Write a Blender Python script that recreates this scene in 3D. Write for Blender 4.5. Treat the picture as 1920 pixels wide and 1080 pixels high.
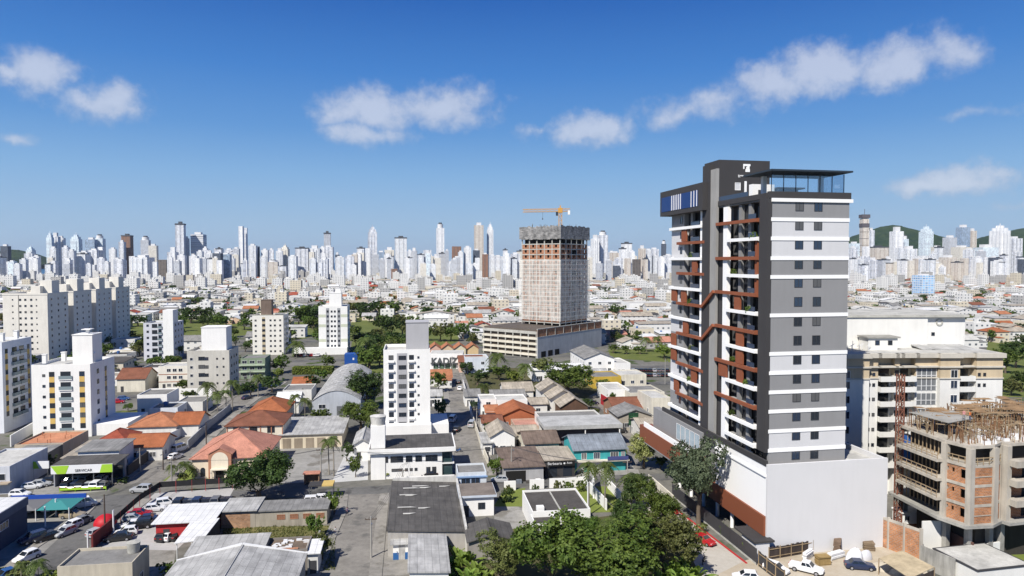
import bpy, math, random
from mathutils import Vector, Matrix
rad = math.radians
RN = random.Random(11)
for o in list(bpy.data.objects): bpy.data.objects.remove(o)
SC = bpy.context.scene
COL = SC.collection
# ------------------------------------------------------------------ camera
CAM_H, FPX, PITCH = 48.0, 1300.0, rad(2.2)
cd = bpy.data.cameras.new("camera"); cam = bpy.data.objects.new("camera", cd); COL.objects.link(cam)
cam.location = (0, 0, CAM_H); cam.rotation_euler = (rad(90) - PITCH, 0, 0)
cd.sensor_width = 36.0; cd.lens = 36.0 * FPX / 1920.0; cd.clip_start = 0.5; cd.clip_end = 60000
SC.camera = cam
cP, sP = math.cos(PITCH), math.sin(PITCH)
# ------------------------------------------------------------------ sun, sky, exposure
SUN_EL = rad(47); SUN_H = Vector((-0.54, -0.84)).normalized()      # horizontal direction TO the sun
sl = bpy.data.lights.new("sun", 'SUN'); sl.energy = 4.9; sl.angle = rad(0.53); sl.color = (1, 0.955, 0.88)
sun = bpy.data.objects.new("sun", sl); COL.objects.link(sun)
sun.rotation_euler = Vector((SUN_H.x * math.cos(SUN_EL), SUN_H.y * math.cos(SUN_EL), math.sin(SUN_EL))).to_track_quat('Z', 'Y').to_euler()
sun.location = (-200, -100, 300)
SC.view_settings.view_transform = 'Standard'; SC.view_settings.look = 'None'
SC.view_settings.exposure = 0.42; SC.view_settings.gamma = 1.0
SC.cycles.max_bounces = 5; SC.cycles.diffuse_bounces = 2; SC.cycles.glossy_bounces = 2
SC.cycles.transmission_bounces = 3; SC.cycles.transparent_max_bounces = 8; SC.cycles.volume_bounces = 0
SC.cycles.caustics_reflective = False; SC.cycles.caustics_refractive = False
W = bpy.data.worlds.new("World"); SC.world = W; W.use_nodes = True

class NT:
    def __init__(s, tree): s.t = tree; s.t.nodes.clear()
    def n(s, typ, ins=None, **kw):
        nd = s.t.nodes.new(typ)
        for k, v in kw.items(): setattr(nd, k, v)
        for k, v in (ins or {}).items():
            sk = nd.inputs[k]
            if isinstance(v, bpy.types.NodeSocket): s.t.links.new(v, sk)
            elif isinstance(v, bpy.types.Node): s.t.links.new(v.outputs[0], sk)
            else: sk.default_value = v
        return nd
    def m(s, op, a, b=0.0, c=0.0, clamp=False):
        nd = s.n('ShaderNodeMath', {0: a, 1: b, 2: c}, operation=op); nd.use_clamp = clamp; return nd.outputs[0]
    def vm(s, op, a, b=(0, 0, 0)):
        nd = s.n('ShaderNodeVectorMath', {0: a, 1: b}, operation=op)
        return nd.outputs['Value'] if op in ('LENGTH', 'DOT_PRODUCT') else nd.outputs[0]
    def mr(s, v, a, b, c=0.0, d=1.0, smooth=False):
        nd = s.n('ShaderNodeMapRange', {0: v, 1: a, 2: b, 3: c, 4: d}); nd.clamp = True
        if smooth: nd.interpolation_type = 'SMOOTHSTEP'
        return nd.outputs[0]
    def mix(s, f, a, b, mode='MIX'):
        nd = s.n('ShaderNodeMix', data_type='RGBA', blend_type=mode)
        for i, v in ((0, f), (6, a), (7, b)):
            if isinstance(v, bpy.types.NodeSocket): s.t.links.new(v, nd.inputs[i])
            else: nd.inputs[i].default_value = (*v, 1) if isinstance(v, tuple) and len(v) == 3 else v
        return nd.outputs[2]
    def noise(s, vec, scale, detail=3, rough=.55):
        return s.n('ShaderNodeTexNoise', {'Vector': vec, 'Scale': scale, 'Detail': detail, 'Roughness': rough}).outputs[0]

def lin(r, g, b):
    f = lambda c: (c / 255) / 12.92 if c / 255 <= .04045 else ((c / 255 + .055) / 1.055) ** 2.4
    return (f(r), f(g), f(b))
def build_world():
    t = NT(W.node_tree)
    sky = t.n('ShaderNodeTexSky', sky_type='NISHITA'); sky.sun_disc = False
    sky.sun_elevation = SUN_EL; sky.sun_rotation = math.atan2(SUN_H.x, SUN_H.y)
    sky.altitude = 50; sky.air_density = 1.0; sky.dust_density = 0.35; sky.ozone_density = 2.6
    co = t.n('ShaderNodeTexCoord').outputs['Generated']
    sp = t.n('ShaderNodeSeparateXYZ', {0: co})
    az = t.m('ARCTAN2', sp.outputs[0], sp.outputs[1]); el = t.m('ARCSINE', sp.outputs[2])
    # clear-day gradient over the physical sky: pale blue at the horizon, deep blue overhead
    rp = t.n('ShaderNodeValToRGB', {0: t.m('DIVIDE', el, math.pi / 2)}); cr = rp.color_ramp
    stops = [(0.0, (180, 208, 236)), (.035, (163, 198, 232)), (.075, (137, 184, 231)), (.115, (100, 158, 222)), (.165, (68, 134, 212)), (.235, (32, 98, 186)), (.45, (20, 72, 150)), (1.0, (20, 62, 130))]
    while len(cr.elements) < len(stops): cr.elements.new(.5)
    for e_, (p_, c_) in zip(cr.elements, stops): e_.position = p_; e_.color = (*lin(*c_), 1)
    grad = t.vm('MULTIPLY', rp.outputs[0], (7.0, 7.0, 7.0))
    hsv = t.mix(.965, sky.outputs[0], grad)
    p = t.n('ShaderNodeCombineXYZ', {0: az, 1: el}).outputs[0]
    nz = t.n('ShaderNodeTexNoise', {'Vector': p, 'Scale': 9.0, 'Detail': 8, 'Roughness': .62}).outputs[1]
    warp = t.vm('MULTIPLY', t.vm('SUBTRACT', nz, (.5, .5, .5)), (.12, .07, 0))
    q = t.vm('ADD', p, warp)
    def adir(px, py):
        x, y = (px - 960) / FPX, (540 - py) / FPX
        v = Vector((x, cP + y * sP, -sP + y * cP)).normalized()
        return math.atan2(v.x, v.y), math.asin(v.z)
    blobs = [(75, 128, 84, 48, 1), (22, 140, 46, 26, .9), (205, 188, 78, 44, .85), (0, 248, 46, 12, .5),
             (700, 205, 95, 50, .95), (690, 258, 80, 24, .75), (815, 200, 118, 46, .85), (640, 215, 40, 30, .6),
             (1105, 242, 86, 36, 1), (1005, 244, 32, 15, .5), (1290, 205, 110, 34, .62), (1345, 185, 60, 28, .6),
             (1450, 165, 84, 46, .95), (1545, 132, 112, 52, 1), (1665, 108, 116, 48, .92), (1780, 90, 92, 42, .75),
             (1800, 340, 120, 32, 1), (1740, 352, 90, 22, .85), (1890, 330, 40, 20, .6), (1830, 210, 100, 13, .35), (1910, 383, 40, 10, .4)]
    acc = None
    for px, py, rx, ry, s in blobs:
        a, e = adir(px, py); a2, _ = adir(px + rx, py); _, e2 = adir(px, py - ry)
        d = t.vm('LENGTH', t.vm('MULTIPLY', t.vm('SUBTRACT', q, (a, e, 0)), (.80 / abs(a2 - a), .80 / abs(e2 - e), 0)))
        w = t.m('MULTIPLY', t.m('SUBTRACT', 1.0, d), s)
        acc = w if acc is None else t.m('SMOOTH_MAX', acc, w, .12)
    fine = t.noise(p, 34.0, 6, .62)
    dens = t.m('ADD', t.m('MULTIPLY', acc, 1.7), t.m('MULTIPLY', t.m('SUBTRACT', fine, .5), 1.7))
    mask = t.m('MULTIPLY', t.mr(dens, -.02, 1.15, 0, 1, True), .62)
    tone = t.mr(t.m('ADD', dens, t.m('MULTIPLY', t.noise(p, 22, 4), .8)), .1, 1.7, 0, 1)
    ccol = t.mix(tone, (3.0, 3.35, 4.3), (5.6, 5.8, 6.4))
    fin = t.mix(mask, hsv, ccol)
    bg = t.n('ShaderNodeBackground', {'Color': fin, 'Strength': 0.10})
    t.n('ShaderNodeOutputWorld', {'Surface': bg})
build_world()

# ------------------------------------------------------------------ projection helpers (picture -> real ground)
def ray(px, py):
    x, y = (px - 960) / FPX, (540 - py) / FPX
    return Vector((x, cP + y * sP, -sP + y * cP))
def G(px, py, z=0.0):
    d = ray(px, py); t = (z - CAM_H) / d.z
    return Vector((d.x * t, d.y * t, z))
def AT(px, py, Y):
    d = ray(px, py); t = Y / d.y
    return Vector((d.x * t, Y, CAM_H + d.z * t))
def zat(P, py):
    y = (540 - py) / FPX
    return CAM_H + P.y * (-sP + y * cP) / (cP + y * sP)
def proj(P):
    d = Vector(P) - Vector((0, 0, CAM_H))
    f = d.y * cP - d.z * sP; u = d.y * sP + d.z * cP
    return 960 + FPX * d.x / f, 540 - FPX * u / f

# ------------------------------------------------------------------ materials
MATS = {}
def pr_mat(name, fn):
    if name in MATS: return MATS[name]
    m = bpy.data.materials.new(name); m.use_nodes = True
    t = NT(m.node_tree); fn(t, m); MATS[name] = m
    return m
def surf(t, col, rough=.8, spec=.3, normal=None, metal=0.0, **kw):
    ins = {'Base Color': col if isinstance(col, bpy.types.NodeSocket) else (*col, 1), 'Roughness': rough, 'Specular IOR Level': spec, 'Metallic': metal}
    if normal is not None: ins['Normal'] = normal
    ins.update(kw)
    b = t.n('ShaderNodeBsdfPrincipled', ins)
    t.n('ShaderNodeOutputMaterial', {'Surface': b}); return b
def bump(t, h, dist=.05, strength=.6): return t.n('ShaderNodeBump', {'Height': h, 'Distance': dist, 'Strength': strength}).outputs[0]
def wpos(t): return t.n('ShaderNodeNewGeometry').outputs['Position']
def opos(t): return t.n('ShaderNodeTexCoord').outputs['Object']
def sc(c, k): return tuple(min(1, x * k) for x in c)

def wall(c, dirt=.16, key=None, rough=.85):
    def f(t, m):
        p = wpos(t)
        n1 = t.noise(p, .22, 4); n2 = t.noise(t.vm('MULTIPLY', p, (1, 1, .12)), 1.1, 4, .65)
        k = t.mr(t.m('ADD', t.m('MULTIPLY', n1, .5), t.m('MULTIPLY', n2, .5)), .36, .62, 1 - dirt * 1.6, 1.0)
        col = t.mix(1.0, c, t.n('ShaderNodeCombineColor', {0: k, 1: t.m('MULTIPLY', k, .992), 2: t.m('MULTIPLY', k, .975)}).outputs[0], 'MULTIPLY')
        surf(t, col, rough, .25, bump(t, t.noise(p, 6, 3), .02, .25))
    return pr_mat("wall_%s" % (key or "%02x%02x%02x_%d" % (*[int(v * 255) for v in c], int(dirt * 100))), f)
def roofsheet(c, key=None, panel=1.1, contrast=.35, dirt=.3):
    """fibre-cement or metal sheets: rows of panels, each a little different, with lap lines and corrugation"""
    def f(t, m):
        p = opos(t)
        br = t.n('ShaderNodeTexBrick', {'Vector': p, 'Scale': 1.0, 'Color1': (*sc(c, 1 + contrast * .3), 1), 'Color2': (*sc(c, 1 - contrast * .35), 1), 'Mortar': (*sc(c, .55), 1),
                 'Mortar Size': .035, 'Mortar Smooth': .3, 'Bias': 0.1, 'Brick Width': panel, 'Row Height': 2.4}); br.offset = .0
        n = t.noise(wpos(t), .35, 5, .62); n2 = t.noise(t.vm('MULTIPLY', p, (1.6, .25, 1)), 1.0, 4, .6)
        k = t.mr(t.m('ADD', t.m('MULTIPLY', n, .6), t.m('MULTIPLY', n2, .4)), .33, .66, 1 - dirt * 1.5, 1 + dirt * .35)
        col = t.mix(1.0, br.outputs[0], t.n('ShaderNodeCombineColor', {0: k, 1: k, 2: k}).outputs[0], 'MULTIPLY')
        wv = t.n('ShaderNodeTexWave', {'Vector': p, 'Scale': 1.8, 'Distortion': 0, 'Detail': 0}, bands_direction='X').outputs[1]
        surf(t, col, .8, .25, bump(t, wv, .05, .5))
    return pr_mat("sheet_%s" % (key or "%02x%02x%02x" % tuple(int(v * 255) for v in c)), f)
def tiles(c, key=None):
    def f(t, m):
        p = opos(t)
        n = t.noise(wpos(t), .5, 5, .65); n2 = t.noise(p, 4.5, 2)
        k = t.mr(t.m('ADD', t.m('MULTIPLY', n, .6), t.m('MULTIPLY', n2, .4)), .32, .68, .55, 1.18)
        col = t.mix(1.0, c, t.n('ShaderNodeCombineColor', {0: k, 1: k, 2: k}).outputs[0], 'MULTIPLY')
        w1 = t.n('ShaderNodeTexWave', {'Vector': p, 'Scale': 1.1, 'Distortion': .4, 'Detail': 0}, bands_direction='X').outputs[1]
        w2 = t.n('ShaderNodeTexWave', {'Vector': p, 'Scale': .9, 'Distortion': .4, 'Detail': 0}, bands_direction='Y').outputs[1]
        surf(t, col, .85, .2, bump(t, t.m('ADD', w1, w2), .06, .6))
    return pr_mat("tile_%s" % (key or "%02x%02x%02x" % tuple(int(v * 255) for v in c)), f)
def flatroof(c, key=None):
    def f(t, m):
        p = wpos(t)
        n = t.noise(p, .25, 6, .65); n2 = t.noise(p, 1.7, 4, .7)
        k = t.mr(t.m('ADD', t.m('MULTIPLY', n, .65), t.m('MULTIPLY', n2, .35)), .34, .64, .62, 1.15)
        col = t.mix(1.0, c, t.n('ShaderNodeCombineColor', {0: k, 1: k, 2: t.m('MULTIPLY', k, .97)}).outputs[0], 'MULTIPLY')
        surf(t, col, .9, .2)
    return pr_mat("flat_%s" % (key or "%02x%02x%02x" % tuple(int(v * 255) for v in c)), f)
def brick(c, mortar=(.30, .27, .24), key='brick', sc_=1.0):
    def f(t, m):
        uv = t.n('ShaderNodeTexCoord').outputs['UV']
        br = t.n('ShaderNodeTexBrick', {'Vector': uv, 'Scale': sc_, 'Color1': (*sc(c, 1.12), 1), 'Color2': (*sc(c, .72), 1), 'Mortar': (*mortar, 1),
                 'Mortar Size': .022, 'Brick Width': .42, 'Row Height': .24})
        n = t.noise(wpos(t), .55, 5, .6); k = t.mr(n, .35, .65, .72, 1.12)
        col = t.mix(1.0, br.outputs[0], t.n('ShaderNodeCombineColor', {0: k, 1: k, 2: k}).outputs[0], 'MULTIPLY')
        surf(t, col, .9, .2)
    return pr_mat("brick_" + key, f)
def plain(key, c, rough=.6, spec=.4, metal=0.0):
    return pr_mat(key, lambda t, m: surf(t, c, rough, spec, None, metal))
def facade(key, c, win=(.05, .065, .09), bay=3.4, wfrac=.55, hfrac=.5, fl=3.0, strip=0, stripc=(.2, .22, .26), rough=.8, dirt=.06):
    """far buildings: rows of windows in metres of the UV map; strip = every n-th bay is a dark or pale vertical band"""
    def f(t, m):
        uv = t.n('ShaderNodeTexCoord').outputs['UV']; s = t.n('ShaderNodeSeparateXYZ', {0: uv})
        u, v = s.outputs[0], s.outputs[1]
        bu = t.m('DIVIDE', u, bay); bv = t.m('DIVIDE', v, fl)
        fu = t.m('FRACT', bu); fv = t.m('FRACT', bv)
        a = t.m('MULTIPLY', t.m('GREATER_THAN', fu, (1 - wfrac) / 2), t.m('LESS_THAN', fu, (1 + wfrac) / 2))
        b = t.m('MULTIPLY', t.m('GREATER_THAN', fv, .28), t.m('LESS_THAN', fv, .28 + hfrac))
        w = t.m('MULTIPLY', a, b)
        cell = t.n('ShaderNodeCombineXYZ', {0: t.m('FLOOR', bu), 1: t.m('FLOOR', bv)}).outputs[0]
        rnd = t.n('ShaderNodeTexWhiteNoise', {'Vector': cell}).outputs[0]
        wc = t.mix(rnd, win, sc(win, 2.6))
        n = t.noise(wpos(t), .012, 3); k = t.mr(n, .35, .65, 1 - dirt, 1.0)
        base = t.mix(1.0, c, t.n('ShaderNodeCombineColor', {0: k, 1: k, 2: k}).outputs[0], 'MULTIPLY')
        if strip:
            st = t.m('LESS_THAN', t.m('FRACT', t.m('DIVIDE', bu, strip)), .999 / strip)
            base = t.mix(t.m('MULTIPLY', st, .75), base, stripc)
        col = t.mix(w, base, wc)
        surf(t, col, rough, .3)
    return pr_mat("facade_" + key, f)
def leaf(key, c, c2, trans=.25):
    def f(t, m):
        p = wpos(t)
        n = t.noise(p, .45, 3, .6); n2 = t.noise(p, 3.0, 2)
        oi = t.n('ShaderNodeObjectInfo').outputs['Random']
        k = t.mr(t.m('ADD', t.m('MULTIPLY', n, .6), t.m('MULTIPLY', n2, .4)), .36, .64)
        col = t.mix(k, c, c2)
        col = t.n('ShaderNodeHueSaturation', {'Hue': t.mr(oi, 0, 1, .488, .512), 'Saturation': 1.0, 'Value': t.mr(oi, 0, 1, .8, 1.2), 'Color': col}).outputs[0]
        d = t.n('ShaderNodeBsdfPrincipled', {'Base Color': col, 'Roughness': .6, 'Specular IOR Level': .25})
        tr = t.n('ShaderNodeBsdfTranslucent', {'Color': t.mix(1.0, col, (1.2, 1.25, .6), 'MULTIPLY')})
        mx = t.n('ShaderNodeMixShader', {0: trans, 1: d.outputs[0], 2: tr.outputs[0]})
        t.n('ShaderNodeOutputMaterial', {'Surface': mx})
    return pr_mat("leaf_" + key, f)
def ground_mat(key, c1, c2, scale=.05, fine=1.2, rough=.92, c3=None):
    def f(t, m):
        p = wpos(t)
        n = t.noise(p, scale, 6, .62); n2 = t.noise(p, fine, 5, .65)
        k = t.mr(t.m('ADD', t.m('MULTIPLY', n, .6), t.m('MULTIPLY', n2, .4)), .36, .64)
        col = t.mix(k, c1, c2)
        if c3: col = t.mix(t.mr(t.noise(p, scale * 2.3, 5, .6), .55, .62), col, c3)
        surf(t, col, rough, .2)
    return pr_mat("ground_" + key, f)
WHITE = wall((.80, .795, .78), .06); WHITE2 = wall((.72, .71, .68), .15); CREAM = wall((.70, .66, .56), .2)
GLASS = plain("window_glass", (.018, .024, .034), .06, .8)
GLASSB = plain("blue_glass", (.008, .034, .15), .3, .25)
GLASS2 = plain('window_curtain', (.10, .10, .10), .35, .5); GLASS3 = plain('window_blue', (.02, .035, .065), .05, .8)
FRAMEW = plain("white_frame", (.7, .7, .7), .5); FRAMED = plain("dark_frame", (.05, .05, .055), .5)
DARK = wall((.052, .050, .052), .12); DARKROOM = plain("dark_interior", (.02, .019, .018), .9, .1)
CONC = flatroof((.34, .33, .31)); CONCL = flatroof((.46, .45, .42)); STEEL = plain("steel", (.25, .26, .27), .4, .5, .6)
WOODT = wall((.40, .30, .19), .3, "timber"); BRICK = brick((.44, .17, .07))
S_GREY = roofsheet((.26, .255, .245)); S_DARK = roofsheet((.115, .108, .10)); S_LIGHT = roofsheet((.45, .445, .43)); S_WHITE = roofsheet((.70, .70, .69), dirt=.12, contrast=.1)
S_BEIGE = roofsheet((.42, .37, .30)); S_BROWN = roofsheet((.20, .15, .12)); S_BLUE = roofsheet((.23, .26, .30))
T_OR = tiles((.36, .125, .055)); T_OR2 = tiles((.42, .175, .09)); T_BR = tiles((.22, .09, .055)); T_SAL = tiles((.52, .24, .17)); T_RED = tiles((.34, .085, .05))
F_GREY = flatroof((.22, .215, .21)); F_DARK = flatroof((.085, .078, .075)); F_LIGHT = flatroof((.50, .49, .47)); F_SAL = flatroof((.52, .23, .13)); F_PINK = flatroof((.46, .24, .19))

# ------------------------------------------------------------------ mesh builder
class MB:
    def __init__(s): s.v = []; s.f = []; s.m = []; s.uv = []; s.sm = []
    def face(s, pts, mi=0, uv=None, smooth=False):
        i = len(s.v); s.v += [tuple(p) for p in pts]; n = len(pts); s.f.append(tuple(range(i, i + n))); s.m.append(mi); s.sm.append(smooth)
        if uv is None:
            a, b, c = Vector(pts[0]), Vector(pts[1]), Vector(pts[2])
            nr = (b - a).cross(c - a)
            if abs(nr.z) > .7 * nr.length: uv = [(p[0], p[1]) for p in pts]
            elif abs(nr.x) > abs(nr.y): uv = [(p[1], p[2]) for p in pts]
            else: uv = [(p[0], p[2]) for p in pts]
        s.uv += uv
    def grid(s, rows, mi=0, smooth=True, closed=False):
        """shared-vertex surface from rows of points"""
        i = len(s.v); n = len(rows[0])
        for r in rows: s.v += [tuple(p) for p in r]
        for a in range(len(rows) - 1):
            for b in range(n if closed else n - 1):
                c = (b + 1) % n
                s.f.append((i + a * n + b, i + a * n + c, i + (a + 1) * n + c, i + (a + 1) * n + b)); s.m.append(mi); s.sm.append(smooth)
                s.uv += [(b, a), (b + 1, a), (b + 1, a + 1), (b, a + 1)]
    def box(s, x0, y0, z0, x1, y1, z1, mi=0, top=None, bottom=True):
        if x0 > x1: x0, x1 = x1, x0
        if y0 > y1: y0, y1 = y1, y0
        if z0 > z1: z0, z1 = z1, z0
        s.prism([(x0, y0), (x1, y0), (x1, y1), (x0, y1)], z0, z1, mi, top, bottom)
    def prism(s, pts, z0, z1, mi=0, top=None, bottom=True):
        n = len(pts); u = 0.0
        for k in range(n):
            a, b = pts[k], pts[(k + 1) % n]; L = math.hypot(b[0] - a[0], b[1] - a[1])
            s.face([(a[0], a[1], z0), (b[0], b[1], z0), (b[0], b[1], z1), (a[0], a[1], z1)], mi, [(u, z0), (u + L, z0), (u + L, z1), (u, z1)]); u += L
        s.face([(p[0], p[1], z1) for p in pts], mi if top is None else top)
        if bottom: s.face([(p[0], p[1], z0) for p in reversed(pts)], mi)
    def cyl(s, x, y, z0, z1, r, n=12, mi=0, r2=None, cap=True):
        r2 = r if r2 is None else r2
        a = [(x + r * math.cos(2 * math.pi * k / n), y + r * math.sin(2 * math.pi * k / n), z0) for k in range(n)]
        b = [(x + r2 * math.cos(2 * math.pi * k / n), y + r2 * math.sin(2 * math.pi * k / n), z1) for k in range(n)]
        s.grid([a, b], mi, True, True)
        if cap: s.face(b, mi)
    def bar(s, p, q, w=.1, h=None, mi=0):
        p, q = Vector(p), Vector(q); d = (q - p); h = h or w
        if d.length < 1e-6: return
        d.normalize(); up = Vector((0, 0, 1)) if abs(d.z) < .95 else Vector((0, 1, 0))
        x = d.cross(up).normalized() * (w / 2); y = x.cross(d).normalized() * (h / 2)
        a = [p - x - y, p + x - y, p + x + y, p - x + y]; b = [v + (q - p) for v in a]
        for k in range(4): s.face([a[k], a[(k + 1) % 4], b[(k + 1) % 4], b[k]], mi)
        s.face(list(reversed(a)), mi); s.face(b, mi)
    def slab(s, pts, th=.14, mi=0, under=None):
        """a roof plane given by its top corners (ccw from above), with thickness"""
        lo = [(p[0], p[1], p[2] - th) for p in pts]; n = len(pts)
        s.face(pts, mi); s.face(list(reversed(lo)), mi if under is None else under)
        for k in range(n): s.face([lo[k], lo[(k + 1) % n], pts[(k + 1) % n], pts[k]], mi)
    def mesh(s, name, mats):
        me = bpy.data.meshes.new(name); me.from_pydata(s.v, [], s.f)
        for m in mats: me.materials.append(m)
        me.polygons.foreach_set('material_index', s.m); me.polygons.foreach_set('use_smooth', s.sm)
        ul = me.uv_layers.new(name='UVMap'); ul.data.foreach_set('uv', [c for p in s.uv for c in p])
        me.update(); return me
    def build(s, name, mats, parent=None, loc=(0, 0, 0), rz=0.0):
        if not isinstance(mats, (list, tuple)): mats = [mats]
        return put(name, s.mesh(name, mats), parent, loc, rz)
def put(name, me, parent=None, loc=(0, 0, 0), rz=0.0, scale=None):
    o = bpy.data.objects.new(name, me); COL.objects.link(o); o.location = loc; o.rotation_euler = (0, 0, rz)
    if scale is not None: o.scale = scale if isinstance(scale, (tuple, list)) else (scale,) * 3
    if parent is not None: o.parent = parent
    return o
def tag(o, label, cat, group=None, kind=None):
    if kind: o['kind'] = kind
    if label: o['label'] = label
    if cat: o['category'] = cat
    if group: o['group'] = group
    return o
def thing(name, label, cat, loc=(0, 0, 0), rz=0.0, group=None, scale=None):
    o = put(name, None, None, loc, rz, scale); return tag(o, label, cat, group)
def struct(name, mb, mats):
    o = mb.build(name, mats); o['kind'] = 'structure'; return o
FOOT = []     # occupied plots: (x, y, radius)
def reserve(x, y, r): FOOT.append((x, y, r))
# ------------------------------------------------------------------ building helpers
class Loc:
    """a building's own frame: u to the right along its front, v away along its side"""
    def __init__(s, o, rz): s.o = Vector((o.x, o.y, 0)); s.rz = rz; s.u = Vector((math.cos(rz), math.sin(rz), 0)); s.v = Vector((-math.sin(rz), math.cos(rz), 0))
    def w(s, u, v, z=0): return s.o + s.u * u + s.v * v + Vector((0, 0, z))
    def _solve(s, f, t, lo, hi):
        up = f(hi) > f(lo)
        for _ in range(50):
            mid = (lo + hi) / 2
            if (f(mid) < t) == up: lo = mid
            else: hi = mid
        return (lo + hi) / 2
    def su(s, px, v=0, z=0, lo=-60, hi=90): return s._solve(lambda u: proj(s.w(u, v, z))[0], px, lo, hi)
    def sv(s, px, u=0, z=0, lo=-20, hi=120): return s._solve(lambda v: proj(s.w(u, v, z))[0], px, lo, hi)
    def sz(s, py, u=0, v=0): return zat(s.w(u, v), py)
def span(a, bx, h, rz):
    A = G(*a, h); k = (bx - 960) / FPX; c = -(h - CAM_H) * sP
    return A, (k * (A.y * cP + c) - A.x) / (math.cos(rz) - k * math.sin(rz) * cP)
WCACHE = {}
def window(par, x, y, z, rz, w=1.3, h=1.2, fr=None, kind='two', glass=None):
    fr = fr or FRAMEW; glass = glass or RN.choice((GLASS, GLASS, GLASS, GLASS2, GLASS3)); key = (round(w, 2), round(h, 2), fr.name, kind, glass.name)
    if key not in WCACHE:
        f = MB(); t = .07
        f.box(-w / 2 - t, -.07, -t, w / 2 + t, .02, 0); f.box(-w / 2 - t, -.07, h, w / 2 + t, .02, h + t)
        f.box(-w / 2 - t, -.07, 0, -w / 2, .02, h); f.box(w / 2, -.07, 0, w / 2 + t, .02, h)
        n = {'one': 1, 'two': 2, 'three': 3, 'four': 4}[kind]
        for k in range(1, n): xx = -w / 2 + w * k / n; f.box(xx - .025, -.055, 0, xx + .025, .02, h)
        p = MB(); p.face([(-w / 2, -.018, 0), (w / 2, -.018, 0), (w / 2, -.018, h), (-w / 2, -.018, h)])
        WCACHE[key] = (f.mesh('window', [fr]), p.mesh('pane', [glass]))
    a, b = WCACHE[key]
    o = put('window', a, par, (x, y, z), rz); put('pane', b, o); return o
def face_at(face, W, D, t):
    return {'F': (t, 0, 0), 'R': (W, t, rad(90)), 'L': (0, t, rad(-90)), 'B': (t, D, rad(180))}[face]
def wins(par, W, D, face, ts, zs, w=1.2, h=1.1, fr=None, kind='two', glass=None):
    for z in zs:
        for t in ts:
            x, y, r = face_at(face, W, D, t); window(par, x, y, z, r, w, h, fr, kind, glass)
DCACHE = {}
def door(par, W, D, face, t, w=1.0, h=2.1, mat=None, z=0.0):
    mat = mat or FRAMED; k = (w, h, mat.name)
    if k not in DCACHE:
        d = MB(); d.box(-w / 2, -.06, 0, w / 2, .02, h); d.box(w * .32, -.11, h * .45, w * .38, -.06, h * .52); DCACHE[k] = d.mesh('door', [mat])
    x, y, r = face_at(face, W, D, t); return put('door', DCACHE[k], par, (x, y, z), r)
def balcony(par, W, D, face, t, z, w, dep=1.2, rail='solid', wm=None, h=1.0):
    """a projecting balcony: slab and parapet, with a dark glazed door behind it"""
    b = MB(); g = wm or WHITE
    b.box(-w / 2, -dep, -.12, w / 2, 0, .06)
    mi = 0 if rail == 'solid' else 1
    b.box(-w / 2, -dep, .06, w / 2, -dep + .1, h, mi); b.box(-w / 2, -dep + .1, .06, -w / 2 + .1, 0, h, mi); b.box(w / 2 - .1, -dep + .1, .06, w / 2, 0, h, mi)
    x, y, r = face_at(face, W, D, t)
    o = b.build('balcony', [g, plain("balcony_glass", (.20, .25, .27), .15, .6)], par, (x, y, z), r)
    d = MB(); d.box(-w * .38, -.05, .08, w * .38, .02, 2.2); d.build('balcony_door', GLASS, o); return o
def tank(par, x, y, z, r=.7, h=1.1, m=None):
    b = MB(); b.cyl(0, 0, 0, h, r * .85, 14, 0, r); b.cyl(0, 0, h, h + .22, r * 1.04, 14, 0, r * .3)
    o = b.build('water_tank', m or plain("tank_blue", (.05, .13, .33), .5), par, (x, y, z)); return o
def roof_mesh(kind, W, D, h, rh, ov, th=.16):
    b = MB(); x0, x1, y0, y1 = -ov, W + ov, -ov, D + ov; e = rh * ov / (max(.1, min(W, D) / 2))
    z = h - e * .6
    if kind == 'gx':
        m = D / 2; r = h + rh
        b.slab([(x0, y0, z), (x1, y0, z), (x1, m, r), (x0, m, r)], th); b.slab([(x0, m, r), (x1, m, r), (x1, y1, z), (x0, y1, z)], th)
        b.bar((x0, m, r + .03), (x1, m, r + .03), .3, .14)
    elif kind == 'gy':
        m = W / 2; r = h + rh
        b.slab([(x0, y0, z), (m, y0, r), (m, y1, r), (x0, y1, z)], th); b.slab([(m, y0, r), (x1, y0, z), (x1, y1, z), (m, y1, r)], th)
        b.bar((m, y0, r + .03), (m, y1, r + .03), .3, .14)
    elif kind == 'hip':
        r = h + rh; i = min(W, D) / 2 + ov
        if W >= D: p, q = (x0 + i, D / 2, r), (x1 - i, D / 2, r)
        else: p, q = (W / 2, y0 + i, r), (W / 2, y1 - i, r)
        A, B, C, E = (x0, y0, z), (x1, y0, z), (x1, y1, z), (x0, y1, z)
        if W >= D: fs = [[A, B, q, p], [B, C, q], [C, E, p, q], [E, A, p]]
        else: fs = [[A, B, p], [B, C, q, p], [C, E, q], [E, A, p, q]]
        for f in fs: b.slab(f, th)
        b.bar(p, q, .3, .16)
        for c, t in ((A, p), (E, p if W >= D else q), (B, q if W >= D else p), (C, q)): b.bar((c[0], c[1], c[2] + .02), (t[0], t[1], t[2] + .02), .24, .12)
    elif kind == 'shed': b.slab([(x0, y0, h + .02), (x1, y0, h + .02), (x1, y1, h + rh), (x0, y1, h + rh)], th)
    elif kind == 'shedr': b.slab([(x0, y0, h + rh), (x1, y0, h + .02), (x1, y1, h + .02), (x0, y1, h + rh)], th)
    elif kind == 'flat': b.box(.18, .18, h - .3, W - .18, D - .18, h - .12)
    elif kind == 'slab': b.box(-ov, -ov, h, W + ov, D + ov, h + .3)
    return b
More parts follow.
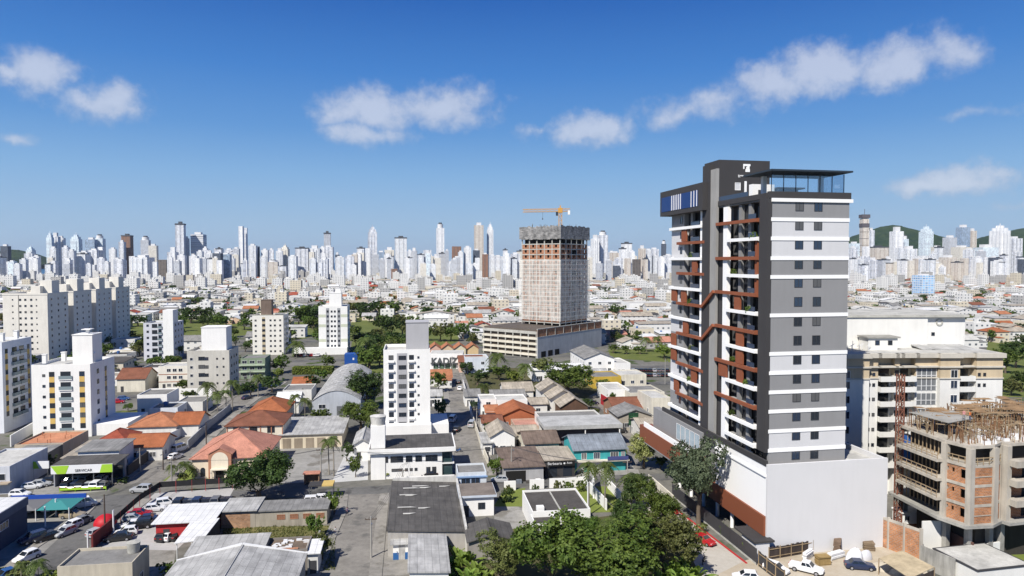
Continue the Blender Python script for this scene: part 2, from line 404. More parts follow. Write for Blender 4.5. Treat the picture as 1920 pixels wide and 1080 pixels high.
def walls_mesh(kind, W, D, h, rh):
    b = MB()
    if kind == 'flat':
        b.box(0, 0, -.4, W, D, h - .3); t = .18
        b.box(0, 0, h - .3, W, t, h + .25); b.box(0, D - t, h - .3, W, D, h + .25); b.box(0, t, h - .3, t, D - t, h + .25); b.box(W - t, t, h - .3, W, D - t, h + .25)
        return b
    b.box(0, 0, -.4, W, D, h - .02)
    if kind == 'gx':
        for x in (0, W):
            p = [(x, 0, h - .02), (x, D, h - .02), (x, D / 2, h + rh - .08)]
            b.face(p if x else p[::-1])
    if kind == 'gy':
        for y in (0, D):
            p = [(0, y, h - .02), (W, y, h - .02), (W / 2, y, h + rh - .08)]
            b.face(p if not y else p[::-1])
    if kind in ('shed', 'shedr'):
        if kind == 'shed': P = lambda x, y: h - .02 + (rh - .1) * y / D
        else: P = lambda x, y: h - .02 + (rh - .1) * (1 - x / W)
        cs = [(0, 0), (W, 0), (W, D), (0, D)]
        for k in range(4):
            (xa, ya), (xb, yb) = cs[k], cs[(k + 1) % 4]; za, zb = P(xa, ya), P(xb, yb)
            if max(za, zb) > h: b.face([(xa, ya, h - .02), (xb, yb, h - .02), (xb, yb, zb), (xa, ya, za)])
    return b
def house(label, a, b, c, h, roof='gx', rh=1.5, wm=None, rm=None, cat='house', name='house', rz=8, ov=.45, win='auto', doors=True, group=None, back=False, D=None, wfr=None, glass=None):
    """low building from the picture of its eave: a = front left, b = front right, c = back left corner at height h"""
    wm = wm or WHITE; rm = rm or S_GREY
    if rz is None:
        A, B = G(*a, h), G(*b, h); d = B - A; r = math.atan2(d.y, d.x); Wd = d.length
    else: r = rad(rz); A, Wd = span(a, b[0], h, r)
    L = Loc(A, r)
    if D is None: D = abs((G(*c, h) - A).dot(L.v))
    if back: L = Loc(L.w(0, -D), r)
    Wd = max(Wd, 1.5); D = max(D, 1.5)
    t = thing(name, label, cat, L.o, r, group)
    walls_mesh(roof, Wd, D, h, rh).build('wall', wm, t)
    roof_mesh(roof, Wd, D, h, rh, ov).build('roof', rm, t)
    if win == 'auto':
        fl = max(1, int(h // 2.8)); zz = [1.0 + k * 2.8 for k in range(fl)]
        n = max(1, int(Wd // 3.6)); ts = [Wd * (k + .5) / n for k in range(n)]
        wins(t, Wd, D, 'F', ts, zz, 1.3, 1.1, wfr, 'two', glass)
        side = 'R' if L.w(Wd / 2, 0).x / L.o.y < -.13 else 'L'
        n = max(1, int(D // 4.5)); wins(t, Wd, D, side, [D * (k + .5) / n for k in range(n)], zz, 1.1, 1.0, wfr, 'two', glass)
    if doors: door(t, Wd, D, 'F', Wd * .12 + .6)
    c0 = L.w(Wd / 2, D / 2); reserve(c0.x, c0.y, math.hypot(Wd, D) / 2 + 1)
    return t, L, Wd, D
def block(label, a, bx, D, H, rz=8, wm=None, name='apartment_block', cat='apartment block', group=None, rm=None, par=.9):
    """mid-rise: a = ground point of the near left corner, bx = picture x of the near right corner"""
    r = rad(rz); A, Wd = span(a, bx, 0, r); L = Loc(A, r); wm = wm or WHITE
    t = thing(name, label, cat, L.o, r, group)
    b = MB(); b.box(0, 0, -.4, Wd, D, H - par, 0); k = .2
    for x0, y0, x1, y1 in ((0, 0, Wd, k), (0, D - k, Wd, D), (0, k, k, D - k), (Wd - k, k, Wd, D - k)): b.box(x0, y0, H - par, x1, y1, H)
    b.build('wall', wm, t)
    q = MB(); q.box(k, k, H - par, Wd - k, D - k, H - par + .08); q.build('roof', rm or F_LIGHT, t)
    c0 = L.w(Wd / 2, D / 2); reserve(c0.x, c0.y, math.hypot(Wd, D) / 2 + 2)
    return t, L, Wd, D
def lift_core(t, x0, y0, x1, y1, z0, z1, wm=None, cap=True):
    b = MB(); b.box(x0, y0, z0 - .9, x1, y1, z1)
    if cap: b.box(x0 - .15, y0 - .15, z1, x1 + .15, y1 + .15, z1 + .18)
    return b.build('roof_tower', wm or WHITE, t)
def vents(t, pts, z, h=2.2, m=None):
    for x, y in pts:
        b = MB(); b.box(-.5, -.5, 0, .5, .5, h); b.box(-.62, -.62, h, .62, .62, h + .18); b.build('chimney', m or WHITE, t, (x, y, z))
def letters(txt, par, x, y, z, size, rz=0.0, mat=None, depth=.05, name='lettering', bold=0.0):
    cu = bpy.data.curves.new(name, 'FONT'); cu.body = txt; cu.size = size; cu.extrude = depth; cu.align_x = 'CENTER'; cu.offset = bold
    me_o = bpy.data.objects.new(name, cu); COL.objects.link(me_o)
    dg = bpy.context.evaluated_depsgraph_get(); me = bpy.data.meshes.new_from_object(me_o.evaluated_get(dg)); bpy.data.objects.remove(me_o)
    me.materials.clear(); me.materials.append(mat or FRAMED); me.name = name
    o = bpy.data.objects.new(name, me); COL.objects.link(o); o.parent = par; o.location = (x, y, z); o.rotation_euler = (rad(90), 0, rz); return o

# ------------------------------------------------------------------ ground, roads, sea, hills
def sheet(name, pts, mat, z, thick=None):
    b = MB()
    if thick: b.prism([(p[0], p[1]) for p in pts], z - thick, z)
    else: b.face([(p[0], p[1], z) for p in pts])
    return struct(name, b, mat)
def pxs(*q): return [G(x, y) for x, y in q]
ASPH = ground_mat('asphalt', (.085, .084, .082), (.15, .147, .14), .08, 1.1, c3=(.065, .064, .063))
ROADC = ground_mat('worn_paving', (.155, .145, .13), (.25, .235, .21), .1, .8, c3=(.13, .125, .115))
PAVE = ground_mat('pavement', (.19, .18, .16), (.32, .30, .27), .12, 1.0, c3=(.16, .15, .13))
YARD = ground_mat('yard', (.20, .195, .18), (.33, .32, .30), .07, .8, c3=(.17, .16, .14))
SAND = ground_mat('sand', (.36, .30, .22), (.46, .41, .33), .12, .9)
GRASS = ground_mat('grass', (.075, .10, .022), (.15, .165, .045), .12, 1.6)
WEED = ground_mat('weeds', (.10, .11, .03), (.20, .17, .075), .2, 1.5)
LAWN = ground_mat('lawn', (.12, .16, .03), (.18, .21, .05), .25, 2.0)
base = ground_mat('city', (.085, .085, .072), (.20, .19, .17), .035, .6, c3=(.055, .078, .022))
b = MB(); b.face([(-9000, -300, 0), (9000, -300, 0), (9000, 2450, 0), (-9000, 2450, 0)]); struct('ground', b, base)
b = MB(); b.face([(-22000, 2450, -.6), (22000, 2450, -.6), (22000, 20000, -.6), (-22000, 20000, -.6)])
def _sea(t, m): surf(t, t.mix(t.noise(wpos(t), .002, 3), (.012, .07, .15), (.03, .12, .22)), .35, .4)
struct('sea', b, pr_mat('sea', _sea))
def road(name, L, R_, mat, z, kerb=True):
    """a carriageway between two picture polylines, with a raised pavement kerb on each side"""
    l = [G(*p) for p in L]; r = [G(*p) for p in R_]
    b = MB()
    for k in range(len(l) - 1): b.face([(l[k].x, l[k].y, z), (r[k].x, r[k].y, z), (r[k + 1].x, r[k + 1].y, z), (l[k + 1].x, l[k + 1].y, z)])
    struct(name, b, mat)
    if kerb:
        b = MB()
        for q, s in ((l, -1), (r, 1)):
            for k in range(len(q) - 1):
                d = (q[k + 1] - q[k]).normalized(); n = Vector((d.y, -d.x, 0)) * s
                o0, o1 = q[k] + n * 2.0, q[k + 1] + n * 2.0
                pts = [q[k], q[k + 1], o1, o0]
                if s > 0: pts = pts[::-1]
                b.prism([(p.x, p.y) for p in pts][::-1] if s < 0 else [(p.x, p.y) for p in pts][::-1], -.05, .13 - .001 * (s > 0))
        struct('pavement', b, PAVE)
# the diagonal avenue at left, the cross street, the lane up the middle, the street beside the new tower
road('road', [(2, 1090), (75, 1025), (160, 970), (193, 936)], [(98, 1090), (172, 1022), (225, 968), (266, 936)], ASPH, .016)
road('road', [(232, 908), (295, 860), (345, 815), (392, 778), (440, 745), (500, 712)], [(310, 904), (352, 860), (395, 815), (432, 780), (475, 748), (530, 716)], ROADC, .016)
road('road', [(-40, 946), (190, 930), (270, 925), (640, 915), (860, 902), (1200, 889), (1300, 886)], [(-40, 962), (190, 944), (272, 938), (645, 931), (862, 917), (1200, 903), (1300, 898)], ASPH, .012, False)
road('road', [(590, 1092), (602, 1075), (650, 960), (653, 928)], [(690, 1092), (692, 1075), (707, 960), (712, 926)], ROADC, .020)
road('road', [(852, 896), (852, 850), (846, 780), (840, 720), (834, 690)], [(915, 892), (903, 850), (884, 780), (868, 720), (858, 690)], ROADC, .020)
road('road', [(1290, 1092), (1270, 1040), (1205, 960), (1190, 915), (1185, 905)], [(1432, 1092), (1398, 1056), (1275, 960), (1228, 925), (1216, 905)], ground_mat('pale_road', (.36, .33, .28), (.46, .43, .38), .1, 1.0), .020, False)
road('road', [(1190, 880), (1165, 820), (1130, 770), (1095, 733)], [(1235, 880), (1205, 820), (1160, 770), (1115, 733)], ROADC, .018, False)
# plots
sheet('yard', pxs((505, 906), (520, 838), (655, 834), (628, 905)), YARD, .024)
sheet('driveway', pxs((622, 905), (655, 835), (690, 832), (690, 900)), ground_mat('pale_paving', (.40, .40, .39), (.5, .5, .49), .2, 2), .028)
sheet('yard', pxs((172, 1030), (290, 925), (440, 915), (420, 950), (330, 1032)), ground_mat('gravel_yard', (.33, .32, .30), (.43, .42, .41), .15, 1.5), .024)
sheet('yard', pxs((58, 935), (70, 900), (215, 895), (205, 920)), YARD, .024)
sheet('yard', pxs((-30, 1000), (60, 945), (185, 940), (40, 1075), (-30, 1080)), YARD, .026)
sheet('yard', pxs((100, 1100), (175, 1028), (330, 1032), (320, 1100)), PAVE, .022)
sheet('lawn', pxs((305, 902), (335, 880), (440, 880), (440, 898)), LAWN, .028)
sheet('weed_lot', pxs((405, 1022), (425, 990), (640, 985), (600, 1075), (560, 1085), (580, 1030)), WEED, .026)
sheet('pavement', pxs((690, 1092), (713, 930), (745, 925), (745, 1092)), PAVE, .014)
sheet('pavement', pxs((745, 1092), (740, 1045), (768, 1045), (768, 1092)), PAVE, .018)
sheet('yard', pxs((925, 1010), (928, 945), (985, 942), (1005, 1010)), YARD, .022)
sheet('lawn', pxs((925, 950), (945, 920), (985, 915), (985, 950)), LAWN, .028)
sheet('lawn', pxs((1080, 962), (1080, 912), (1100, 905), (1160, 960)), LAWN, .026)
sheet('lawn', pxs((1160, 960), (1116, 912), (1150, 912), (1185, 950)), LAWN, .028)
sheet('garden_soil', pxs((830, 1095), (860, 1010), (1000, 985), (1200, 960), (1290, 1030), (1320, 1095)), ground_mat('soil', (.06, .06, .025), (.10, .095, .04), .2, 1.5), .024)
sheet('yard', pxs((940, 900), (940, 868), (1190, 862), (1200, 890)), YARD, .006)
sheet('field_grass', pxs((215, 795), (228, 770), (285, 770), (290, 795)), GRASS, .022)
sheet('park_grass', pxs((235, 645), (240, 600), (290, 596), (420, 600), (480, 618), (470, 628), (300, 640)), GRASS, .02)
sheet('park_grass', pxs((655, 640), (660, 592), (765, 588), (800, 612), (815, 628)), GRASS, .021)
sheet('park_grass', pxs((540, 640), (545, 605), (610, 600), (620, 625)), GRASS, .021)
sheet('park_grass', pxs((650, 700), (660, 640), (860, 620), (860, 640), (720, 700)), GRASS, .024)
sheet('park_grass', pxs((1145, 672), (1140, 655), (1262, 655), (1268, 680)), GRASS, .022)
sheet('park_grass', pxs((1850, 745), (1850, 640), (2000, 640), (2000, 745)), GRASS, .022)
sheet('garden_soil', pxs((870, 735), (868, 690), (1000, 690), (1130, 730), (1100, 745)), ground_mat('soil', (.06, .06, .025), (.10, .095, .04), .2, 1.5), .022)
sheet('sand_lot', pxs((1300, 1100), (1400, 1050), (1690, 1010), (1760, 1100)), SAND, .022)
sheet('lawn', pxs((1830, 1075), (1858, 1018), (1990, 1005), (1990, 1075)), LAWN, .026)
def hill(name, Y, prof, depth, c=(.016, .036, .018), c2=(.042, .068, .028)):
    """wooded ridge: outline from the picture at its own distance, rounded front and back"""
    pts = [AT(x, y, Y) for x, y in prof]; P = []
    r2 = random.Random(len(prof))
    for k in range(len(pts) - 1):
        for j in range(10): t = j / 10; tt = t * t * (3 - 2 * t) * .5 + t * .5; P.append(pts[k].lerp(pts[k + 1], tt))
    P.append(pts[-1]); rows = []
    for s in [-1, -.85, -.7, -.55, -.4, -.25, -.1, 0, .15, .35, .6, 1]:
        f = (1 - abs(s) ** 1.5)
        rows.append([(p.x, p.y + s * depth + r2.uniform(-25, 25), max(-2, p.z * f * (1 if s == 0 else r2.uniform(.93, 1.01)) - 2)) for p in P])
    b = MB(); b.grid(rows)
    def f(t, m):
        p = wpos(t); n = t.noise(p, .018, 6, .7); n2 = t.noise(p, .004, 3)
        surf(t, t.mix(t.mr(t.m('ADD', t.m('MULTIPLY', n, .7), t.m('MULTIPLY', n2, .3)), .38, .62), c, c2), .95, .1, bump(t, n, 16, 1))
    struct(name, b, pr_mat('hill_forest', f))
hill('hill', 4300, [(1470, 494), (1560, 458), (1600, 444), (1625, 434), (1655, 424), (1675, 421), (1700, 427), (1735, 438), (1775, 446), (1800, 462), (1825, 488), (1835, 494)], 800)
hill('hill', 4700, [(1790, 494), (1812, 468), (1840, 446), (1880, 436), (1920, 427), (1990, 415), (2100, 424), (2200, 470), (2240, 494)], 900)
hill('hill', 4500, [(-60, 494), (-20, 474), (15, 467), (36, 468), (60, 478), (80, 492), (90, 495)], 500)
# ------------------------------------------------------------------ the new tower
GREYP = wall((.26, .26, .266), .05, "tower_grey", .8); LIGHTP = wall((.60, .60, .615), .04, "tower_light", .8); BANDW = wall((.86, .86, .86), .02, "tower_white", .8)
CHAR = wall((.052, .050, .052), .06, "charcoal", .75); CONCP = wall((.33, .325, .315), .12, "pier_concrete"); TERRA = wall((.26, .085, .042), .08, "terracotta_band", .7)
PODW = wall((.62, .62, .635), .025, "podium_white")
def _wood(t, m):
    p = opos(t); w = t.n('ShaderNodeTexWave', {'Vector': p, 'Scale': 1.3, 'Distortion': .6, 'Detail': 2}, bands_direction='Y').outputs[1]
    surf(t, t.mix(w, (.17, .052, .026), (.25, .085, .042)), .6, .3, bump(t, w, .03, .4))
CLAD = pr_mat("wood_cladding", _wood)
TRZ = rad(10.5); P0 = G(1437, 1044); T = Loc(P0, TRZ)
tw = thing('apartment_tower', 'new grey, white and charcoal residential tower with terracotta bands and a rooftop canopy', 'apartment tower', P0, TRZ)
PT = T.sz(872); PW = T.su(1665, 0, PT)                                # podium height and width
VF = 3.0; U0 = T.su(1438, VF, 30); U1 = T.su(1588, VF, 35)            # tower front
VL = lambda px, z=33, u=None: T.sv(px, U0 if u is None else u, z)
VB = VL(1258)
ZF = lambda py: T.sz(py, U0 + 2, VF)
zb = [ZF(y) for y in (375, 411, 447, 484, 519, 555, 591, 627, 663, 699, 735, 771, 808, 844)]   # floor lines, top down
ZR = zb[0] + .3
reserve(*T.w(10, 24).to_2d(), 34)
# podium -----------------------------------------------------------
VP = T.sv(1342, 0, 13)
b = MB(); b.box(0, 0, -.5, PW, .4, PT); b.build('podium_front_wall', PODW, tw)
b = MB(); zc1 = T.sz(970); zc0 = T.sz(1007)
b.box(0, .4, zc1, .35, VP, PT - .35); b.box(-.25, .4, PT - 2.1, 0, VP, PT - 1.8); b.build('podium_side_wall', BANDW, tw)
b = MB(); b.box(-.35, .4, zc0, 0.3, VP + 4, zc1 - .003); b.build('wood_cladding', CLAD, tw)
b = MB(); b.box(.35, .4, PT - 1.2, PW - .4, VB + 6, PT - 1.0); b.build('podium_roof', F_LIGHT, tw)
b = MB(); b.box(PW - .4, .4, -.5, PW, VB + 6, PT - .1); b.build('podium_rear_wall', PODW, tw)
b = MB(); b.box(-.1, .4, PT - .35, .3, VP, PT + .55); b.box(-.1, VP, PT - 1.3, .3, VB + 1, PT + .55); b.build('parapet', CHAR, tw)
b = MB(); b.box(7, .5, -.4, PW - .5, VB + 5, PT - 1.4); b.box(.4, .5, zc0, 7, VB, zc0 + .3); b.box(.9, VP, zc0 + .3, 7, VB, PT - 1.4); b.build('garage_wall', GREYP, tw)
for k in range(7):
    b = MB(); b.box(-.35, -.35, -.4, .35, .35, 0); b.cyl(0, 0, 0, zc0, .34, 12); b.build('column', BANDW, tw, (.7, 1.4 + k * 5.6, 0))
b = MB(); z0, z1 = 6.6, 10.2; v0 = T.sv(1302, -2, 9); b.box(-2.6, v0, z0, .3, VB + 8, z0 + .25, 1); b.box(-2.6, v0, z0 + .25, .3, VB + 8, z1); b.build('entrance_canopy', [CLAD, GREYP], tw)
b = MB(); b.box(-.5, v0, z1, .9, VB + 5, z1 + 4.6); b.box(-2.4, v0, z1, -2.2, VB + 6, z1 + 1.1, 1)
b.build('amenity_wall', [GREYP, BANDW], tw)
for k in range(5): window(tw, -.5, v0 + 2 + k * 2.2, z1 + .6, rad(-90), 1.7, 3.2, FRAMEW, 'three', plain("pool_glass", (.22, .32, .38), .1, .7))
# body -------------------------------------------------------------
b = MB(); b.box(U0 + 2.2, VF + .5, PT - 1, U1 - .02, VB, ZR - .4); b.build('core_wall', GREYP, tw)
b = MB(); cols = [0, 1, 1, 0, 0, 0, 0, 0, 1, 0, 0, 0, 1, 0]
for k in range(14):
    zt = zb[k]; zl = zb[k + 1] if k < 13 else PT - 1.0
    b.box(U0 + .5, VF, zl, U1, VF + .5, zt, cols[k], None, False)
b.build('front_wall', [GREYP, LIGHTP], tw)
for k in (1, 2, 3, 4, 6, 8, 9, 10, 11, 12, 13):
    b = MB(); b.box(U0 + .35, VF - .10, zb[k] - .33, U1 + .06, VF + .3, zb[k] + .28); b.build('floor_band', BANDW, tw)
b = MB(); b.box(U0 + .35, VF - .25, zb[0] - .28, U1 + .55, VF + .6, zb[0] + .3); b.build('floor_band', BANDW, tw)
b = MB(); b.box(U0 - .1, VF - .12, zb[0] + .3, U1 + .25, VF + .5, zb[0] + 1.4); b.box(U0 - .25, VF + .5, zb[0] + .3, U0 + .15, VL(1345), zb[0] + 1.2); b.box(U1 - .3, VF + .5, zb[0] - .3, U1 + .2, VB, zb[0] + 1.4); b.build('roof_parapet', CHAR, tw)
b = MB(); b.box(U0, VF + .5, zb[0], U1 - .3, VB, zb[0] + .3); b.build('roof_slab', F_GREY, tw)
uw = [T.su(x, VF, 45) for x in (1497, 1532)]
for k in range(14):
    zc = ZF((386, 422, 458, 495, 530, 566, 603, 639, 675, 711, 746, 782, 818, 855)[k])
    for u in uw: window(tw, u, VF, zc - .72, 0, 1.35, 1.42, FRAMED, 'two')
# street side: charcoal fin, piers, recessed bays -----------------------
va, vb_ = VF - .05, VL(1423)
zfin = T.sz(849, U0, VF)
b = MB(); b.box(U0 - .25, va, zfin, U0 + .5, vb_, ZR); b.build('corner_fin', CHAR, tw)
vc1, vc2, vc3 = VL(1345), VL(1335), VL(1325)
ZC = T.sz(300, U0, vc1 + .5)
b = MB(); b.box(U0 - .7, vc2 + .15, PT - 1, U0 + 2.3, vc3 + 1, T.sz(308, U0, vc2)); b.box(U0 + .1, VL(1357), PT - 1, U0 + 2.3, vc1, ZR - 3.5); b.build('dark_pier', CHAR, tw)
b = MB(); b.box(U0 - .55, vc1 - .1, PT - 1, U0 - .05, vc2 + .15, T.sz(316, U0, vc1)); b.build('concrete_pier', CONCP, tw)
for x0, x1 in ((1357, 1365), (1314, 1323)):
    b = MB(); b.box(U0 - .35, VL(x1), PT - 1, U0 + .3, VL(x0), ZR - .4); b.build('white_pier', BANDW, tw)
for x0, x1 in ((1380, 1385), (1398, 1403), (1291, 1295)):
    b = MB(); b.box(U0 + .25, VL(x1), PT - 1, U0 + .8, VL(x0), ZR - .4); b.build('grey_pier', wall((.24, .24, .24), .1, 'pier_grey'), tw)
for x0, x1 in ((1385.2, 1397.8), (1282, 1290.8)):
    b = MB(); b.box(U0 + .9, VL(x1), PT - 1, U0 + 1.2, VL(x0), ZR - .4); b.build('dark_glazing', plain("curtain_glass", (.03, .032, .038), .15, .5), tw)
b = MB(); b.box(U0 + 1.6, VL(1423), PT - 1, U0 + 2.2, VL(1358), ZR - .4); b.box(U0 + 1.6, VL(1313), PT - 1, U0 + 2.2, VL(1282), ZR - .4); b.build('recess_wall', wall((.085, .085, .088), .05, 'recess'), tw)
b = MB()
for k in range(14):
    zt = zb[k]; zl = zb[k + 1] if k < 13 else PT - 1.0
    b.box(U0, VL(1281.5), zl, U0 + 2.2, VB, zt, (0, 1, 1, 0, 0, 1, 0, 1, 0, 0, 1, 1, 0, 0)[k], None, False)
b.build('side_wall', [GREYP, LIGHTP], tw)
# floors: slabs, alternating white and terracotta beams, doors, glass rails
white_b = (2, 4, 6, 8, 10, 12, 13)
for k in range(1, 14):
    z = zb[k]
    b = MB(); b.box(U0 + .3, VL(1421), z - .16, U0 + 1.6, VL(1366), z + .02); b.box(U0 + .3, VL(1313), z - .16, U0 + 1.6, VL(1291), z + .02); b.build('balcony_slab', CONCP, tw)
    wb = k in white_b
    b = MB(); x0 = (1366 if wb else 1346)
    b.box(U0 - .75, VL(1422), z - .27, U0 - .45 + .2, VL(x0), z + .30); b.box(U0 - .25, VL(1422), z - .34, U0 + .3, VL(1417), z + .36)
    b.build('balcony_beam', BANDW if wb else TERRA, tw)
    wa = k % 2 == 1
    b = MB(); b.box(U0 - .75, VL(1319 if wa else 1325), z - .27, U0 - .25, VL(1259 if wa else 1273), z + .30)
    if wa: b.box(U0 - .25, VL(1262), z - .34, U0, VL(1259), z + .36)
    b.build('balcony_beam', BANDW if wa else TERRA, tw)
for k in range(14):
    zl = (zb[k + 1] if k < 13 else PT - .9) + .02; zt = zb[k]; h = zt - zl
    for x0, x1 in ((1404, 1417), (1366.5, 1379), (1297, 1311)):
        d = MB(); d.box(U0 + 1.5, VL(x1), zl, U0 + 1.62, VL(x0), zl + h * .80); d.build('balcony_door', GLASS, tw)
    for x0, x1 in ((1403, 1417), (1296, 1312)): r = MB(); r.box(U0 - .3, VL(x1), zl + .35, U0 - .26, VL(x0), zl + 1.15); r.build('glass_railing', plain("rail_glass", (.035, .05, .085), .1, .5), tw)
    window(tw, U0, VL(1276), zl + 1.1, rad(-90), .9, 1.3, FRAMED, 'one')
    window(tw, U0 + 1.5, VL(1372), zl + 1.15, rad(-90), 1.0, 1.5, FRAMEW, 'one')
for k, x0, x1 in ((5, 1380, 1391), (7, 1384, 1397), (8, 1384, 1397), (9, 1352, 1367), (9, 1386, 1397), (1, 1280, 1289), (3, 1300, 1309), (5, 1262, 1271), (5, 1280, 1289), (7, 1284, 1293), (9, 1262, 1271), (8, 1262, 1270), (10, 1300, 1310), (11, 1268, 1276)):
    zt = zb[k]; zl = zb[k + 1]
    b = MB(); b.box(U0 - .5, VL(x1), zl + .36, U0 - .2, VL(x0), zt - .34); b.build('terracotta_panel', TERRA, tw)
b = MB(); b.box(U0 - .3, VL(1420.5), zb[5], U0 + .1, VL(1416), zb[2]); b.build('terracotta_panel', TERRA, tw)
for ka, kb in ((6, 5), (8, 7)):
    b = MB(); b.bar((U0 - 1.0, VL(1324), zb[ka]), (U0 - 1.0, VL(1346), zb[kb] + .02), .45, .60); b.build('sloping_beam', TERRA, tw)
# crown ---------------------------------------------------------------
v0, v1 = VL(1329), VL(1252) + 1.0; zt = T.sz(360, U0, VB + 1); zt0 = zb[0] - .15
b = MB(); b.box(U0 - 1.6, v0, zt0, U0 + 7, v1, zt); b.build('rooftop_lounge', CHAR, tw)
g0, g1 = VL(1323, 60), VL(1253.5, 60)
b = MB(); b.box(U0 - 1.66, g0, zt0 + .9, U0 - 1.58, g1, zt - 1.3); b.build('lounge_glazing', GLASSB, tw)
for k in range(12):
    f = [.02, .09, .16, .44, .49, .54, .59, .64, .69, .10, .2, .3][k] if k < 9 else None
    if f is None: continue
    v = g0 + (g1 - g0) * f; b = MB(); b.box(U0 - 1.78, v - .035, zt0 + .9, U0 - 1.66, v + .035, zt - 1.3); b.build('white_fin', BANDW, tw)
vk = vc1 + .02; uc0 = U0 - .05; uc1 = T.su(1443, vk, 63)
zk = T.sz(352, uc1, vk)
b = MB(); b.box(uc0, vk, ZR, uc1, vk + 6, ZC); b.build('lift_tower', CHAR, tw)
em = MB()
ue, ze = T.su(1400, vk, 66), T.sz(315, U0 + 5, vk)
for x0, z0, x1, z1 in ((-.72, .35, .72, .75), (-.72, -.2, -.5, .35), (-.1, -.2, .1, .22), (.1, -.2, .55, .35), (-.25, -.75, .62, -.2)): em.box(ue + x0, vk - .1, ze + z0, ue + x1, vk, ze + z1)
em.build('emblem', BANDW, tw)
letters('R', tw, T.su(1385.5, vk, 64), vk - .06, T.sz(333, U0 + 4, vk), .75, 0, BANDW, .03); 
for x in (1389, 1392.5, 1396.5): em = MB(); u = T.su(x, vk, 64); z = T.sz(330.5, U0 + 4, vk); em.box(u - .1, vk - .08, z, u + .13, vk, z + .22); em.build('lettering', BANDW, tw)
b = MB(); u0, u1 = T.su(1411, VF + 10, 61), T.su(1452, VF + 10, 61); b.box(u0, VF + 10, ZR, u1, VF + 11.2, T.sz(346, u1, VF + 10)); b.build('rooftop_room', BANDW, tw)
b = MB(); b.box(u0 + 1.1, VF + 9.95, ZR, u0 + 2.1, VF + 10, ZR + 2.4); b.build('door', FRAMED, tw)
window(tw, T.su(1383, vk, 61), vk, T.sz(356, U0 + 4, vk), 0, 1.0, 1.3, BANDW, 'one', plain("pale_pane", (.6, .6, .6), .5))
b = MB(); b.box(T.su(1396, vk - 3, 61), vk - 3.2, ZR, T.su(1399, vk - 3, 61), vk - 2.9, T.sz(340, U0 + 4, vk - 3)); b.build('column', BANDW, tw)
b = MB(); b.box(U0 - .15, VL(1400), zb[0] + 1.2, U0 - .08, vc1 - .2, zb[0] + 2.0); b.build('glass_railing', MATS['rail_glass'], tw)
vcan0 = VF - 1.6; vcan1 = VF + 7.5; zcan = T.sz(317, U0 + 2, vcan0); uca0 = T.su(1447, vcan0, zcan); uca1 = T.su(1600, vcan0, zcan)
b = MB(); b.box(uca0, vcan0, zcan - .28, uca1, vcan1, zcan); b.build('canopy_roof', wall((.03, .045, .065), .05, 'canopy'), tw)
zg0, zg1 = zb[0] + 1.4, zcan - .29; vg = VF + 1.0
ug0, ug1 = T.su(1446, vg, 60), T.su(1582, vg, 60)
def _gl(t, m):
    a = t.n('ShaderNodeBsdfTransparent', {'Color': (.84, .90, .95, 1)}); g = t.n('ShaderNodeBsdfGlossy', {'Color': (1, 1, 1, 1), 'Roughness': .03})
    t.n('ShaderNodeOutputMaterial', {'Surface': t.n('ShaderNodeMixShader', {0: .12, 1: a.outputs[0], 2: g.outputs[0]})})
CLEAR = pr_mat("clear_glass", _gl)
b = MB(); b.box(ug0, vg, zg0, ug1, vg + .04, zg1); b.box(ug1 - .04, vg + .04, zg0, ug1, vcan1 - 1, zg1); b.build('terrace_glazing', CLEAR, tw)
for k in range(7):
    u = ug0 + (ug1 - ug0) * k / 6; b = MB(); b.box(u - .06, vg - .06, zg0, u + .06, vg - .002, zg1); b.build('mullion', FRAMED, tw)
for u in (ug0 + 1.5, ug1 - 1.0): b = MB(); b.box(u - .35, vcan1 - 2, ZR, u + .35, vcan1 - 1.3, zg1); b.build('column', BANDW, tw)
b = MB(); b.box(u1 + .5, vcan1 + 2, ZR, ug1 - 3, vcan1 + 9, ZR + 2.6); b.box(u1, vcan1 + 1.4, ZR + 2.6, ug1 - 2, vcan1 + 10, ZR + 2.85, 1); b.build('terrace_kiosk', [LIGHTP, CHAR], tw)
# planters' shrubs on the balconies
BAL_PLANTS = [(1411, 2), (1374, 4), (1405, 6), (1374, 9), (1403, 10), (1374, 12), (1296, 3), (1295, 6), (1297, 9), (1296, 11)]
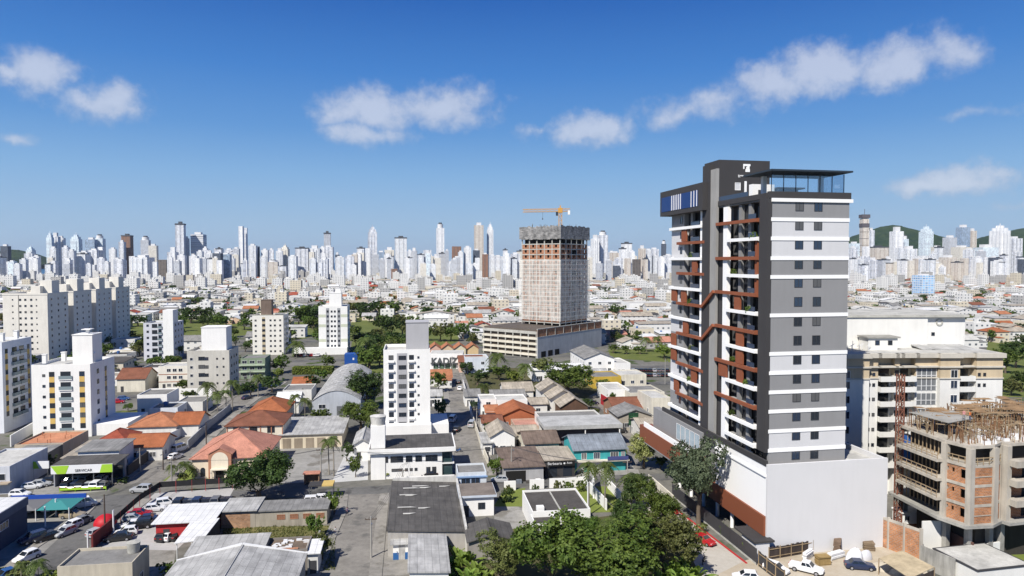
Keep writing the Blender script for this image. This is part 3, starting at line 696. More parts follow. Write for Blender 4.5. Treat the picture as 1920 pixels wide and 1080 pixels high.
# ------------------------------------------------------------------ plants
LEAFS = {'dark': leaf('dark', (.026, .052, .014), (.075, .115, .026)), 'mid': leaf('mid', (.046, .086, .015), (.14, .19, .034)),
         'light': leaf('light', (.10, .15, .022), (.23, .28, .055)), 'olive': leaf('olive', (.07, .088, .024), (.17, .18, .058)),
         'grey': leaf('grey', (.055, .085, .045), (.17, .215, .125)), 'bloom': leaf('bloom', (.14, .18, .04), (.46, .46, .20)), 'palm': leaf('palm', (.042, .066, .015), (.13, .165, .04)),
         'banana': leaf('banana', (.09, .15, .022), (.22, .30, .06))}
BARK = wall((.16, .125, .095), .35, 'bark'); BARKP = wall((.30, .27, .23), .3, 'palm_bark')
def rsphere(r):
    while True:
        v = Vector((r.uniform(-1, 1), r.uniform(-1, 1), r.uniform(-1, 1)))
        if .05 < v.length <= 1: return v
def crown_mb(seed, ncl, nleaf, ls, rx=1.0, rz=.8, cz=0.0, lump=.36):
    """crown of radius about 1: leaf clumps spread through lobes, loose at the edge"""
    r = random.Random(seed); b = MB()
    lobes = [(Vector((0, 0, 0)), .74)]
    for k in range(7):
        a = r.uniform(0, 6.283); q = r.uniform(.4, .66); lobes.append((Vector((q * math.cos(a), q * math.sin(a), r.uniform(-.35, .5))), r.uniform(.34, .54)))
    for k in range(ncl):
        c, R0 = r.choice(lobes); d = rsphere(r).normalized(); d.z = d.z * .9 + .06; p = c + d * R0 * r.uniform(.62, 1.06)
        n0 = d
        for j in range(nleaf):
            q = p + rsphere(r) * lump * r.uniform(.25, .75) * .8; s = ls * r.uniform(.65, 1.35)
            nn = (n0 * .9 + rsphere(r)).normalized(); t1 = nn.cross(Vector((r.uniform(-1, 1), r.uniform(-1, 1), r.uniform(-1, 1)))).normalized(); t2 = nn.cross(t1)
            t1 *= s; t2 *= s * .62
            pts = [q - t1 * .5, q + t2 * .5, q + t1 * .5, q - t2 * .5]
            b.face([(v.x * rx, v.y * rx, v.z * rz + cz) for v in pts], 0, [(0, 0), (1, 0), (1, 1), (0, 1)])
    return b
def trunk_mb(seed, h=1.0, r0=.05, limbs=5, spread=.6, top=.8):
    r = random.Random(seed); b = MB()
    def tube(p, q, ra, rb, n=7):
        p, q = Vector(p), Vector(q); d = (q - p).normalized(); x = d.orthogonal().normalized(); y = d.cross(x)
        rows = [[tuple(c + (x * math.cos(2 * math.pi * k / n) + y * math.sin(2 * math.pi * k / n)) * rr) for k in range(n)] for c, rr in ((p, ra), ((p + q) / 2 + x * ra * .3, (ra + rb) / 2), (q, rb))]
        b.grid(rows, 0, True, True)
    m = Vector((r.uniform(-.03, .03), r.uniform(-.03, .03), h)); tube((0, 0, -.03), m, r0 * 1.25, r0 * .8)
    for k in range(limbs):
        a = 6.283 * k / limbs + r.uniform(-.5, .5); e = m + Vector((spread * math.cos(a) * r.uniform(.5, 1), spread * math.sin(a) * r.uniform(.5, 1), (top) * r.uniform(.4, 1)))
        md = m.lerp(e, .5) + Vector((0, 0, -.05)); tube(m * .96, md, r0 * .55, r0 * .38); tube(md, e, r0 * .38, r0 * .12)
        for j in range(2): tube(md.lerp(e, .3), e + Vector((r.uniform(-.25, .25), r.uniform(-.25, .25), r.uniform(-.1, .2))), r0 * .22, r0 * .08, 5)
    return b
PROT = {}
def tree_protos(level):
    """crowns of unit radius (near / mid / far detail) and trunks of unit crown-base height"""
    if level in PROT: return PROT[level]
    ncl, nl, ls, cnt = {'near': (330, 30, .085, 3), 'mid': (120, 11, .19, 4), 'far': (34, 7, .40, 4)}[level]
    PROT[level] = [(crown_mb(100 + k, ncl, nl, ls, lump=.30).mesh('crown', [LEAFS['mid']]), trunk_mb(40 + k, 1.0, .09 if level != 'far' else .12, 5 if level == 'near' else 3, .55, .75).mesh('trunk', [BARK])) for k in range(cnt)]
    return PROT[level]
CROWNM = {}
def crown_of(level, k, col):
    if (level, k, col) not in CROWNM:
        me = tree_protos(level)[k][0].copy(); me.materials[0] = LEAFS[col]; CROWNM[level, k, col] = me
    return CROWNM[level, k, col]
def tree_at(P, h, wd, col='mid', level='mid', label=None, group=None, clear=.28, name='tree', k=None, cat='tree'):
    """P ground point, h total height, wd crown width in metres"""
    pr = tree_protos(level); k = RN.randrange(len(pr)) if k is None else k % len(pr)
    t = thing(name, label, cat, P, RN.uniform(0, 6.28), group)
    cb = h * clear; rz_ = (h - cb) / 2 * 1.06
    c = put('crown', crown_of(level, k, col), t, (0, 0, cb + rz_ * .93)); c.scale = (wd / 2 * 1.04, wd / 2 * 1.04, rz_ * 1.08)
    tr = put('trunk', pr[k][1], t); tr.scale = (wd * .42, wd * .42, cb + rz_ * .25)
    return t
def tree(px, py, hp, wp, col='mid', level='mid', label=None, group=None, clear=.28, **kw):
    """tree from the picture: foot at (px, py), hp pixels tall, crown wp pixels wide"""
    P = G(px, py); s = P.y / FPX
    return tree_at(P, zat(P, py - hp), wp * s, col, level, label, group, clear, **kw)
def palm_meshes(seed, n=22, L=1.0, nl=9):
    r = random.Random(seed); b = MB()
    for k in range(n):
        a = 6.283 * k / n + r.uniform(-.25, .25); el = r.uniform(-.25, 1.15); d = Vector((math.cos(a), math.sin(a), 0)); sd = Vector((-d.y, d.x, 0)); pr = None
        for j in range(nl + 1):
            t = j / nl; q = d * (L * t * (math.cos(el) * .9 + .12)) + Vector((0, 0, L * (math.sin(el) * t - .85 * t * t)))
            if pr is not None:
                w = L * .26 * (1 - abs(t - .45) * 1.1); dr = -.10 * L
                for s in (1, -1):
                    o = sd * (w * s) + Vector((0, 0, dr * (.6 + t))) + d * (L * .07)
                    m = pr.lerp(q, .62); b.face([pr, m, m + o * 1.0, pr + o * .85])
            pr = q
    c = b.mesh('crown', [LEAFS['palm']])
    tb = MB(); rows = []; bx, by = r.uniform(-.05, .05), r.uniform(-.05, .05)
    for j in range(6):
        t = j / 5; rr = .021 * (1.35 - .6 * t); rows.append([(bx * t * t + rr * math.cos(2 * math.pi * q / 8), by * t * t + rr * math.sin(2 * math.pi * q / 8), t) for q in range(8)])
    tb.grid(rows, 0, True, True); return c, tb.mesh('trunk', [BARKP]), (bx, by)
PALMS = [palm_meshes(s) for s in (3, 4, 5)]
def palm(px, py, hp, wp, label, group=None, k=None):
    P = G(px, py); s = P.y / FPX; k = RN.randrange(3) if k is None else k; c, tr, (bx, by) = PALMS[k]; H = zat(P, py - hp); wd = wp * s
    H -= wd * .18
    t = thing('palm_tree', label, 'palm tree', P, RN.uniform(0, 6.28), group)
    o = put('trunk', tr, t); o.scale = (H * .75, H * .75, H); o = put('crown', c, t, (bx * H * .75, by * H * .75, H * .985)); o.scale = (wd / 2 * 1.08,) * 3
    return t
def bush_mesh(seed, col, n=46, nl=9, ls=.26): return crown_mb(seed, n, nl, ls, 1.0, .8, .5).mesh('shrub', [LEAFS[col]])
BUSH = {}
def bush(P, r, h, col, label, group=None, name='shrub', cat='shrub'):
    if col not in BUSH: BUSH[col] = [bush_mesh(60 + k, col) for k in range(2)]
    o = put(name, RN.choice(BUSH[col]), None, P, RN.uniform(0, 6.28), (r, r, h)); return tag(o, label, cat, group)
def banana(P, h, label, group):
    if 'b' not in PROT:
        b = MB(); r = random.Random(5)
        for k in range(15):
            a = 6.283 * k / 15 * 2.4; el = r.uniform(.45, 1.35); d = Vector((math.cos(a), math.sin(a), 0)); sd = Vector((-d.y, d.x, 0)); pr = None; LL = r.uniform(.7, 1.0)
            base = Vector((r.uniform(-.2, .2), r.uniform(-.2, .2), r.uniform(.0, .25)))
            for j in range(7):
                t = j / 6; q = base + d * (LL * t * math.cos(el)) + Vector((0, 0, LL * (math.sin(el) * t - .42 * t * t)))
                w = .105 * math.sin(math.pi * min(1, .12 + t * .88)) + .008
                if pr is not None:
                    for s in (1, -1): b.face([pr[0], q, q + sd * (w * s) + Vector((0, 0, .03)), pr[0] + sd * (pr[1] * s) + Vector((0, 0, .03))])
                pr = (q, w)
        PROT['b'] = b.mesh('banana_plant', [LEAFS['banana']])
    o = put('banana_plant', PROT['b'], None, P, RN.uniform(0, 6.28), h); return tag(o, label, 'banana plant', group)
# ------------------------------------------------------------------ vehicles
RUB = plain('tyre', (.018, .018, .018), .8, .2); RIM = plain('rim', (.4, .4, .42), .35, .5, .5); LAMP = plain('headlight', (.75, .76, .78), .15, .6); TAIL = plain('tail_light', (.35, .01, .01), .25, .5)
CARGL = plain('car_glass', (.015, .018, .022), .05, .8)
PAINT = {k: plain('paint_' + k, c, .25, .6) for k, c in dict(white=(.72, .72, .72), silver=(.36, .37, .38), grey=(.13, .135, .14), black=(.018, .018, .02), red=(.36, .012, .016), blue=(.03, .09, .25), navy=(.02, .03, .07), wine=(.14, .012, .016), gold=(.30, .25, .17)).items()}
CARM = {}
def car_meshes(kind, col):
    if (kind, col) in CARM: return CARM[kind, col]
    st = {'hatch': [(-1.92, .38, .80, .70), (-1.84, .27, .98, .80), (-1.2, .22, .98, .84), (0, .21, .94, .85), (.95, .22, .92, .84), (1.65, .26, .80, .78), (1.95, .36, .62, .64)],
          'sedan': [(-2.2, .40, .80, .72), (-2.1, .28, .94, .82), (-1.3, .22, .97, .86), (0, .21, .93, .87), (1.1, .22, .91, .86), (1.95, .26, .80, .80), (2.22, .36, .62, .66)],
          'suv': [(-2.15, .45, .95, .76), (-2.05, .34, 1.1, .86), (-1.2, .3, 1.12, .9), (0, .3, 1.08, .91), (1.1, .3, 1.06, .9), (1.9, .34, .96, .85), (2.18, .44, .74, .72)],
          'pickup': [(-2.5, .5, 1.0, .82), (-2.45, .4, 1.05, .86), (-.75, .34, 1.07, .9), (0, .34, 1.07, .9), (1.2, .34, 1.05, .9), (2.2, .38, .96, .85), (2.5, .5, .74, .72)],
          'van': [(-2.3, .4, 1.1, .84), (-2.25, .32, 1.2, .9), (-1.2, .3, 1.2, .93), (0, .3, 1.15, .93), (1.5, .3, 1.1, .92), (2.1, .34, .95, .86), (2.3, .44, .7, .74)]}[kind]
    cb = {'hatch': (-1.86, .98, -1.45, .12, .95, 1.47), 'sedan': (-1.62, 1.05, -1.02, .18, .94, 1.43), 'suv': (-2.08, 1.05, -1.8, .25, 1.08, 1.70), 'pickup': (-.75, 1.2, -.6, .45, 1.05, 1.68), 'van': (-2.26, 1.7, -2.15, .95, 1.16, 1.98)}[kind]
    b = MB(); rows = []
    for x, zl, zt, w in st:
        zm = zl + (zt - zl) * .55
        rows.append([(x, -w * .94, zl), (x, w * .94, zl), (x, w, zm), (x, w * .95, zt - .05), (x, w * .80, zt), (x, -w * .80, zt), (x, -w * .95, zt - .05), (x, -w, zm)])
    b.grid(rows[::-1], 0, False, True); b.face(rows[0]); b.face(rows[-1][::-1])
    x0, x1, x2, x3, z0, z1 = cb; w0 = st[3][3] * .95; w1 = w0 * .80
    B = [(x0, -w0, z0 - .06), (x1, -w0, z0 - .06), (x1, w0, z0 - .06), (x0, w0, z0 - .06)]; Tt = [(x2, -w1, z1), (x3, -w1, z1), (x3, w1, z1), (x2, w1, z1)]
    for k in range(4): b.face([B[k], B[(k + 1) % 4], Tt[(k + 1) % 4], Tt[k]])
    b.face(Tt)
    body = b.mesh('body', [PAINT[col]])
    g = MB()
    for k in range(4):
        q = [Vector(B[k]), Vector(B[(k + 1) % 4]), Vector(Tt[(k + 1) % 4]), Vector(Tt[k])]; nn = (q[1] - q[0]).cross(q[3] - q[0]).normalized() * .015
        f = lambda u, v: (q[0].lerp(q[1], u)).lerp(q[3].lerp(q[2], u), v) + nn
        for ua, ub in (((.06, .47), (.52, .92)) if k in (0, 2) else ((.07, .93),)): g.face([f(ua, .22), f(ub, .22), f(ub, .88), f(ua, .88)])
    win = g.mesh('window', [CARGL])
    wh = MB()
    R = .36 if kind in ('suv', 'pickup') else .31
    wh.grid([[(R * math.cos(a * .5236), s, R * math.sin(a * .5236)) for a in range(12)] for s in (-.1, .1)], 0, True, True)
    for s in (-.1, .1):
        f = [(R * math.cos(a * .5236), s, R * math.sin(a * .5236)) for a in range(12)]; wh.face(f if s < 0 else f[::-1])
        f = [(R * .6 * math.cos(a * .5236), s * 1.06, R * .6 * math.sin(a * .5236)) for a in range(12)]; wh.face(f if s < 0 else f[::-1], 1)
    hl = MB(); hl.box(-.06, -.17, -.07, .05, .17, .08); 
    CARM[kind, col] = (body, win, wh.mesh('wheel', [RUB, RIM]), hl.mesh('headlight', [LAMP]), hl.mesh('tail_light', [TAIL]), st, R)
    return CARM[kind, col]
def car(px, py, hd, kind, col, label, group=None, cat='car', P=None):
    P = P or G(px, py, .03); body, win, wh, hl, tl, st, R = car_meshes(kind, col)
    t = thing('parked_car' if cat == 'car' else cat.replace(' ', '_'), label, cat, P, rad(hd), group)
    put('body', body, t); put('window', win, t)
    xa = st[-1][0] * .63
    for x in (-xa, xa):
        for y in (-1, 1): put('wheel', wh, t, (x, y * (st[3][3] - .06), R))
    for y in (-.52, .52):
        put('headlight', hl, t, (st[-1][0] - .10, y, st[-1][2] - .02)); put('tail_light', tl, t, (st[0][0] + .05, y, st[0][2] - .02))
    return t
# ------------------------------------------------------------------ street furniture and people
POLEC = wall((.36, .345, .32), .15, 'pole_concrete'); WOODP = wall((.13, .10, .08), .3, 'pole_wood')
def pole(px, py, top, label, wood=False, arms=True, lamp=True, group='utility poles along the streets', rz=8):
    P = G(px, py); H = zat(P, top); t = thing('utility_pole', label, 'utility pole', P, rad(rz), group)
    b = MB(); b.cyl(0, 0, -.2, H, .17, 10, 0, .10); b.build('pole', WOODP if wood else POLEC, t)
    if arms:
        a = MB(); a.box(-.95, -.06, H - .55, .95, .06, H - .43)
        for x in (-.85, -.3, .3, .85): a.cyl(x, 0, H - .43, H - .25, .05, 6)
        a.build('crossarm', WOODP, t)
    if lamp:
        a = MB(); a.bar((0, 0, H * .82), (.2, -1.5, H * .90), .07); a.build('lamp_arm', STEEL, t); h = MB(); h.box(.1, -1.95, H * .89, .32, -1.4, H * .92); h.build('lamp_head', STEEL, t)
    return t
def lot_post(px, py, top, label, group='white posts round the car yards'):
    P = G(px, py); H = zat(P, top); b = MB(); b.cyl(0, 0, -.2, H, .13, 10); b.cyl(0, 0, H, H + .06, .16, 10)
    o = b.build('post', FRAMEW, None, P); return tag(o, label, 'post', group)
SKIN = plain('skin', (.34, .19, .13), .6, .3); HAIR = plain('hair', (.02, .014, .01), .7, .2)
def person(P, rz, shirt, trous, label, stride=.12, arm=.12, h=1.72, hat=None):
    vs = [(0, 0, .96), (0, 0, 1.12), (0, .0, 1.38), (0, 0, 1.50), (0, .02, 1.60), (0, .02, 1.70),
          (.10, 0, .90), (.11, stride, .50), (.11, stride * .6 - .04, .09), (.11, stride * .6 + .12, .04), (-.10, 0, .90), (-.11, -stride, .50), (-.11, -stride * 1.6, .10), (-.11, -stride * 1.6 + .15, .05),
          (.19, 0, 1.42), (.25, -.03 - arm * .3, 1.16), (.26, .05 + arm, .93), (.26, .08 + arm, .85), (-.19, 0, 1.42), (-.25, -.03 + arm * .3, 1.16), (-.26, .05 - arm * .4, .93), (-.26, .07 - arm * .4, .85)]
    es = [(0, 1), (1, 2), (2, 3), (3, 4), (4, 5), (0, 6), (6, 7), (7, 8), (8, 9), (0, 10), (10, 11), (11, 12), (12, 13), (2, 14), (14, 15), (15, 16), (16, 17), (2, 18), (18, 19), (19, 20), (20, 21)]
    rr = [.145, .135, .15, .06, .095, .085, .09, .065, .045, .04, .09, .065, .045, .04, .062, .045, .033, .03, .062, .045, .033, .03]
    me = bpy.data.meshes.new('person'); me.from_pydata(vs, es, []); o = bpy.data.objects.new('person', me); COL.objects.link(o)
    m = o.modifiers.new('skin', 'SKIN'); m.use_smooth_shade = True
    for i, v in enumerate(me.skin_vertices[0].data): v.radius = (rr[i], rr[i] * (.75 if i in (0, 1, 2) else 1)); v.use_root = i == 0
    o.modifiers.new('sub', 'SUBSURF').levels = 1
    dg = bpy.context.evaluated_depsgraph_get(); m2 = bpy.data.meshes.new_from_object(o.evaluated_get(dg)); o.modifiers.clear(); o.data = m2; m2.name = 'person'
    m2.materials.clear()
    for mm in (SKIN, shirt, trous, HAIR): m2.materials.append(mm)
    for p in m2.polygons:
        c = p.center; a = abs(c.x)
        p.material_index = 3 if (c.z > 1.66 or (c.z > 1.56 and c.y < 0)) else 0 if (c.z > 1.46 or (a > .17 and c.z < 1.12)) else 1 if c.z > .94 else 0 if c.z < .06 else 2
    o.location = P; o.rotation_euler = (0, 0, rz); o.scale = (h / 1.76,) * 3
    return tag(o, label, 'person')
# ------------------------------------------------------------------ foreground, left: car yards, sheds, church
t, L, w_, d_ = house('flat grey roofed building with a round water tank by the avenue', (107, 1066), (248, 1062), (152, 1031), 4.6, 'flat', 0, wall((.52, .47, .38), .2), F_GREY)
tank(t, w_ - 1.6, d_ * .75, 4.5, .95, 1.5, CONCL)
t, L, w_, d_ = house('long grey corrugated shed with white gable flashing at the bottom edge', (334, 1052), (572, 1045), None, 4.8, 'gy', 1.7, wall((.35, .34, .33)), S_LIGHT, back=True, D=16, win=None, doors=False, cat='shed', name='shed', ov=.3)
b = MB(); m = w_ / 2
b.bar((-.3, d_ + .36, 4.65), (m, d_ + .36, 6.62), .12, .45); b.bar((m, d_ + .36, 6.62), (w_ + .3, d_ + .36, 4.65), .12, .45); b.build('ridge_flashing', FRAMEW, t)
house('worn grey sheet roofed workshop behind the gabled shed', (352, 1040), (489, 1034), (372, 1013), 4.0, 'shed', .5, wall((.4, .38, .34)), S_LIGHT, win=None, cat='workshop', name='workshop')
t, L, w_, d_ = house('flat dirty roof with rubble and white debris beside the weed lot', (492, 1037), (576, 1036), (500, 1012), 3.6, 'flat', 0, wall((.22, .2, .18)), flatroof((.17, .13, .10), 'dirty'), win=None, cat='outbuilding', name='outbuilding')
r = random.Random(4); b = MB()
for k in range(26): x, y = r.uniform(.8, w_ - .8), r.uniform(1.5, d_ - .5); b.box(x, y, 3.4, x + r.uniform(.2, .9), y + r.uniform(.1, .4), 3.55 + r.uniform(0, .2))
b.box(1.5, .7, 3.4, w_ - 1.5, 1.2, 3.72, 1); b.build('rubble', [FRAMEW, BRICK], t)
house('narrow white lean-to beside the lane at the end of the rubble roof', (577, 1036), (594, 1036), (583, 1016), 3.4, 'shed', .3, WHITE2, S_WHITE, win=None, cat='outbuilding', name='outbuilding')
RED = wall((.40, .03, .035), .06, 'red_wall')
house('car yard office with a white sheet roof and red walls', (292, 980), (397, 975), (304, 951), 3.3, 'shed', .25, RED, S_WHITE, ov=.6, win=None, cat='office', name='car_yard_office')
t = thing('carport', 'white slanting carport roof beside the red walled office', 'carport', G(326, 1019, 0)); 
q = [G(326, 1019, 2.9), G(380, 1012, 2.9), G(412, 971, 3.6), G(357, 979, 3.6)]; o_ = t.location
b = MB(); b.slab([tuple(p - o_) for p in q], .12); b.build('roof', S_WHITE, t)
for p in (q[0].lerp(q[2], .06), q[1].lerp(q[3], .06), q[2].lerp(q[0], .06), q[3].lerp(q[1], .06)): b = MB(); b.cyl(0, 0, -.05, p.z - .1, .07, 8); b.build('post', FRAMEW, t, (p.x - o_.x, p.y - o_.y, 0))
b = MB(); a_, c_ = q[1] - o_, q[2] - o_; b.face([(a_.x, a_.y, 0), (c_.x, c_.y, 0), (c_.x, c_.y, 3.5), (a_.x, a_.y, 2.8)]); b.build('open_side_shade', DARK, t)  # dark sheet standing in for the shade within the carport's open side
reserve(*G(370, 1000).to_2d(), 8)
t, L, w_, d_ = house('long concrete block shed with a grey strip roof behind the weed lot', (415, 961), (613, 960), (430, 944), 3.0, 'shed', .25, wall((.44, .40, .33), .3), S_GREY, ov=.25, win=None, doors=False, cat='shed', name='shed', rz=7)
for k in range(4): window(t, w_ * (.56 + .125 * k), 0, 1.35, 0, 1.3, .75, BRICK, 'three', plain('brick_vent', (.25, .12, .07), .9))
b = MB(); b.box(-.05, -.06, -.1, w_ * .27, 0, 2.6); b.build('brick_wall', brick((.46, .25, .13), key='old'), t)
t, L, w_, d_ = house('small pale roofed shed joined to the long block shed', (417, 958), (478, 956), (433, 937), 3.3, 'shed', .2, wall((.4, .36, .3)), S_LIGHT, win=None, doors=False, cat='shed', name='shed', rz=7)
t = thing('kiosk', 'corner carport with a black and yellow canopy over white cars', 'carport', G(578, 938), rad(7)); W_ = 4.9
b = MB(); b.box(0, 0, 2.7, W_ * .55, 2.8, 2.95); b.build('roof', DARK, t); b = MB(); b.box(W_ * .55, -.2, 2.75, W_, 2.8, 3.05); b.build('roof', wall((.55, .40, .14), .1, 'ochre'), t)
for x, y in ((.2, .2), (W_ - .2, .2), (.2, 2.6), (W_ - .2, 2.6)): b = MB(); b.cyl(x, y, 0, 2.7, .08, 8); b.build('post', STEEL, t)
# church
t, L, w_, d_ = house('salmon roofed church with an arched portal facing the cross street', (360, 859), (497, 853), None, 4.7, 'hip', 4.2, wall((.74, .64, .50), .1), T_SAL, cat='church', name='church', D=17, win=None, doors=False, ov=.5)
u0, u1 = L.su(391, -1.2), L.su(434, -1.2); um = (u0 + u1) / 2; zt = L.sz(841, um, -1.2); ze = L.sz(852, um, -1.2)
SALW = wall((.46, .22, .14), .12, 'salmon_wall'); CRW = wall((.76, .68, .55), .08, 'church_cream')
b = MB(); n = 14; ar = (u1 - u0) * .37; zc = ze - ar * .72
out = [(u0, -1.2, 0), (u1, -1.2, 0), (u1, -1.2, ze), (um, -1.2, zt), (u0, -1.2, ze)]
b.face(out); back = [(p[0], 2.0, p[2]) for p in out]
for k in range(5): b.face([out[(k + 1) % 5], out[k], back[k], back[(k + 1) % 5]])
b.build('portal', SALW, t)
b = MB(); arc = [(um + ar * math.cos(math.pi * k / n), -1.26, zc + ar * math.sin(math.pi * k / n)) for k in range(n + 1)]
b.face([(um - ar, -1.26, 0), (um + ar, -1.26, 0)] + arc); b.build('arch_panel', CRW, t)
b = MB(); b.box(um - ar, -2.2, 2.35, um + ar, -1.27, 2.6); b.box(um - ar, -2.2, 0, um - ar + .35, -1.9, 2.35); b.box(um + ar - .35, -2.2, 0, um + ar, -1.9, 2.35); b.build('porch', CRW, t)
b = MB(); b.box(um - .85, -1.34, 0, um + .85, -1.27, 2.25); b.build('door', DARKROOM, t)
b = MB(); b.bar((u0 - .35, .3, ze + .02), (um, .3, zt + .16), 3.3, .16); b.bar((um, .3, zt + .16), (u1 + .35, .3, ze + .02), 3.3, .16); b.build('portal_roof', T_SAL, t)
for x in (u0 - 3.3, u0 - 1.5):
    f = MB(); n = 8; f.face([(x - .5, -.03, .5), (x + .5, -.03, .5)] + [(x + .5 * math.cos(math.pi * k / n), -.03, 2.0 + .5 * math.sin(math.pi * k / n)) for k in range(n + 1)]); f.build('window', GLASS, t)
b = MB(); 
for k in range(3): b.box(um - 2.2, -3.6 + k * .45, -.1, um + 2.2, -2.25, .12 * (k + 1))
b.build('steps', CONCL, t)
t, L, w_, d_ = house('two storey cream parish hall with a brown hipped roof', (424, 798), (530, 799), None, 6.4, 'hip', 2.4, wall((.74, .68, .56), .1), T_BR, cat='hall', name='parish_hall', D=12.5, win=None, doors=False)
wins(t, w_, d_, 'F', [w_ * .19, w_ * .48, w_ * .79], [4.3], 1.7, 1.5, FRAMED, 'three')
for k in range(6): b = MB(); x = .1 + (w_ - .3) * k / 5; b.box(x, -.12, -.2, x + .22, -.003, 6.1); b.build('pilaster', SALW, t)
house('orange tiled roof house behind the parish hall', (466, 772), (536, 771), None, 5.2, 'hip', 2.6, CREAM, T_OR, D=14, win=None)
house('pale pitched annex between the orange roof and the palms', (518, 752), (560, 750), None, 4.6, 'gx', 2.0, WHITE2, S_WHITE, D=9, win=None)
t, L, w_, d_ = house('long low cream hall with a pale flat sheet roof and garage openings', (526, 815), (641, 812), (542, 786), 3.7, 'shed', .5, wall((.66, .58, .44), .15), S_LIGHT, cat='hall', name='low_hall', win=None, doors=False, ov=.5)
for k in range(5): b = MB(); x = .5 + (w_ - 1) * k / 5; b.box(x, -.05, 0, x + w_ / 5 - 1.0, .02, 2.6); b.build('garage_door', wall((.30, .25, .19), .2, 'garage'), t)
# white two-storey office with the round tank
t, L, w_, d_ = house('white two storey office building with a dark flat roof and strip windows', (695, 850), (829, 845), None, 5.9, 'none', 0, WHITE, F_DARK, cat='office', name='office_building', D=11.5, win=None, doors=False)
ux = L.su(854, 0, 6); b = MB(); b.box(-.6, -.9, 5.9, ux, 11.8, 6.9); b.build('roof_fascia', WHITE, t); b = MB(); b.box(-.3, -.6, 6.9, ux - .3, 11.5, 6.94); b.build('roof', S_DARK, t)
b = MB(); b.box(w_, .4, .05, ux - .8, .5, 5.9); b.box(ux - .8, .4, .05, ux - .7, 9, 5.9); b.build('glazed_end', plain('green_glass', (.03, .055, .06), .08, .7), t); b = MB(); b.box(w_, 0, 2.9, ux - .3, 9, 3.15); b.build('floor_slab', WHITE, t)
for px, wp in ((702, 14), (716, 4), (725, 4), (744, 22), (767, 11), (785, 11), (809, 21)): window(t, L.su(px, 0, 4), 0, 3.75, 0, wp * .119, 1.2, FRAMED, 'two')
for px, wp in ((703, 12), (744, 18), (762, 4), (771, 4), (780, 4)): window(t, L.su(px, 0, 1.5), 0, 1.7, 0, max(.5, wp * .119), .5, FRAMED, 'two')
for px in (801, 805, 812, 816): window(t, L.su(px, 0, 1.5), 0, .7, 0, .3, 1.6, FRAMED, 'one')
x0, x1 = L.su(695, -.2, 8), L.su(722, -.2, 8); zt = L.sz(799, x0, 0)
b = MB(); b.box(x0, -.2, -.3, x1, 3.2, zt); b.build('tank_tower', WHITE, t); tank(t, (x0 + x1) / 2, 1.5, zt, 1.75, 1.9, wall((.62, .61, .58), .25, 'old_tank'))
house('low white annex with a grey gabled roof left of the office', (664, 832), (694, 830), None, 4.2, 'gy', 1.2, WHITE, S_LIGHT, cat='annex', name='annex', D=12, win=None)
t, L, w_, d_ = house('small flat roofed garage building in pale blue and white beside the dark shed', (858, 889), (912, 887), (852, 872), 5.0, 'flat', 0, wall((.62, .66, .70), .15), F_GREY, cat='garage', name='garage_building', win=None, doors=False)
wins(t, w_, d_, 'F', [w_ * .28, w_ * .62], [2.9], 1.7, 1.1, wall((.12, .22, .42), .1, 'blue_trim')); b = MB(); b.box(-.2, -.25, 4.2, w_ + .2, 0, 4.5); b.build('blue_fascia', wall((.22, .33, .52), .1, 'blue_trim2'), t)
t, L, w_, d_ = house('small white house with a flat brown roof and pale blue fascia in the garden yard', (865, 933), (926, 931), (860, 912), 3.7, 'none', 0, WHITE, F_GREY, win=None, doors=False)
b = MB(); b.box(-.5, -.5, 3.7, w_ + .5, d_ + .4, 4.1); b.build('roof_edge', wall((.55, .60, .68), .12, 'pale_blue'), t); b = MB(); b.box(-.4, -.4, 4.1, w_ + .4, d_ + .3, 4.14); b.build('roof', flatroof((.20, .17, .15), 'brownroof'), t)
window(t, w_ * .62, 0, 1.4, 0, 1.2, 1.1, FRAMED); door(t, w_, d_, 'F', .9)
# big dark shed and its fronts
t, L, w_, d_ = house('large dark grey corrugated warehouse roof beside the lane', (727, 1004), (872, 990), (737, 910), 3.5, 'shedr', .9, wall((.42, .40, .37), .2), S_DARK, cat='warehouse', name='warehouse', win=None, doors=False, ov=.2)
b = MB(); b.box(w_, 0, -.3, w_ + .35, d_ + .4, 4.3); b.box(0, d_ + .21, -.3, w_, d_ + .5, 4.8); b.build('parapet', wall((.62, .61, .58), .25, 'parapet_white'), t)
r = random.Random(9); b = MB()
for k in range(9): x, y = r.uniform(1, w_ - 3), r.uniform(2, d_ - 2); z = 3.54 + .9 * (1 - x / w_); b.slab([(x, y, z + .04), (x + r.choice((1.1, 1.1, 3.3)), y, z), (x + 2.2, y + .5, z), (x, y + .5, z + .04)], .03)
b.build('skylight', F_LIGHT, t)
t, L, w_, d_ = house('pale grey pitched roof at the front corner of the warehouse', (768, 1076), (841, 1064), (769, 1006), 3.4, 'shedr', .4, WHITE2, S_LIGHT, cat='warehouse', name='warehouse_annex', win=None, doors=False, ov=.3)
t, L, w_, d_ = house('small white workshop front with a blue painted base and grey shutter', (737, 1019), (769, 1018), (733, 1004), 2.7, 'shed', .4, WHITE, S_LIGHT, cat='workshop', name='workshop', win=None, doors=False)
b = MB(); b.box(-.02, -.04, -.1, w_ * .32, 0, 1.15); b.box(w_ * .7, -.04, -.1, w_ + .02, 0, 1.15); b.build('blue_base', wall((.03, .12, .32), .1, 'blue_base'), t)
b = MB(); b.box(w_ * .33, -.05, 0, w_ * .69, .02, 2.6); b.build('shutter', S_LIGHT, t)
house('dark gabled shed roof between the warehouse and the garden trees', (880, 1014), (962, 1006), (876, 985), 3.8, 'gy', 1.0, wall((.3, .28, .26)), S_DARK, cat='shed', name='shed', win=None, doors=False)
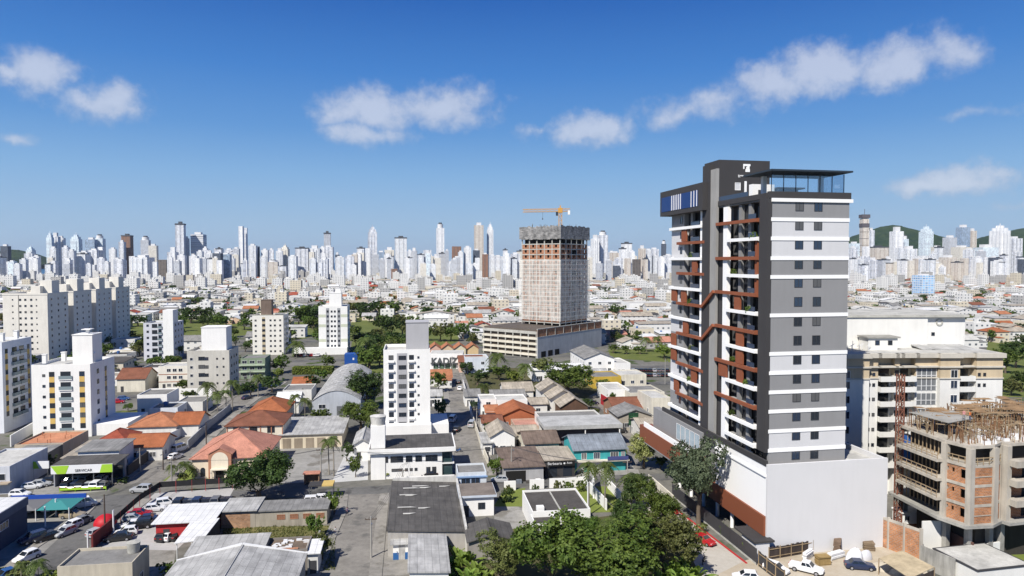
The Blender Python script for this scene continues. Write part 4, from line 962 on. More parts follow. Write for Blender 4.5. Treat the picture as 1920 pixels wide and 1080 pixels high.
t, L, w_, d_ = house('single storey building with a black flat roof and thick white parapet by the lawn', (998, 962), (1107, 957), (977, 922), 3.7, 'flat', 0, WHITE, F_DARK, cat='bungalow', name='flat_bungalow', win=None)
b = MB(); b.box(1.0, .8, 3.4, 2.3, 1.9, 4.4); b.build('chimney', WHITE, t); b = MB(); b.box(w_ * .5 - .12, .2, 3.4, w_ * .5 + .12, d_ - .2, 3.75); b.build('roof_upstand', CONCL, t)
house('low black flat roofed extension below the white parapet', (1003, 985), (1046, 982), (998, 967), 3.0, 'flat', 0, WHITE, F_DARK, cat='annex', name='annex', win=None, doors=False)
# dealership with the green and white sign
LIME = plain('lime', (.33, .55, .04), .5); SIGNW = plain('sign_white', (.72, .72, .72), .5)
t, L, w_, d_ = house('car dealership showroom with a dark roof behind a green and white sign board', (99, 874), (214, 870), (108, 858), 4.6, 'shed', .2, wall((.33, .34, .38), .1), S_DARK, cat='showroom', name='dealership', win=None, doors=False)
for c_ in list(t.children):
    if c_.name.startswith(('wall', 'window', 'door')):
        for g_ in list(c_.children): bpy.data.objects.remove(g_)
        bpy.data.objects.remove(c_)
b = MB(); b.box(0, 5.4, -.3, w_, d_ - .1, 4.4); b.box(0, .2, -.3, .25, 5.4, 4.4); b.build('wall', wall((.33, .34, .38), .1), t)
for x in (w_ * .33, w_ * .67, w_ - .3): b = MB(); b.cyl(x, -.3, 0, 4.5, .12, 8); b.build('column', STEEL, t)
b = MB(); b.box(.4, 5.3, .1, w_ - .4, 5.38, 2.8); b.build('shopfront', GLASS, t)
b = MB(); zs0, zs1 = 3.1, 4.85
b.box(0, -.9, zs0, w_, -.65, zs1); b.build('sign_board', SIGNW, t)
def para(o, x0, x1, sl, z0, z1, mat, y=-.93): q = MB(); q.face([(x0 + sl, y, z0), (x1 + sl * 1, y, z0), (x1, y, z1), (x0, y, z1)]); return q.build('sign_panel', mat, t)
q = MB(); q.face([(1.2, -.93, zs0), (2.9, -.93, zs0), (3.6, -.93, zs1), (0, -.93, zs1)]); q.build('sign_panel', LIME, t)
q = MB(); q.face([(w_ * .79, -.93, zs0), (w_, -.93, zs0), (w_, -.93, zs1), (w_ * .83, -.93, zs1)]); q.build('sign_panel', LIME, t)
letters('SERVICAR', t, w_ * .53, -.95, zs0 + .35, .78, 0, FRAMED, .015)
t2 = thing('sign', 'short green and white sign board left of the dealership', 'sign', G(60, 901), rad(4)); q = MB(); q.box(0, 0, 2.6, 3.6, .25, 4.2); q.build('board', SIGNW, t2); q = MB(); q.face([(0, -.03, 2.6), (1.6, -.03, 2.6), (.9, -.03, 4.2), (0, -.03, 4.2)]); q.build('panel', LIME, t2)
for x in (.3, 3.3): q = MB(); q.cyl(x, .12, 0, 2.6, .07, 8); q.build('post', STEEL, t2)
t, L, w_, d_ = house('white flat roofed shop building at the left edge by the cross street', (-70, 880), (18, 877), None, 5.5, 'flat', 0, wall((.55, .57, .62), .15), F_LIGHT, cat='shop', name='shop_building', D=15, win=None)
wins(t, w_, d_, 'F', [w_ - 2, w_ - 5], [2.9], 2.2, 1.3); b = MB(); b.box(-.2, -1.6, 2.4, w_ + .4, 0, 2.62); b.build('awning', wall((.4, .33, .25), .2), t)
t, L, w_, d_ = house('navy walled showroom with a white flat roof at the bottom left corner', (-80, 938), (50, 938), None, 6.2, 'shedr', .35, wall((.055, .07, .115), .1, 'navy_wall'), S_WHITE, cat='showroom', name='navy_showroom', D=19, win=None, doors=False, back=True, ov=.15)
wins(t, w_, d_, 'R', [3, 7.5, 12], [3.2], 2.4, 1.1, FRAMEW, 'three')
b = MB(); b.box(.0, -.35, 4.9, 1, -.02, 6.1); b = MB(); b.box(w_ + .01, 0, 4.9, w_ + .25, d_, 6.3); b.build('white_fascia', wall((.10, .12, .17), .1, 'fascia_navy'), t)
t = thing('sun_shade', 'blue fascia carport with grey and teal fabric peaks over parked cars', 'carport', G(12, 965), rad(6)); s_ = G(12, 965).y / FPX; W_ = 136 * s_
b = MB(); b.box(0, 1.5, 2.3, W_, 1.8, 3.05); b.build('blue_fascia', plain('royal_blue', (.012, .06, .33), .5), t)
for k, (x0, x1, m_) in enumerate(((0.2, W_ * .55, plain('grey_fabric', (.16, .16, .165), .8, .1)), (W_ * .56, W_ - .2, plain('teal_fabric', (.05, .22, .22), .8, .1)))):
    b = MB(); c_ = ((x0 + x1) / 2, -1.4, 2.9)
    q = [(x0, -4.2, 2.0), (x1, -4.2, 2.0), (x1, 1.4, 2.3), (x0, 1.4, 2.3)]
    for j in range(4): b.face([q[j], q[(j + 1) % 4], c_]); b.face([q[(j + 1) % 4], q[j], (c_[0], c_[1], c_[2] - .06)])
    b.build('fabric_roof', m_, t)
for x in (.3, W_ * .55, W_ - .3):
    for y in (-4.1, 1.65): b = MB(); b.cyl(x, y, 0, 2.3, .09, 8); b.build('post', FRAMEW, t)
# fence of the used car yard
def fence(label, pts, h, band, m_band, m_post, step=2.6, name='fence', low=None):
    t = thing(name, label, 'fence', pts[0]); o = pts[0]; b = MB(); r = MB(); q = MB(); q.cyl(0, 0, -.1, h + .05, .06, 6); pm = q.mesh('post', [m_post])
    for k in range(len(pts) - 1):
        a, c = pts[k] - o, pts[k + 1] - o; d = (c - a); n = max(1, int(d.length / step))
        b.bar((a.x, a.y, h - band / 2), (c.x, c.y, h - band / 2), .06, band)
        if low: r.bar((a.x, a.y, low / 2), (c.x, c.y, low / 2), .15, low)
        for j in range(n + 1): put('post', pm, t, a.lerp(c, j / n))
    b.build('screen', m_band, t)
    if low: r.build('low_wall', CONCL, t)
    return t
BLK = wall((.022, .022, .024), .1, 'black_screen')
fence('black mesh fence with red posts round the used car yard', [G(213, 996), G(262, 951), G(300, 926), G(360, 922), G(436, 917)], 2.5, 1.15, BLK, plain('red_post', (.42, .05, .05), .6))
b = MB(); p, q = G(173, 1031), G(213, 996); b.bar((0, 0, 1.25), tuple(q - p + Vector((0, 0, 1.25))), .3, 2.6); o = b.build('wall', wall((.16, .03, .03), .15, 'dark_red'), None, p); tag(o, 'dark red boundary wall where the black fence ends', 'wall')
b = MB(); n = 12
rows = [[(1.9 * math.cos(a * 2 * math.pi / 24) * math.cos(e), 1.9 * math.sin(a * 2 * math.pi / 24) * math.cos(e), 1.1 + 1.7 * math.sin(e)) for a in range(24)] for e in [k * math.pi / 2 / 7 for k in range(7)] + [1.5]]
t = thing('dome_tent', 'red dome tent by the avenue above the dark red wall', 'tent', G(198, 993)); b.grid(rows, 0, True, True); b.build('canopy', plain('red_fabric', (.42, .012, .02), .55, .3), t)
for k in range(6): q = MB(); a = k * math.pi / 3; q.cyl(1.85 * math.cos(a), 1.85 * math.sin(a), 0, 1.2, .05, 6); q.build('leg', STEEL, t)
fence('lime green low barrier in front of the dealership cars', [G(112, 924), G(199, 920)], .9, .45, LIME, LIME)
# bus stop
t = thing('bus_shelter', 'small brown bus shelter beside the cream hall yard', 'bus shelter', G(570, 909), rad(7)); s_ = G(570, 909).y / FPX
b = MB(); b.box(-.2, -.4, 2.3, 28 * s_ + .2, 1.7, 2.5); b.build('roof', T_SAL, t); b = MB(); b.box(0, 1.3, -.1, 28 * s_, 1.45, 2.3); b.box(0, 0, -.1, .15, 1.3, 2.3); b.box(28 * s_ - .15, 0, -.1, 28 * s_, 1.3, 2.3); b.build('wall', wall((.36, .24, .16), .2, 'shelter'), t); b = MB(); b.box(.3, .8, .4, 28 * s_ - .3, 1.2, .5); b.build('bench', WOODT, t)
# ------------------------------------------------------------------ left middle: houses
t, L, w_, d_ = house('salmon flat roofed building with rusty pipe stubs below the yellow striped block', (27, 836), (118, 834), (74, 811), 4.2, 'flat', 0, wall((.5, .42, .32)), F_SAL)
r = random.Random(3)
for k in range(9): b = MB(); x, y = r.uniform(1, w_ - 1), r.uniform(1, d_ - 1); b.cyl(0, 0, 0, .9, .09, 6); b.build('vent_pipe', F_SAL, t, (x, y, 4.1))
house('grey roofed shed behind the left shop', (8, 860), (72, 857), (38, 837), 3.8, 'shed', .5, wall((.3, .27, .22)), S_GREY, cat='shed', name='shed', win=None)
house('weathered beige lean-to between the salmon roof and the white house', (118, 858), (146, 857), (128, 831), 3.6, 'shed', .5, wall((.4, .36, .3)), S_BEIGE, cat='shed', name='shed', win=None)
house('white two storey house with a long grey sheet roof near the dealership', (146, 846), (223, 844), (161, 829), 5.4, 'shed', .5, wall((.68, .70, .74), .12), S_GREY, win='auto')
house('orange tiled house with a pink garden terrace beside the avenue bend', (232, 838), (304, 840), None, 3.6, 'gx', 2.0, WHITE2, T_OR, D=9)
house('dark red tiled house behind the white two storey house', (180, 828), (236, 826), None, 3.6, 'hip', 2.0, WHITE2, T_RED, D=9, win=None)
house('wide orange tiled villa under the white and yellow block', (242, 800), (330, 798), None, 3.6, 'hip', 2.4, WHITE2, T_OR2, D=13, win=None)
house('orange tiled villa wing beside the avenue trees', (322, 795), (372, 792), None, 3.6, 'gx', 2.2, WHITE2, T_OR, D=10, win=None)
house('cream house with a red brown roof behind the grass plot', (219, 710), (272, 706), None, 5.0, 'gx', 3.0, CREAM, T_BR, D=12, win=None)
house('white box house with a grey flat roof beside the avenue palms', (257, 742), (313, 741), None, 6.2, 'flat', 0, WHITE, F_GREY, D=11, win=None)
t, L, w_, d_ = house('low bluish white house with a blue tank on its roof', (280, 767), (333, 765), None, 3.6, 'flat', 0, wall((.66, .69, .74), .1), F_GREY, D=9); tank(t, 3, 5, 3.6, .7, 1.0)
house('grey roofed low house right of the bluish white one', (330, 756), (380, 753), None, 3.4, 'flat', 0, WHITE2, F_GREY, D=11, win=None)
t, L, w_, d_ = house('white three storey flats with thin orange floor lines', (297, 688), (352, 687), None, 8.6, 'flat', 0, wall((.74, .71, .64), .1), F_LIGHT, cat='flats', name='small_flats', D=10, win=None)
for z in (2.8, 5.6): b = MB(); b.box(-.06, -.06, z, w_ + .06, 0, z + .22); b.build('floor_band', T_OR, t)
wins(t, w_, d_, 'F', [w_ * .35, w_ * .55, w_ * .75], [1.1, 4.0, 6.7], 1.3, 1.1)
b = MB(); b.box(0, 0, -.2, 11, .3, 4.2); o = b.build('wall', WHITE, None, G(336, 752), rad(8)); tag(o, 'tall plain white garden wall below the grey block of flats', 'wall')
t, L, w_, d_ = house('green and grey three storey block left of the clipped hedge', (451, 673), (497, 672), None, 8.2, 'flat', 0, wall((.22, .28, .20), .12), F_GREY, cat='flats', name='small_flats', D=11, win=None)
wins(t, w_, d_, 'F', [1.5, 4.5, 7.5], [1, 3.7, 6.3], 1.8, 1.1); 
for z in (2.7, 5.4): b = MB(); b.box(-.5, -.9, z, w_, 0, z + .5); b.build('balcony_band', wall((.42, .50, .38), .1), t)
house('small orange tiled roof among the trees right of the palms', (548, 720), (582, 718), None, 3.6, 'gx', 1.8, WHITE2, T_OR, D=9, win=None)
house('low white and grey workshops beside the barrel roof', (530, 733), (584, 730), None, 3.4, 'flat', 0, WHITE2, F_GREY, D=12, win=None)
# barrel vault warehouse
rz = rad(8); A, W_ = span((585, 752), 676, 5, rz); L = Loc(A, rz); t = thing('barrel_warehouse', 'grey barrel vaulted warehouse behind the dark tree', 'warehouse', L.o, rz); D_ = 58; n = 18
pr = lambda k: (W_ * k / n, 5 + 3.0 * math.sin(math.pi * k / n) ** .9)
b = MB(); b.grid([[(pr(k)[0], y, pr(k)[1]) for k in range(n + 1)] for y in [D_ * j / 12 for j in range(13)]], 0, True)
for j in range(13): y = D_ * j / 12; [b.bar((pr(k)[0], y, pr(k)[1] + .03), (pr(k + 1)[0], y, pr(k + 1)[1] + .03), .16, .10) for k in range(n)]
b.build('roof', S_LIGHT, t); b = MB(); b.box(0, .1, -.3, W_, D_ - .1, 5)
for y in (0.1, D_ - .1): f = [(0, y, 5), (W_, y, 5)] + [(pr(k)[0], y, pr(k)[1] - .04) for k in range(n - 1, 0, -1)]; b.face(f if y < 1 else f[::-1])
b.build('wall', wall((.45, .48, .53), .15), t); window(t, 3, .1, 2.6, 0, 2.0, 1.2); door(t, W_, D_, 'F', 9, 3.2, 3.2, STEEL)
for v in (5, 20, 35, 50): c_ = L.w(W_ / 2, v); reserve(c_.x, c_.y, 14)
P = G(548, 703); b = MB(); b.box(-.2, -.2, 0, .2, .2, .4); s_ = P.y / FPX
hm = crown_mb(77, 220, 10, .10, 1, 1, 0, .2); t = thing('hedge', 'long clipped box hedge in front of the blue container', 'hedge', P, rad(6)); r = random.Random(8); b = MB()
for k in range(2600):
    f = r.random(); W_, D_, H_ = 74 * s_, 4.5, 3.0
    if f < .45: p = Vector((r.uniform(0, W_), r.uniform(0, D_), H_ + r.uniform(-.15, .12)))
    elif f < .85: p = Vector((r.uniform(0, W_), r.uniform(-.1, .15), r.uniform(0, H_)))
    else: p = Vector((W_ + r.uniform(-.1, .15), r.uniform(0, D_), r.uniform(0, H_)))
    a = rsphere(r).normalized() * .3; c_ = a.orthogonal().normalized() * .25; b.face([p - a, p + c_, p + a, p - c_])
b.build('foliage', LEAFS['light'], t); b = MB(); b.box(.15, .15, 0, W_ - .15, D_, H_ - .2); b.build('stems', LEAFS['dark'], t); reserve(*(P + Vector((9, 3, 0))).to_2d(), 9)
P = G(646, 690); s_ = P.y / FPX; t = thing('shipping_container', 'tall bright blue container box beside the hedge', 'container', P, rad(8)); b = MB(); b.box(0, 0, 0, 24 * s_, 6, 26 * s_); b.build('body', plain('container_blue', (.012, .07, .30), .5), t); b = MB(); b.box(15 * s_, -.05, 15 * s_, 18 * s_, 0, 19 * s_); b.build('panel', FRAMEW, t); reserve(P.x + 3, P.y + 3, 7)
# ------------------------------------------------------------------ right middle: houses along the lanes
HS = [
 ('grey hipped roof house below the big green tree', (945, 733), (1000, 731), 4.0, 'gx', 2.0, WHITE2, S_BEIGE, 11), ('low grey gabled roof joined to the hipped house', (922, 744), (985, 741), 3.4, 'gx', 1.5, WHITE2, S_GREY, 9),
 ('white flat roofed house with grey awning beside the lane', (900, 750), (931, 749), 5.6, 'flat', 0, WHITE, F_LIGHT, 8), ('white house with slatted solar roof panels', (932, 752), (989, 748), 5.2, 'flat', 0, WHITE, F_LIGHT, 9),
 ('small beige gabled shed right of the solar roof', (992, 757), (1026, 755), 3.6, 'gx', 1.2, WHITE2, S_BEIGE, 7), ('orange painted gabled house with orange tiled roof', (936, 781), (1010, 778), 3.8, 'gy', 2.4, wall((.40, .13, .06), .15), T_OR, 12),
 ('flat pink concrete roof in front of the orange house', (966, 801), (1022, 798), 3.0, 'flat', 0, wall((.5, .36, .28)), F_PINK, 9), ('grey flat roof with a white penthouse wall above the dark loggia', (1012, 785), (1128, 778), 5.4, 'flat', 0, WHITE2, F_GREY, 8),
 ('white gabled house with a beige roof above the grey shop roof', (920, 818), (965, 816), 4.6, 'gy', 1.8, WHITE, S_BEIGE, 11), ('long cream gabled house with a weathered brown ridge', (985, 831), (1048, 828), 4.0, 'gx', 1.6, CREAM, S_BROWN, 11),
 ('beige roofed shed between the white gable and the pink roof', (962, 815), (1008, 812), 3.4, 'gx', 1.4, WHITE2, S_BEIGE, 8),
 ('small orange roof beside the orange painted house', (912, 772), (934, 771), 3.4, 'gx', 1.2, WHITE2, T_OR2, 8), ('low brown tiled roof by the lane wall', (905, 792), (942, 790), 3.2, 'gx', 1.2, WHITE2, T_BR, 8),
 ('grey tin roof near the foot of the lane', (906, 830), (922, 829), 3.2, 'shed', .6, WHITE2, S_LIGHT, 8),
 ('white gabled hall with a grey roof and one dark window', (1097, 672), (1152, 674), 6.5, 'gy', 2.4, WHITE, S_GREY, 28), ('low white annex with a blue door beside the gabled hall', (1155, 682), (1182, 680), 4.6, 'flat', 0, WHITE, F_LIGHT, 16),
 ('long grey flat roof with a yellow fascia near the car park', (1112, 708), (1165, 705), 4.2, 'flat', 0, wall((.55, .38, .06), .15), F_GREY, 13), ('pale flat roof with a cream edge behind the yellow fascia', (1160, 704), (1212, 700), 4.2, 'flat', 0, CREAM, F_LIGHT, 12),
 ('white flat roofed shop with a pale awning beside the street', (1140, 732), (1180, 726), 4.6, 'flat', 0, WHITE, F_LIGHT, 14), ('dark flat roofed building with a cream parapet near the tower', (1181, 738), (1246, 730), 4.4, 'flat', 0, CREAM, F_GREY, 14),
 ('brown tiled house behind the red wall', (1152, 766), (1222, 764), 4.0, 'gx', 2.2, wall((.34, .2, .13)), T_BR, 12), ('tall cream blank walled building beside the tower', (1222, 748), (1258, 744), 8.2, 'flat', 0, CREAM, F_LIGHT, 13),
 ('grey gabled house above the green billboard', (1160, 780), (1222, 776), 4.2, 'gy', 1.8, wall((.4, .36, .3)), S_GREY, 10), ('low white house between the billboard and the tower', (1200, 800), (1250, 796), 3.6, 'gx', 1.4, WHITE2, S_BEIGE, 9),
 ('pink walled house with a brown roof behind the lane trees', (861, 678), (905, 677), 4.8, 'gx', 2.0, wall((.62, .42, .33), .12), T_BR, 10), ('long white industrial roof behind the big tree', (1000, 694), (1095, 690), 4.6, 'gx', 1.4, WHITE, S_WHITE, 14),
 ('pale roof shed below the white gabled hall', (1100, 700), (1140, 699), 3.8, 'gx', 1.2, WHITE, S_LIGHT, 8), ('grey roofed house at the top of the lane', (872, 742), (900, 740), 3.6, 'gx', 1.4, WHITE2, S_GREY, 9),
 ('white roofed bungalow left of the lane cars', (800, 742), (828, 741), 3.6, 'gx', 1.2, WHITE, S_LIGHT, 9),
]
for lab, a, bb, h, rf, rh, wm, rm, dd in HS: house(lab, a, bb, None, h, rf, rh, wm, rm, D=dd)
t, L, w_, d_ = house('brown boarded house under three stepped beige gables', (1052, 762), (1102, 760), None, 4.2, 'gy', 2.6, wall((.13, .075, .05), .2, 'brown_boards'), S_BEIGE, D=9, win=None)
for k in (1, 2): roof_mesh('gy', w_, 9, 4.2, 2.6, .45).build('roof', S_BEIGE, t, (-1.6 * k, 8.5 * k, .9 * k)); walls_mesh('gy', w_, 8.4, 4.2 + .9 * k, 2.4).build('wall', WHITE2, t, (-1.6 * k, 8.6 * k + .3, 0))
t, L, w_, d_ = house('modern block with a pale projecting fascia over a dark loggia', (1028, 798), (1159, 790), None, 5.6, 'none', 0, wall((.12, .12, .14), .1), F_GREY, cat='house', name='modern_house', D=9, win=None, doors=False)
b = MB(); b.box(-1.5, -2.5, 5.0, w_ + .5, d_, 6.0); b.build('roof', flatroof((.42, .42, .42), 'fascia_roof'), t)
for x in (-.9, w_ * .5, w_ - .2): b = MB(); b.cyl(x, -2.1, -.1, 5.0, .16, 10); b.build('column', WHITE, t)
for x in (w_ * .25, w_ * .62, w_ * .8): b = MB(); b.box(x, -1.6, 0, x + 1.6, -.5, 3.0); b.build('brick_wall', BRICK, t)
TURQ = wall((.05, .36, .38), .14, 'turquoise')
t, L, w_, d_ = house('turquoise two storey house with a grey roof and white window frames', (1077, 843), (1173, 838), None, 5.2, 'gx', 2.0, TURQ, S_BLUE, D=11, win=None, doors=False, ov=.5)
for px, wp in ((1095, 9), (1119, 11), (1152, 15), (1168, 6)): window(t, L.su(px, 0, 3.5), 0, 2.9, 0, wp * .122, 1.4, FRAMEW, 'three')
b = MB(); b.box(-.3, -1.1, 2.45, w_ + .6, 0, 2.75); b.build('canopy', CREAM, t); b = MB(); b.box(.6, -.04, 0, 2.2, .02, 2.2); b.box(4, -.04, 0, 7.5, .02, 2.3); b.build('shutter', S_WHITE, t)
b = MB(); b.box(w_ * .62, -1.25, 2.8, w_ + .3, -1.12, 3.6); b.build('sign_board', plain('navy_sign', (.06, .07, .2), .5), t)
t, L, w_, d_ = house('grey roofed open workshop with tyres and parts along the cross street', (945, 876), (1019, 872), (949, 846), 3.4, 'shed', .9, wall((.42, .42, .43), .2), S_BROWN, cat='workshop', name='open_workshop', win=None, doors=False)
b = MB(); b.box(.4, -.05, .1, w_ * .55, .02, 2.5); b.build('opening', DARKROOM, t)
for k in range(4): b = MB(); b.box(.5 + k * 2.1, -1.2, .02, 1.6 + k * 2.1, -.5, .5 + .3 * (k % 2)); b.build('crate', [CONCL, S_BLUE, S_DARK, FRAMEW][k], t)
t, L, w_, d_ = house('black fronted shop with white script lettering and beige roof panels', (1022, 863), (1078, 860), (1016, 843), 3.9, 'shed', .6, DARK, S_BEIGE, cat='shop', name='black_shop', win=None, doors=False, ov=.3)
for x0, x1 in ((.1, .53), (.56, .98)): b = MB(); b.box(w_ * x0, -.5, 2.6, w_ * x1, -.32, 3.75); b.build('sign_board', plain('sign_black', (.012, .012, .012), .5), t)
letters('Barbearia', t, w_ * .31, -.52, 2.95, .85, rad(0), SIGNW, .01); letters('Auto', t, w_ * .80, -.52, 3.1, .6, 0, SIGNW, .01); b = MB(); b.cyl(0, 0, 0, .02, .22, 10); o = b.build('emblem', SIGNW, t, (w_ * .63, -.52, 3.2)); o.rotation_euler = (rad(90), 0, 0)
for x in (.1, .6): b = MB(); b.box(w_ * x, -.05, .1, w_ * (x + .3), .02, 2.3); b.build('shopfront', GLASS, t)
t = thing('billboard', 'dark green billboard frame at the street corner near the tower', 'billboard', G(1179, 812), rad(10)); s_ = G(1179, 812).y / FPX
b = MB(); b.box(0, 0, 2.2, 19 * s_, .3, 38 * s_); b.build('panel', plain('board_green', (.012, .05, .022), .6), t)
b = MB(); b.box(.5, -.03, 4.5, 19 * s_ - .5, 0, 4.7); b.box(9 * s_, -.03, 2.4, 9.6 * s_, 0, 37 * s_); b.build('trim', plain('board_trim', (.03, .12, .05), .6), t)
for x in (.5, 19 * s_ - .5): b = MB(); b.cyl(x, .15, -.1, 2.2, .12, 8); b.build('post', STEEL, t)
b = MB(); p, q = G(1127, 757), G(1150, 772); b.bar((0, 0, 1.6), tuple(q - p + Vector((0, 0, 1.6))), .3, 3.4); o = b.build('wall', wall((.38, .02, .03), .1, 'red_street'), None, p); tag(o, 'bright red wall along the side street', 'wall')
# garden walls
def gwall(label, pts, h, m=None, th=.25, name='wall', gaps=()):
    o = pts[0]; b = MB()
    for k in range(len(pts) - 1):
        if k in gaps: continue
        a, c = pts[k] - o, pts[k + 1] - o; b.bar((a.x, a.y, h / 2 - .1), (c.x, c.y, h / 2 - .1), th, h + .2)
    return tag(b.build(name, m or WHITE, None, o), label, 'wall')
gwall('white garden wall in panels along the cross street', [G(945, 920), G(967, 919), G(993, 917), G(1020, 916), G(1030, 915), G(1056, 914), G(1060, 914), G(1095, 911)], 2.0, None, .25, 'garden_wall', (1, 3))
gwall('white diagonal wall on the right of the dark roofed lawn', [G(1095, 912), G(1137, 957)], 2.2); gwall('white wall beside the palm drive', [G(1140, 915), G(1165, 942)], 2.0)
gwall('white block wall by the turquoise house', [G(1110, 912), G(1113, 935)], 4.0)
gwall('white low wall along the lane up the middle', [G(868, 720), G(884, 780)], 1.8); gwall('pale wall at the lane corner below the white houses', [G(884, 782), G(906, 850), G(915, 872)], 1.8, CREAM)
gwall('white parking wall in front of the office', [G(738, 905), G(852, 900)], 1.2); gwall('grey wall along the avenue under the palms', [G(352, 842), G(395, 800), G(432, 770)], 2.2, wall((.42, .43, .45), .2)); gwall('white wall beside the villas', [G(312, 832), G(352, 812)], 2.4)
gwall('dark hedge wall along the church avenue', [G(240, 893), G(288, 856)], 2.4, DARK)
gwall('shaded wall of the lane beside the bottom sheds', [G(578, 1078), G(600, 1020)], 2.4, wall((.3, .29, .27), .3))
gwall('cream street wall facing the red kerb', [G(1216, 925), G(1262, 968)], 4.0, CREAM); gwall('red painted kerb line along the tower street', [G(1230, 927), G(1400, 1057)], .16, plain('red_kerb', (.40, .03, .03), .7), .3, 'kerb')
# ------------------------------------------------------------------ mid-rise blocks
YEL = wall((.62, .42, .13), .08, 'ochre_panel')
t, L, w_, d_ = block('white seven storey block with yellow panels between its windows', (62, 822), 172, 15.5, 20.0); HB = 20.0
zs = [L.sz(y, 0, 0) - .7 for y in (702, 722, 742, 761, 780, 800)]; k_ = w_ / 111.0
wins(t, w_, d_, 'F', [k_ * 23], zs, .6, .6, FRAMED, 'one'); wins(t, w_, d_, 'F', [k_ * 38, k_ * 95], zs, 1.2, 1.2, FRAMED)
for i in range(5):
    for u in (38, 95):
        b = MB(); b.box(k_ * u - .65, -.04, zs[i + 1] + 1.3, k_ * u + .65, 0, zs[i] - .1); b.build('yellow_panel', YEL, t)
for z in zs: balcony(t, w_, d_, 'F', k_ * 64, z - .9, 3.4, .25, 'glass'); wins(t, w_, d_, 'R', [4.5, 9.5], [z], 1.1, 1.2, FRAMED)
for i in range(5): b = MB(); b.box(w_, 9.0, zs[i + 1] + 1.3, w_ + .04, 10.0, zs[i] - .1); b.build('yellow_panel', YEL, t)
lift_core(t, k_ * 68, 3, w_ - .6, 9, 20, 27.6); vents(t, [(2, 3), (5, 7), (w_ - .9, 4)], 20, 2.4); b = MB(); b.box(w_, 1, -.3, w_ + 9, d_, 3.2); b.build('podium', WHITE, t)
b = MB(); b.cyl(0, 0, 0, 1.2, .5, 10); b.box(-1.2, -1.2, 1.2, 1.2, 1.2, 1.4); b.build('roof_vent', WHITE, t, (w_ - 3, 6, 27.7))
t, L, w_, d_ = block('white balcony block with yellow panels cut by the left edge of the view', (-70, 815), 8, 15, 25.5, wm=wall((.70, .72, .76), .08))
zz = [3.6 + 2.95 * i for i in range(7)]
for z in zz: balcony(t, w_, d_, 'R', 6.0, z, 3.2, .7, 'glass'); balcony(t, w_, d_, 'R', 9.6, z, 3.2, .7, 'glass'); wins(t, w_, d_, 'R', [2.0, 13.2], [z + .9], 1.1, 1.2, FRAMED)
for z in zz[:-1]:
    for v in (2.0, 13.2): b = MB(); b.box(w_, v - .6, z + 2.2, w_ + .04, v + .6, z + 3.7); b.build('yellow_panel', YEL, t)
vents(t, [(w_ - 2, 4), (w_ - 2, 11)], 25.4); gwall('white boundary wall in front of the left edge block', [G(20, 838), G(62, 812)], 3.0)
# four staggered cream towers
A0 = G(92, 684); L0 = Loc(A0, rad(8)); CRM = wall((.73, .70, .64), .08, 'block_cream')
for i in range(4):
    o = L0.w(-19, 24.7 * i); t = thing('apartment_block', ['nearest of the four cream slab blocks, sunlit front', 'second of the four cream slab blocks from the camera', 'third of the four cream slab blocks from the camera', 'farthest of the four cream slab blocks'][i], 'apartment block', o, rad(8), 'row of four cream slab blocks')
    H = 32.5; b = MB(); b.box(0, 0, -.4, 19, 19.4, H, 0, 1); b.box(-.15, -.15, H, 19.15, .1, H + .8); b.box(-.15, 19.3, H, 19.15, 19.55, H + .8); b.box(18.9, .1, H, 19.15, 19.3, H + .8); b.box(-.15, .1, H, .1, 19.3, H + .8); b.build('wall', [CRM, F_LIGHT], t); reserve(*L0.w(-9.5, 24.7 * i + 9.7).to_2d(), 14)
    b = MB(); b.box(11, 2, H, 15, 10, H + 4); b.build('roof_tower', CRM, t); b = MB(); b.box(13.5, 5, H, 18.6, 12, H + 6.6); b.build('roof_tower', CRM, t)
    if i == 0: b = MB(); b.box(6.6, -.05, 0, 6.8, 0, H); b.build('joint', DARK, t)
    for z in [1.4 + 2.85 * q for q in range(11)]:
        if i == 0: wins(t, 19, 19.4, 'F', [7.4, 9.6, 12.1], [z], .75, .8, FRAMED, 'one'); wins(t, 19, 19.4, 'F', [4.2, 14.3], [z + .2], .4, .5, FRAMED, 'one')
        wins(t, 19, 19.4, 'R', [3.5, 9.8, 16.2], [z], .9, .9, FRAMED, 'one')
# grey-white mid blocks
t, L, w_, d_ = block('pale grey block with dark balcony recesses and a white stair strip', (270, 677), 326, 15, 18.4, wm=wall((.60, .61, .66), .1)); k_ = w_ / 56
b = MB(); b.box(k_ * 37, -.25, -.2, w_ + .02, 0, 24.5); b.box(k_ * 37, 0, 18.4, w_, 7, 24.5); b.build('stair_tower', WHITE, t)
for q in range(6):
    z = 1.2 + 2.95 * q
    b = MB(); b.box(k_ * 16, -.03, z, k_ * 26, .02, z + 1.9); b.build('balcony_recess', GLASS, t); balcony(t, w_, d_, 'F', k_ * 31, z - .2, k_ * 8, .5, 'glass'); wins(t, w_, d_, 'F', [k_ * 8], [z + .7], .9, .9, FRAMED, 'one'); wins(t, w_, d_, 'R', [3, 7.5, 12], [z + .6], 1.0, 1.0, FRAMED)
t, L, w_, d_ = block('grey five storey block with a white square roof tower', (352, 746), 431, 13, 16.6, wm=wall((.56, .54, .49), .15)); k_ = w_ / 79
for q in range(5):
    z = 1.6 + 2.9 * q; wins(t, w_, d_, 'F', [k_ * 8], [z], .9, .9, FRAMEW, 'one'); wins(t, w_, d_, 'F', [k_ * 27], [z], 2.0, 1.2, FRAMED, 'three'); wins(t, w_, d_, 'F', [k_ * 36], [z], 1.2, 1.0, FRAMED); wins(t, w_, d_, 'F', [k_ * 56, k_ * 68], [z + .2], .45, .5, FRAMED, 'one'); wins(t, w_, d_, 'R', [3, 6.5, 10], [z], .9, .9, FRAMED)
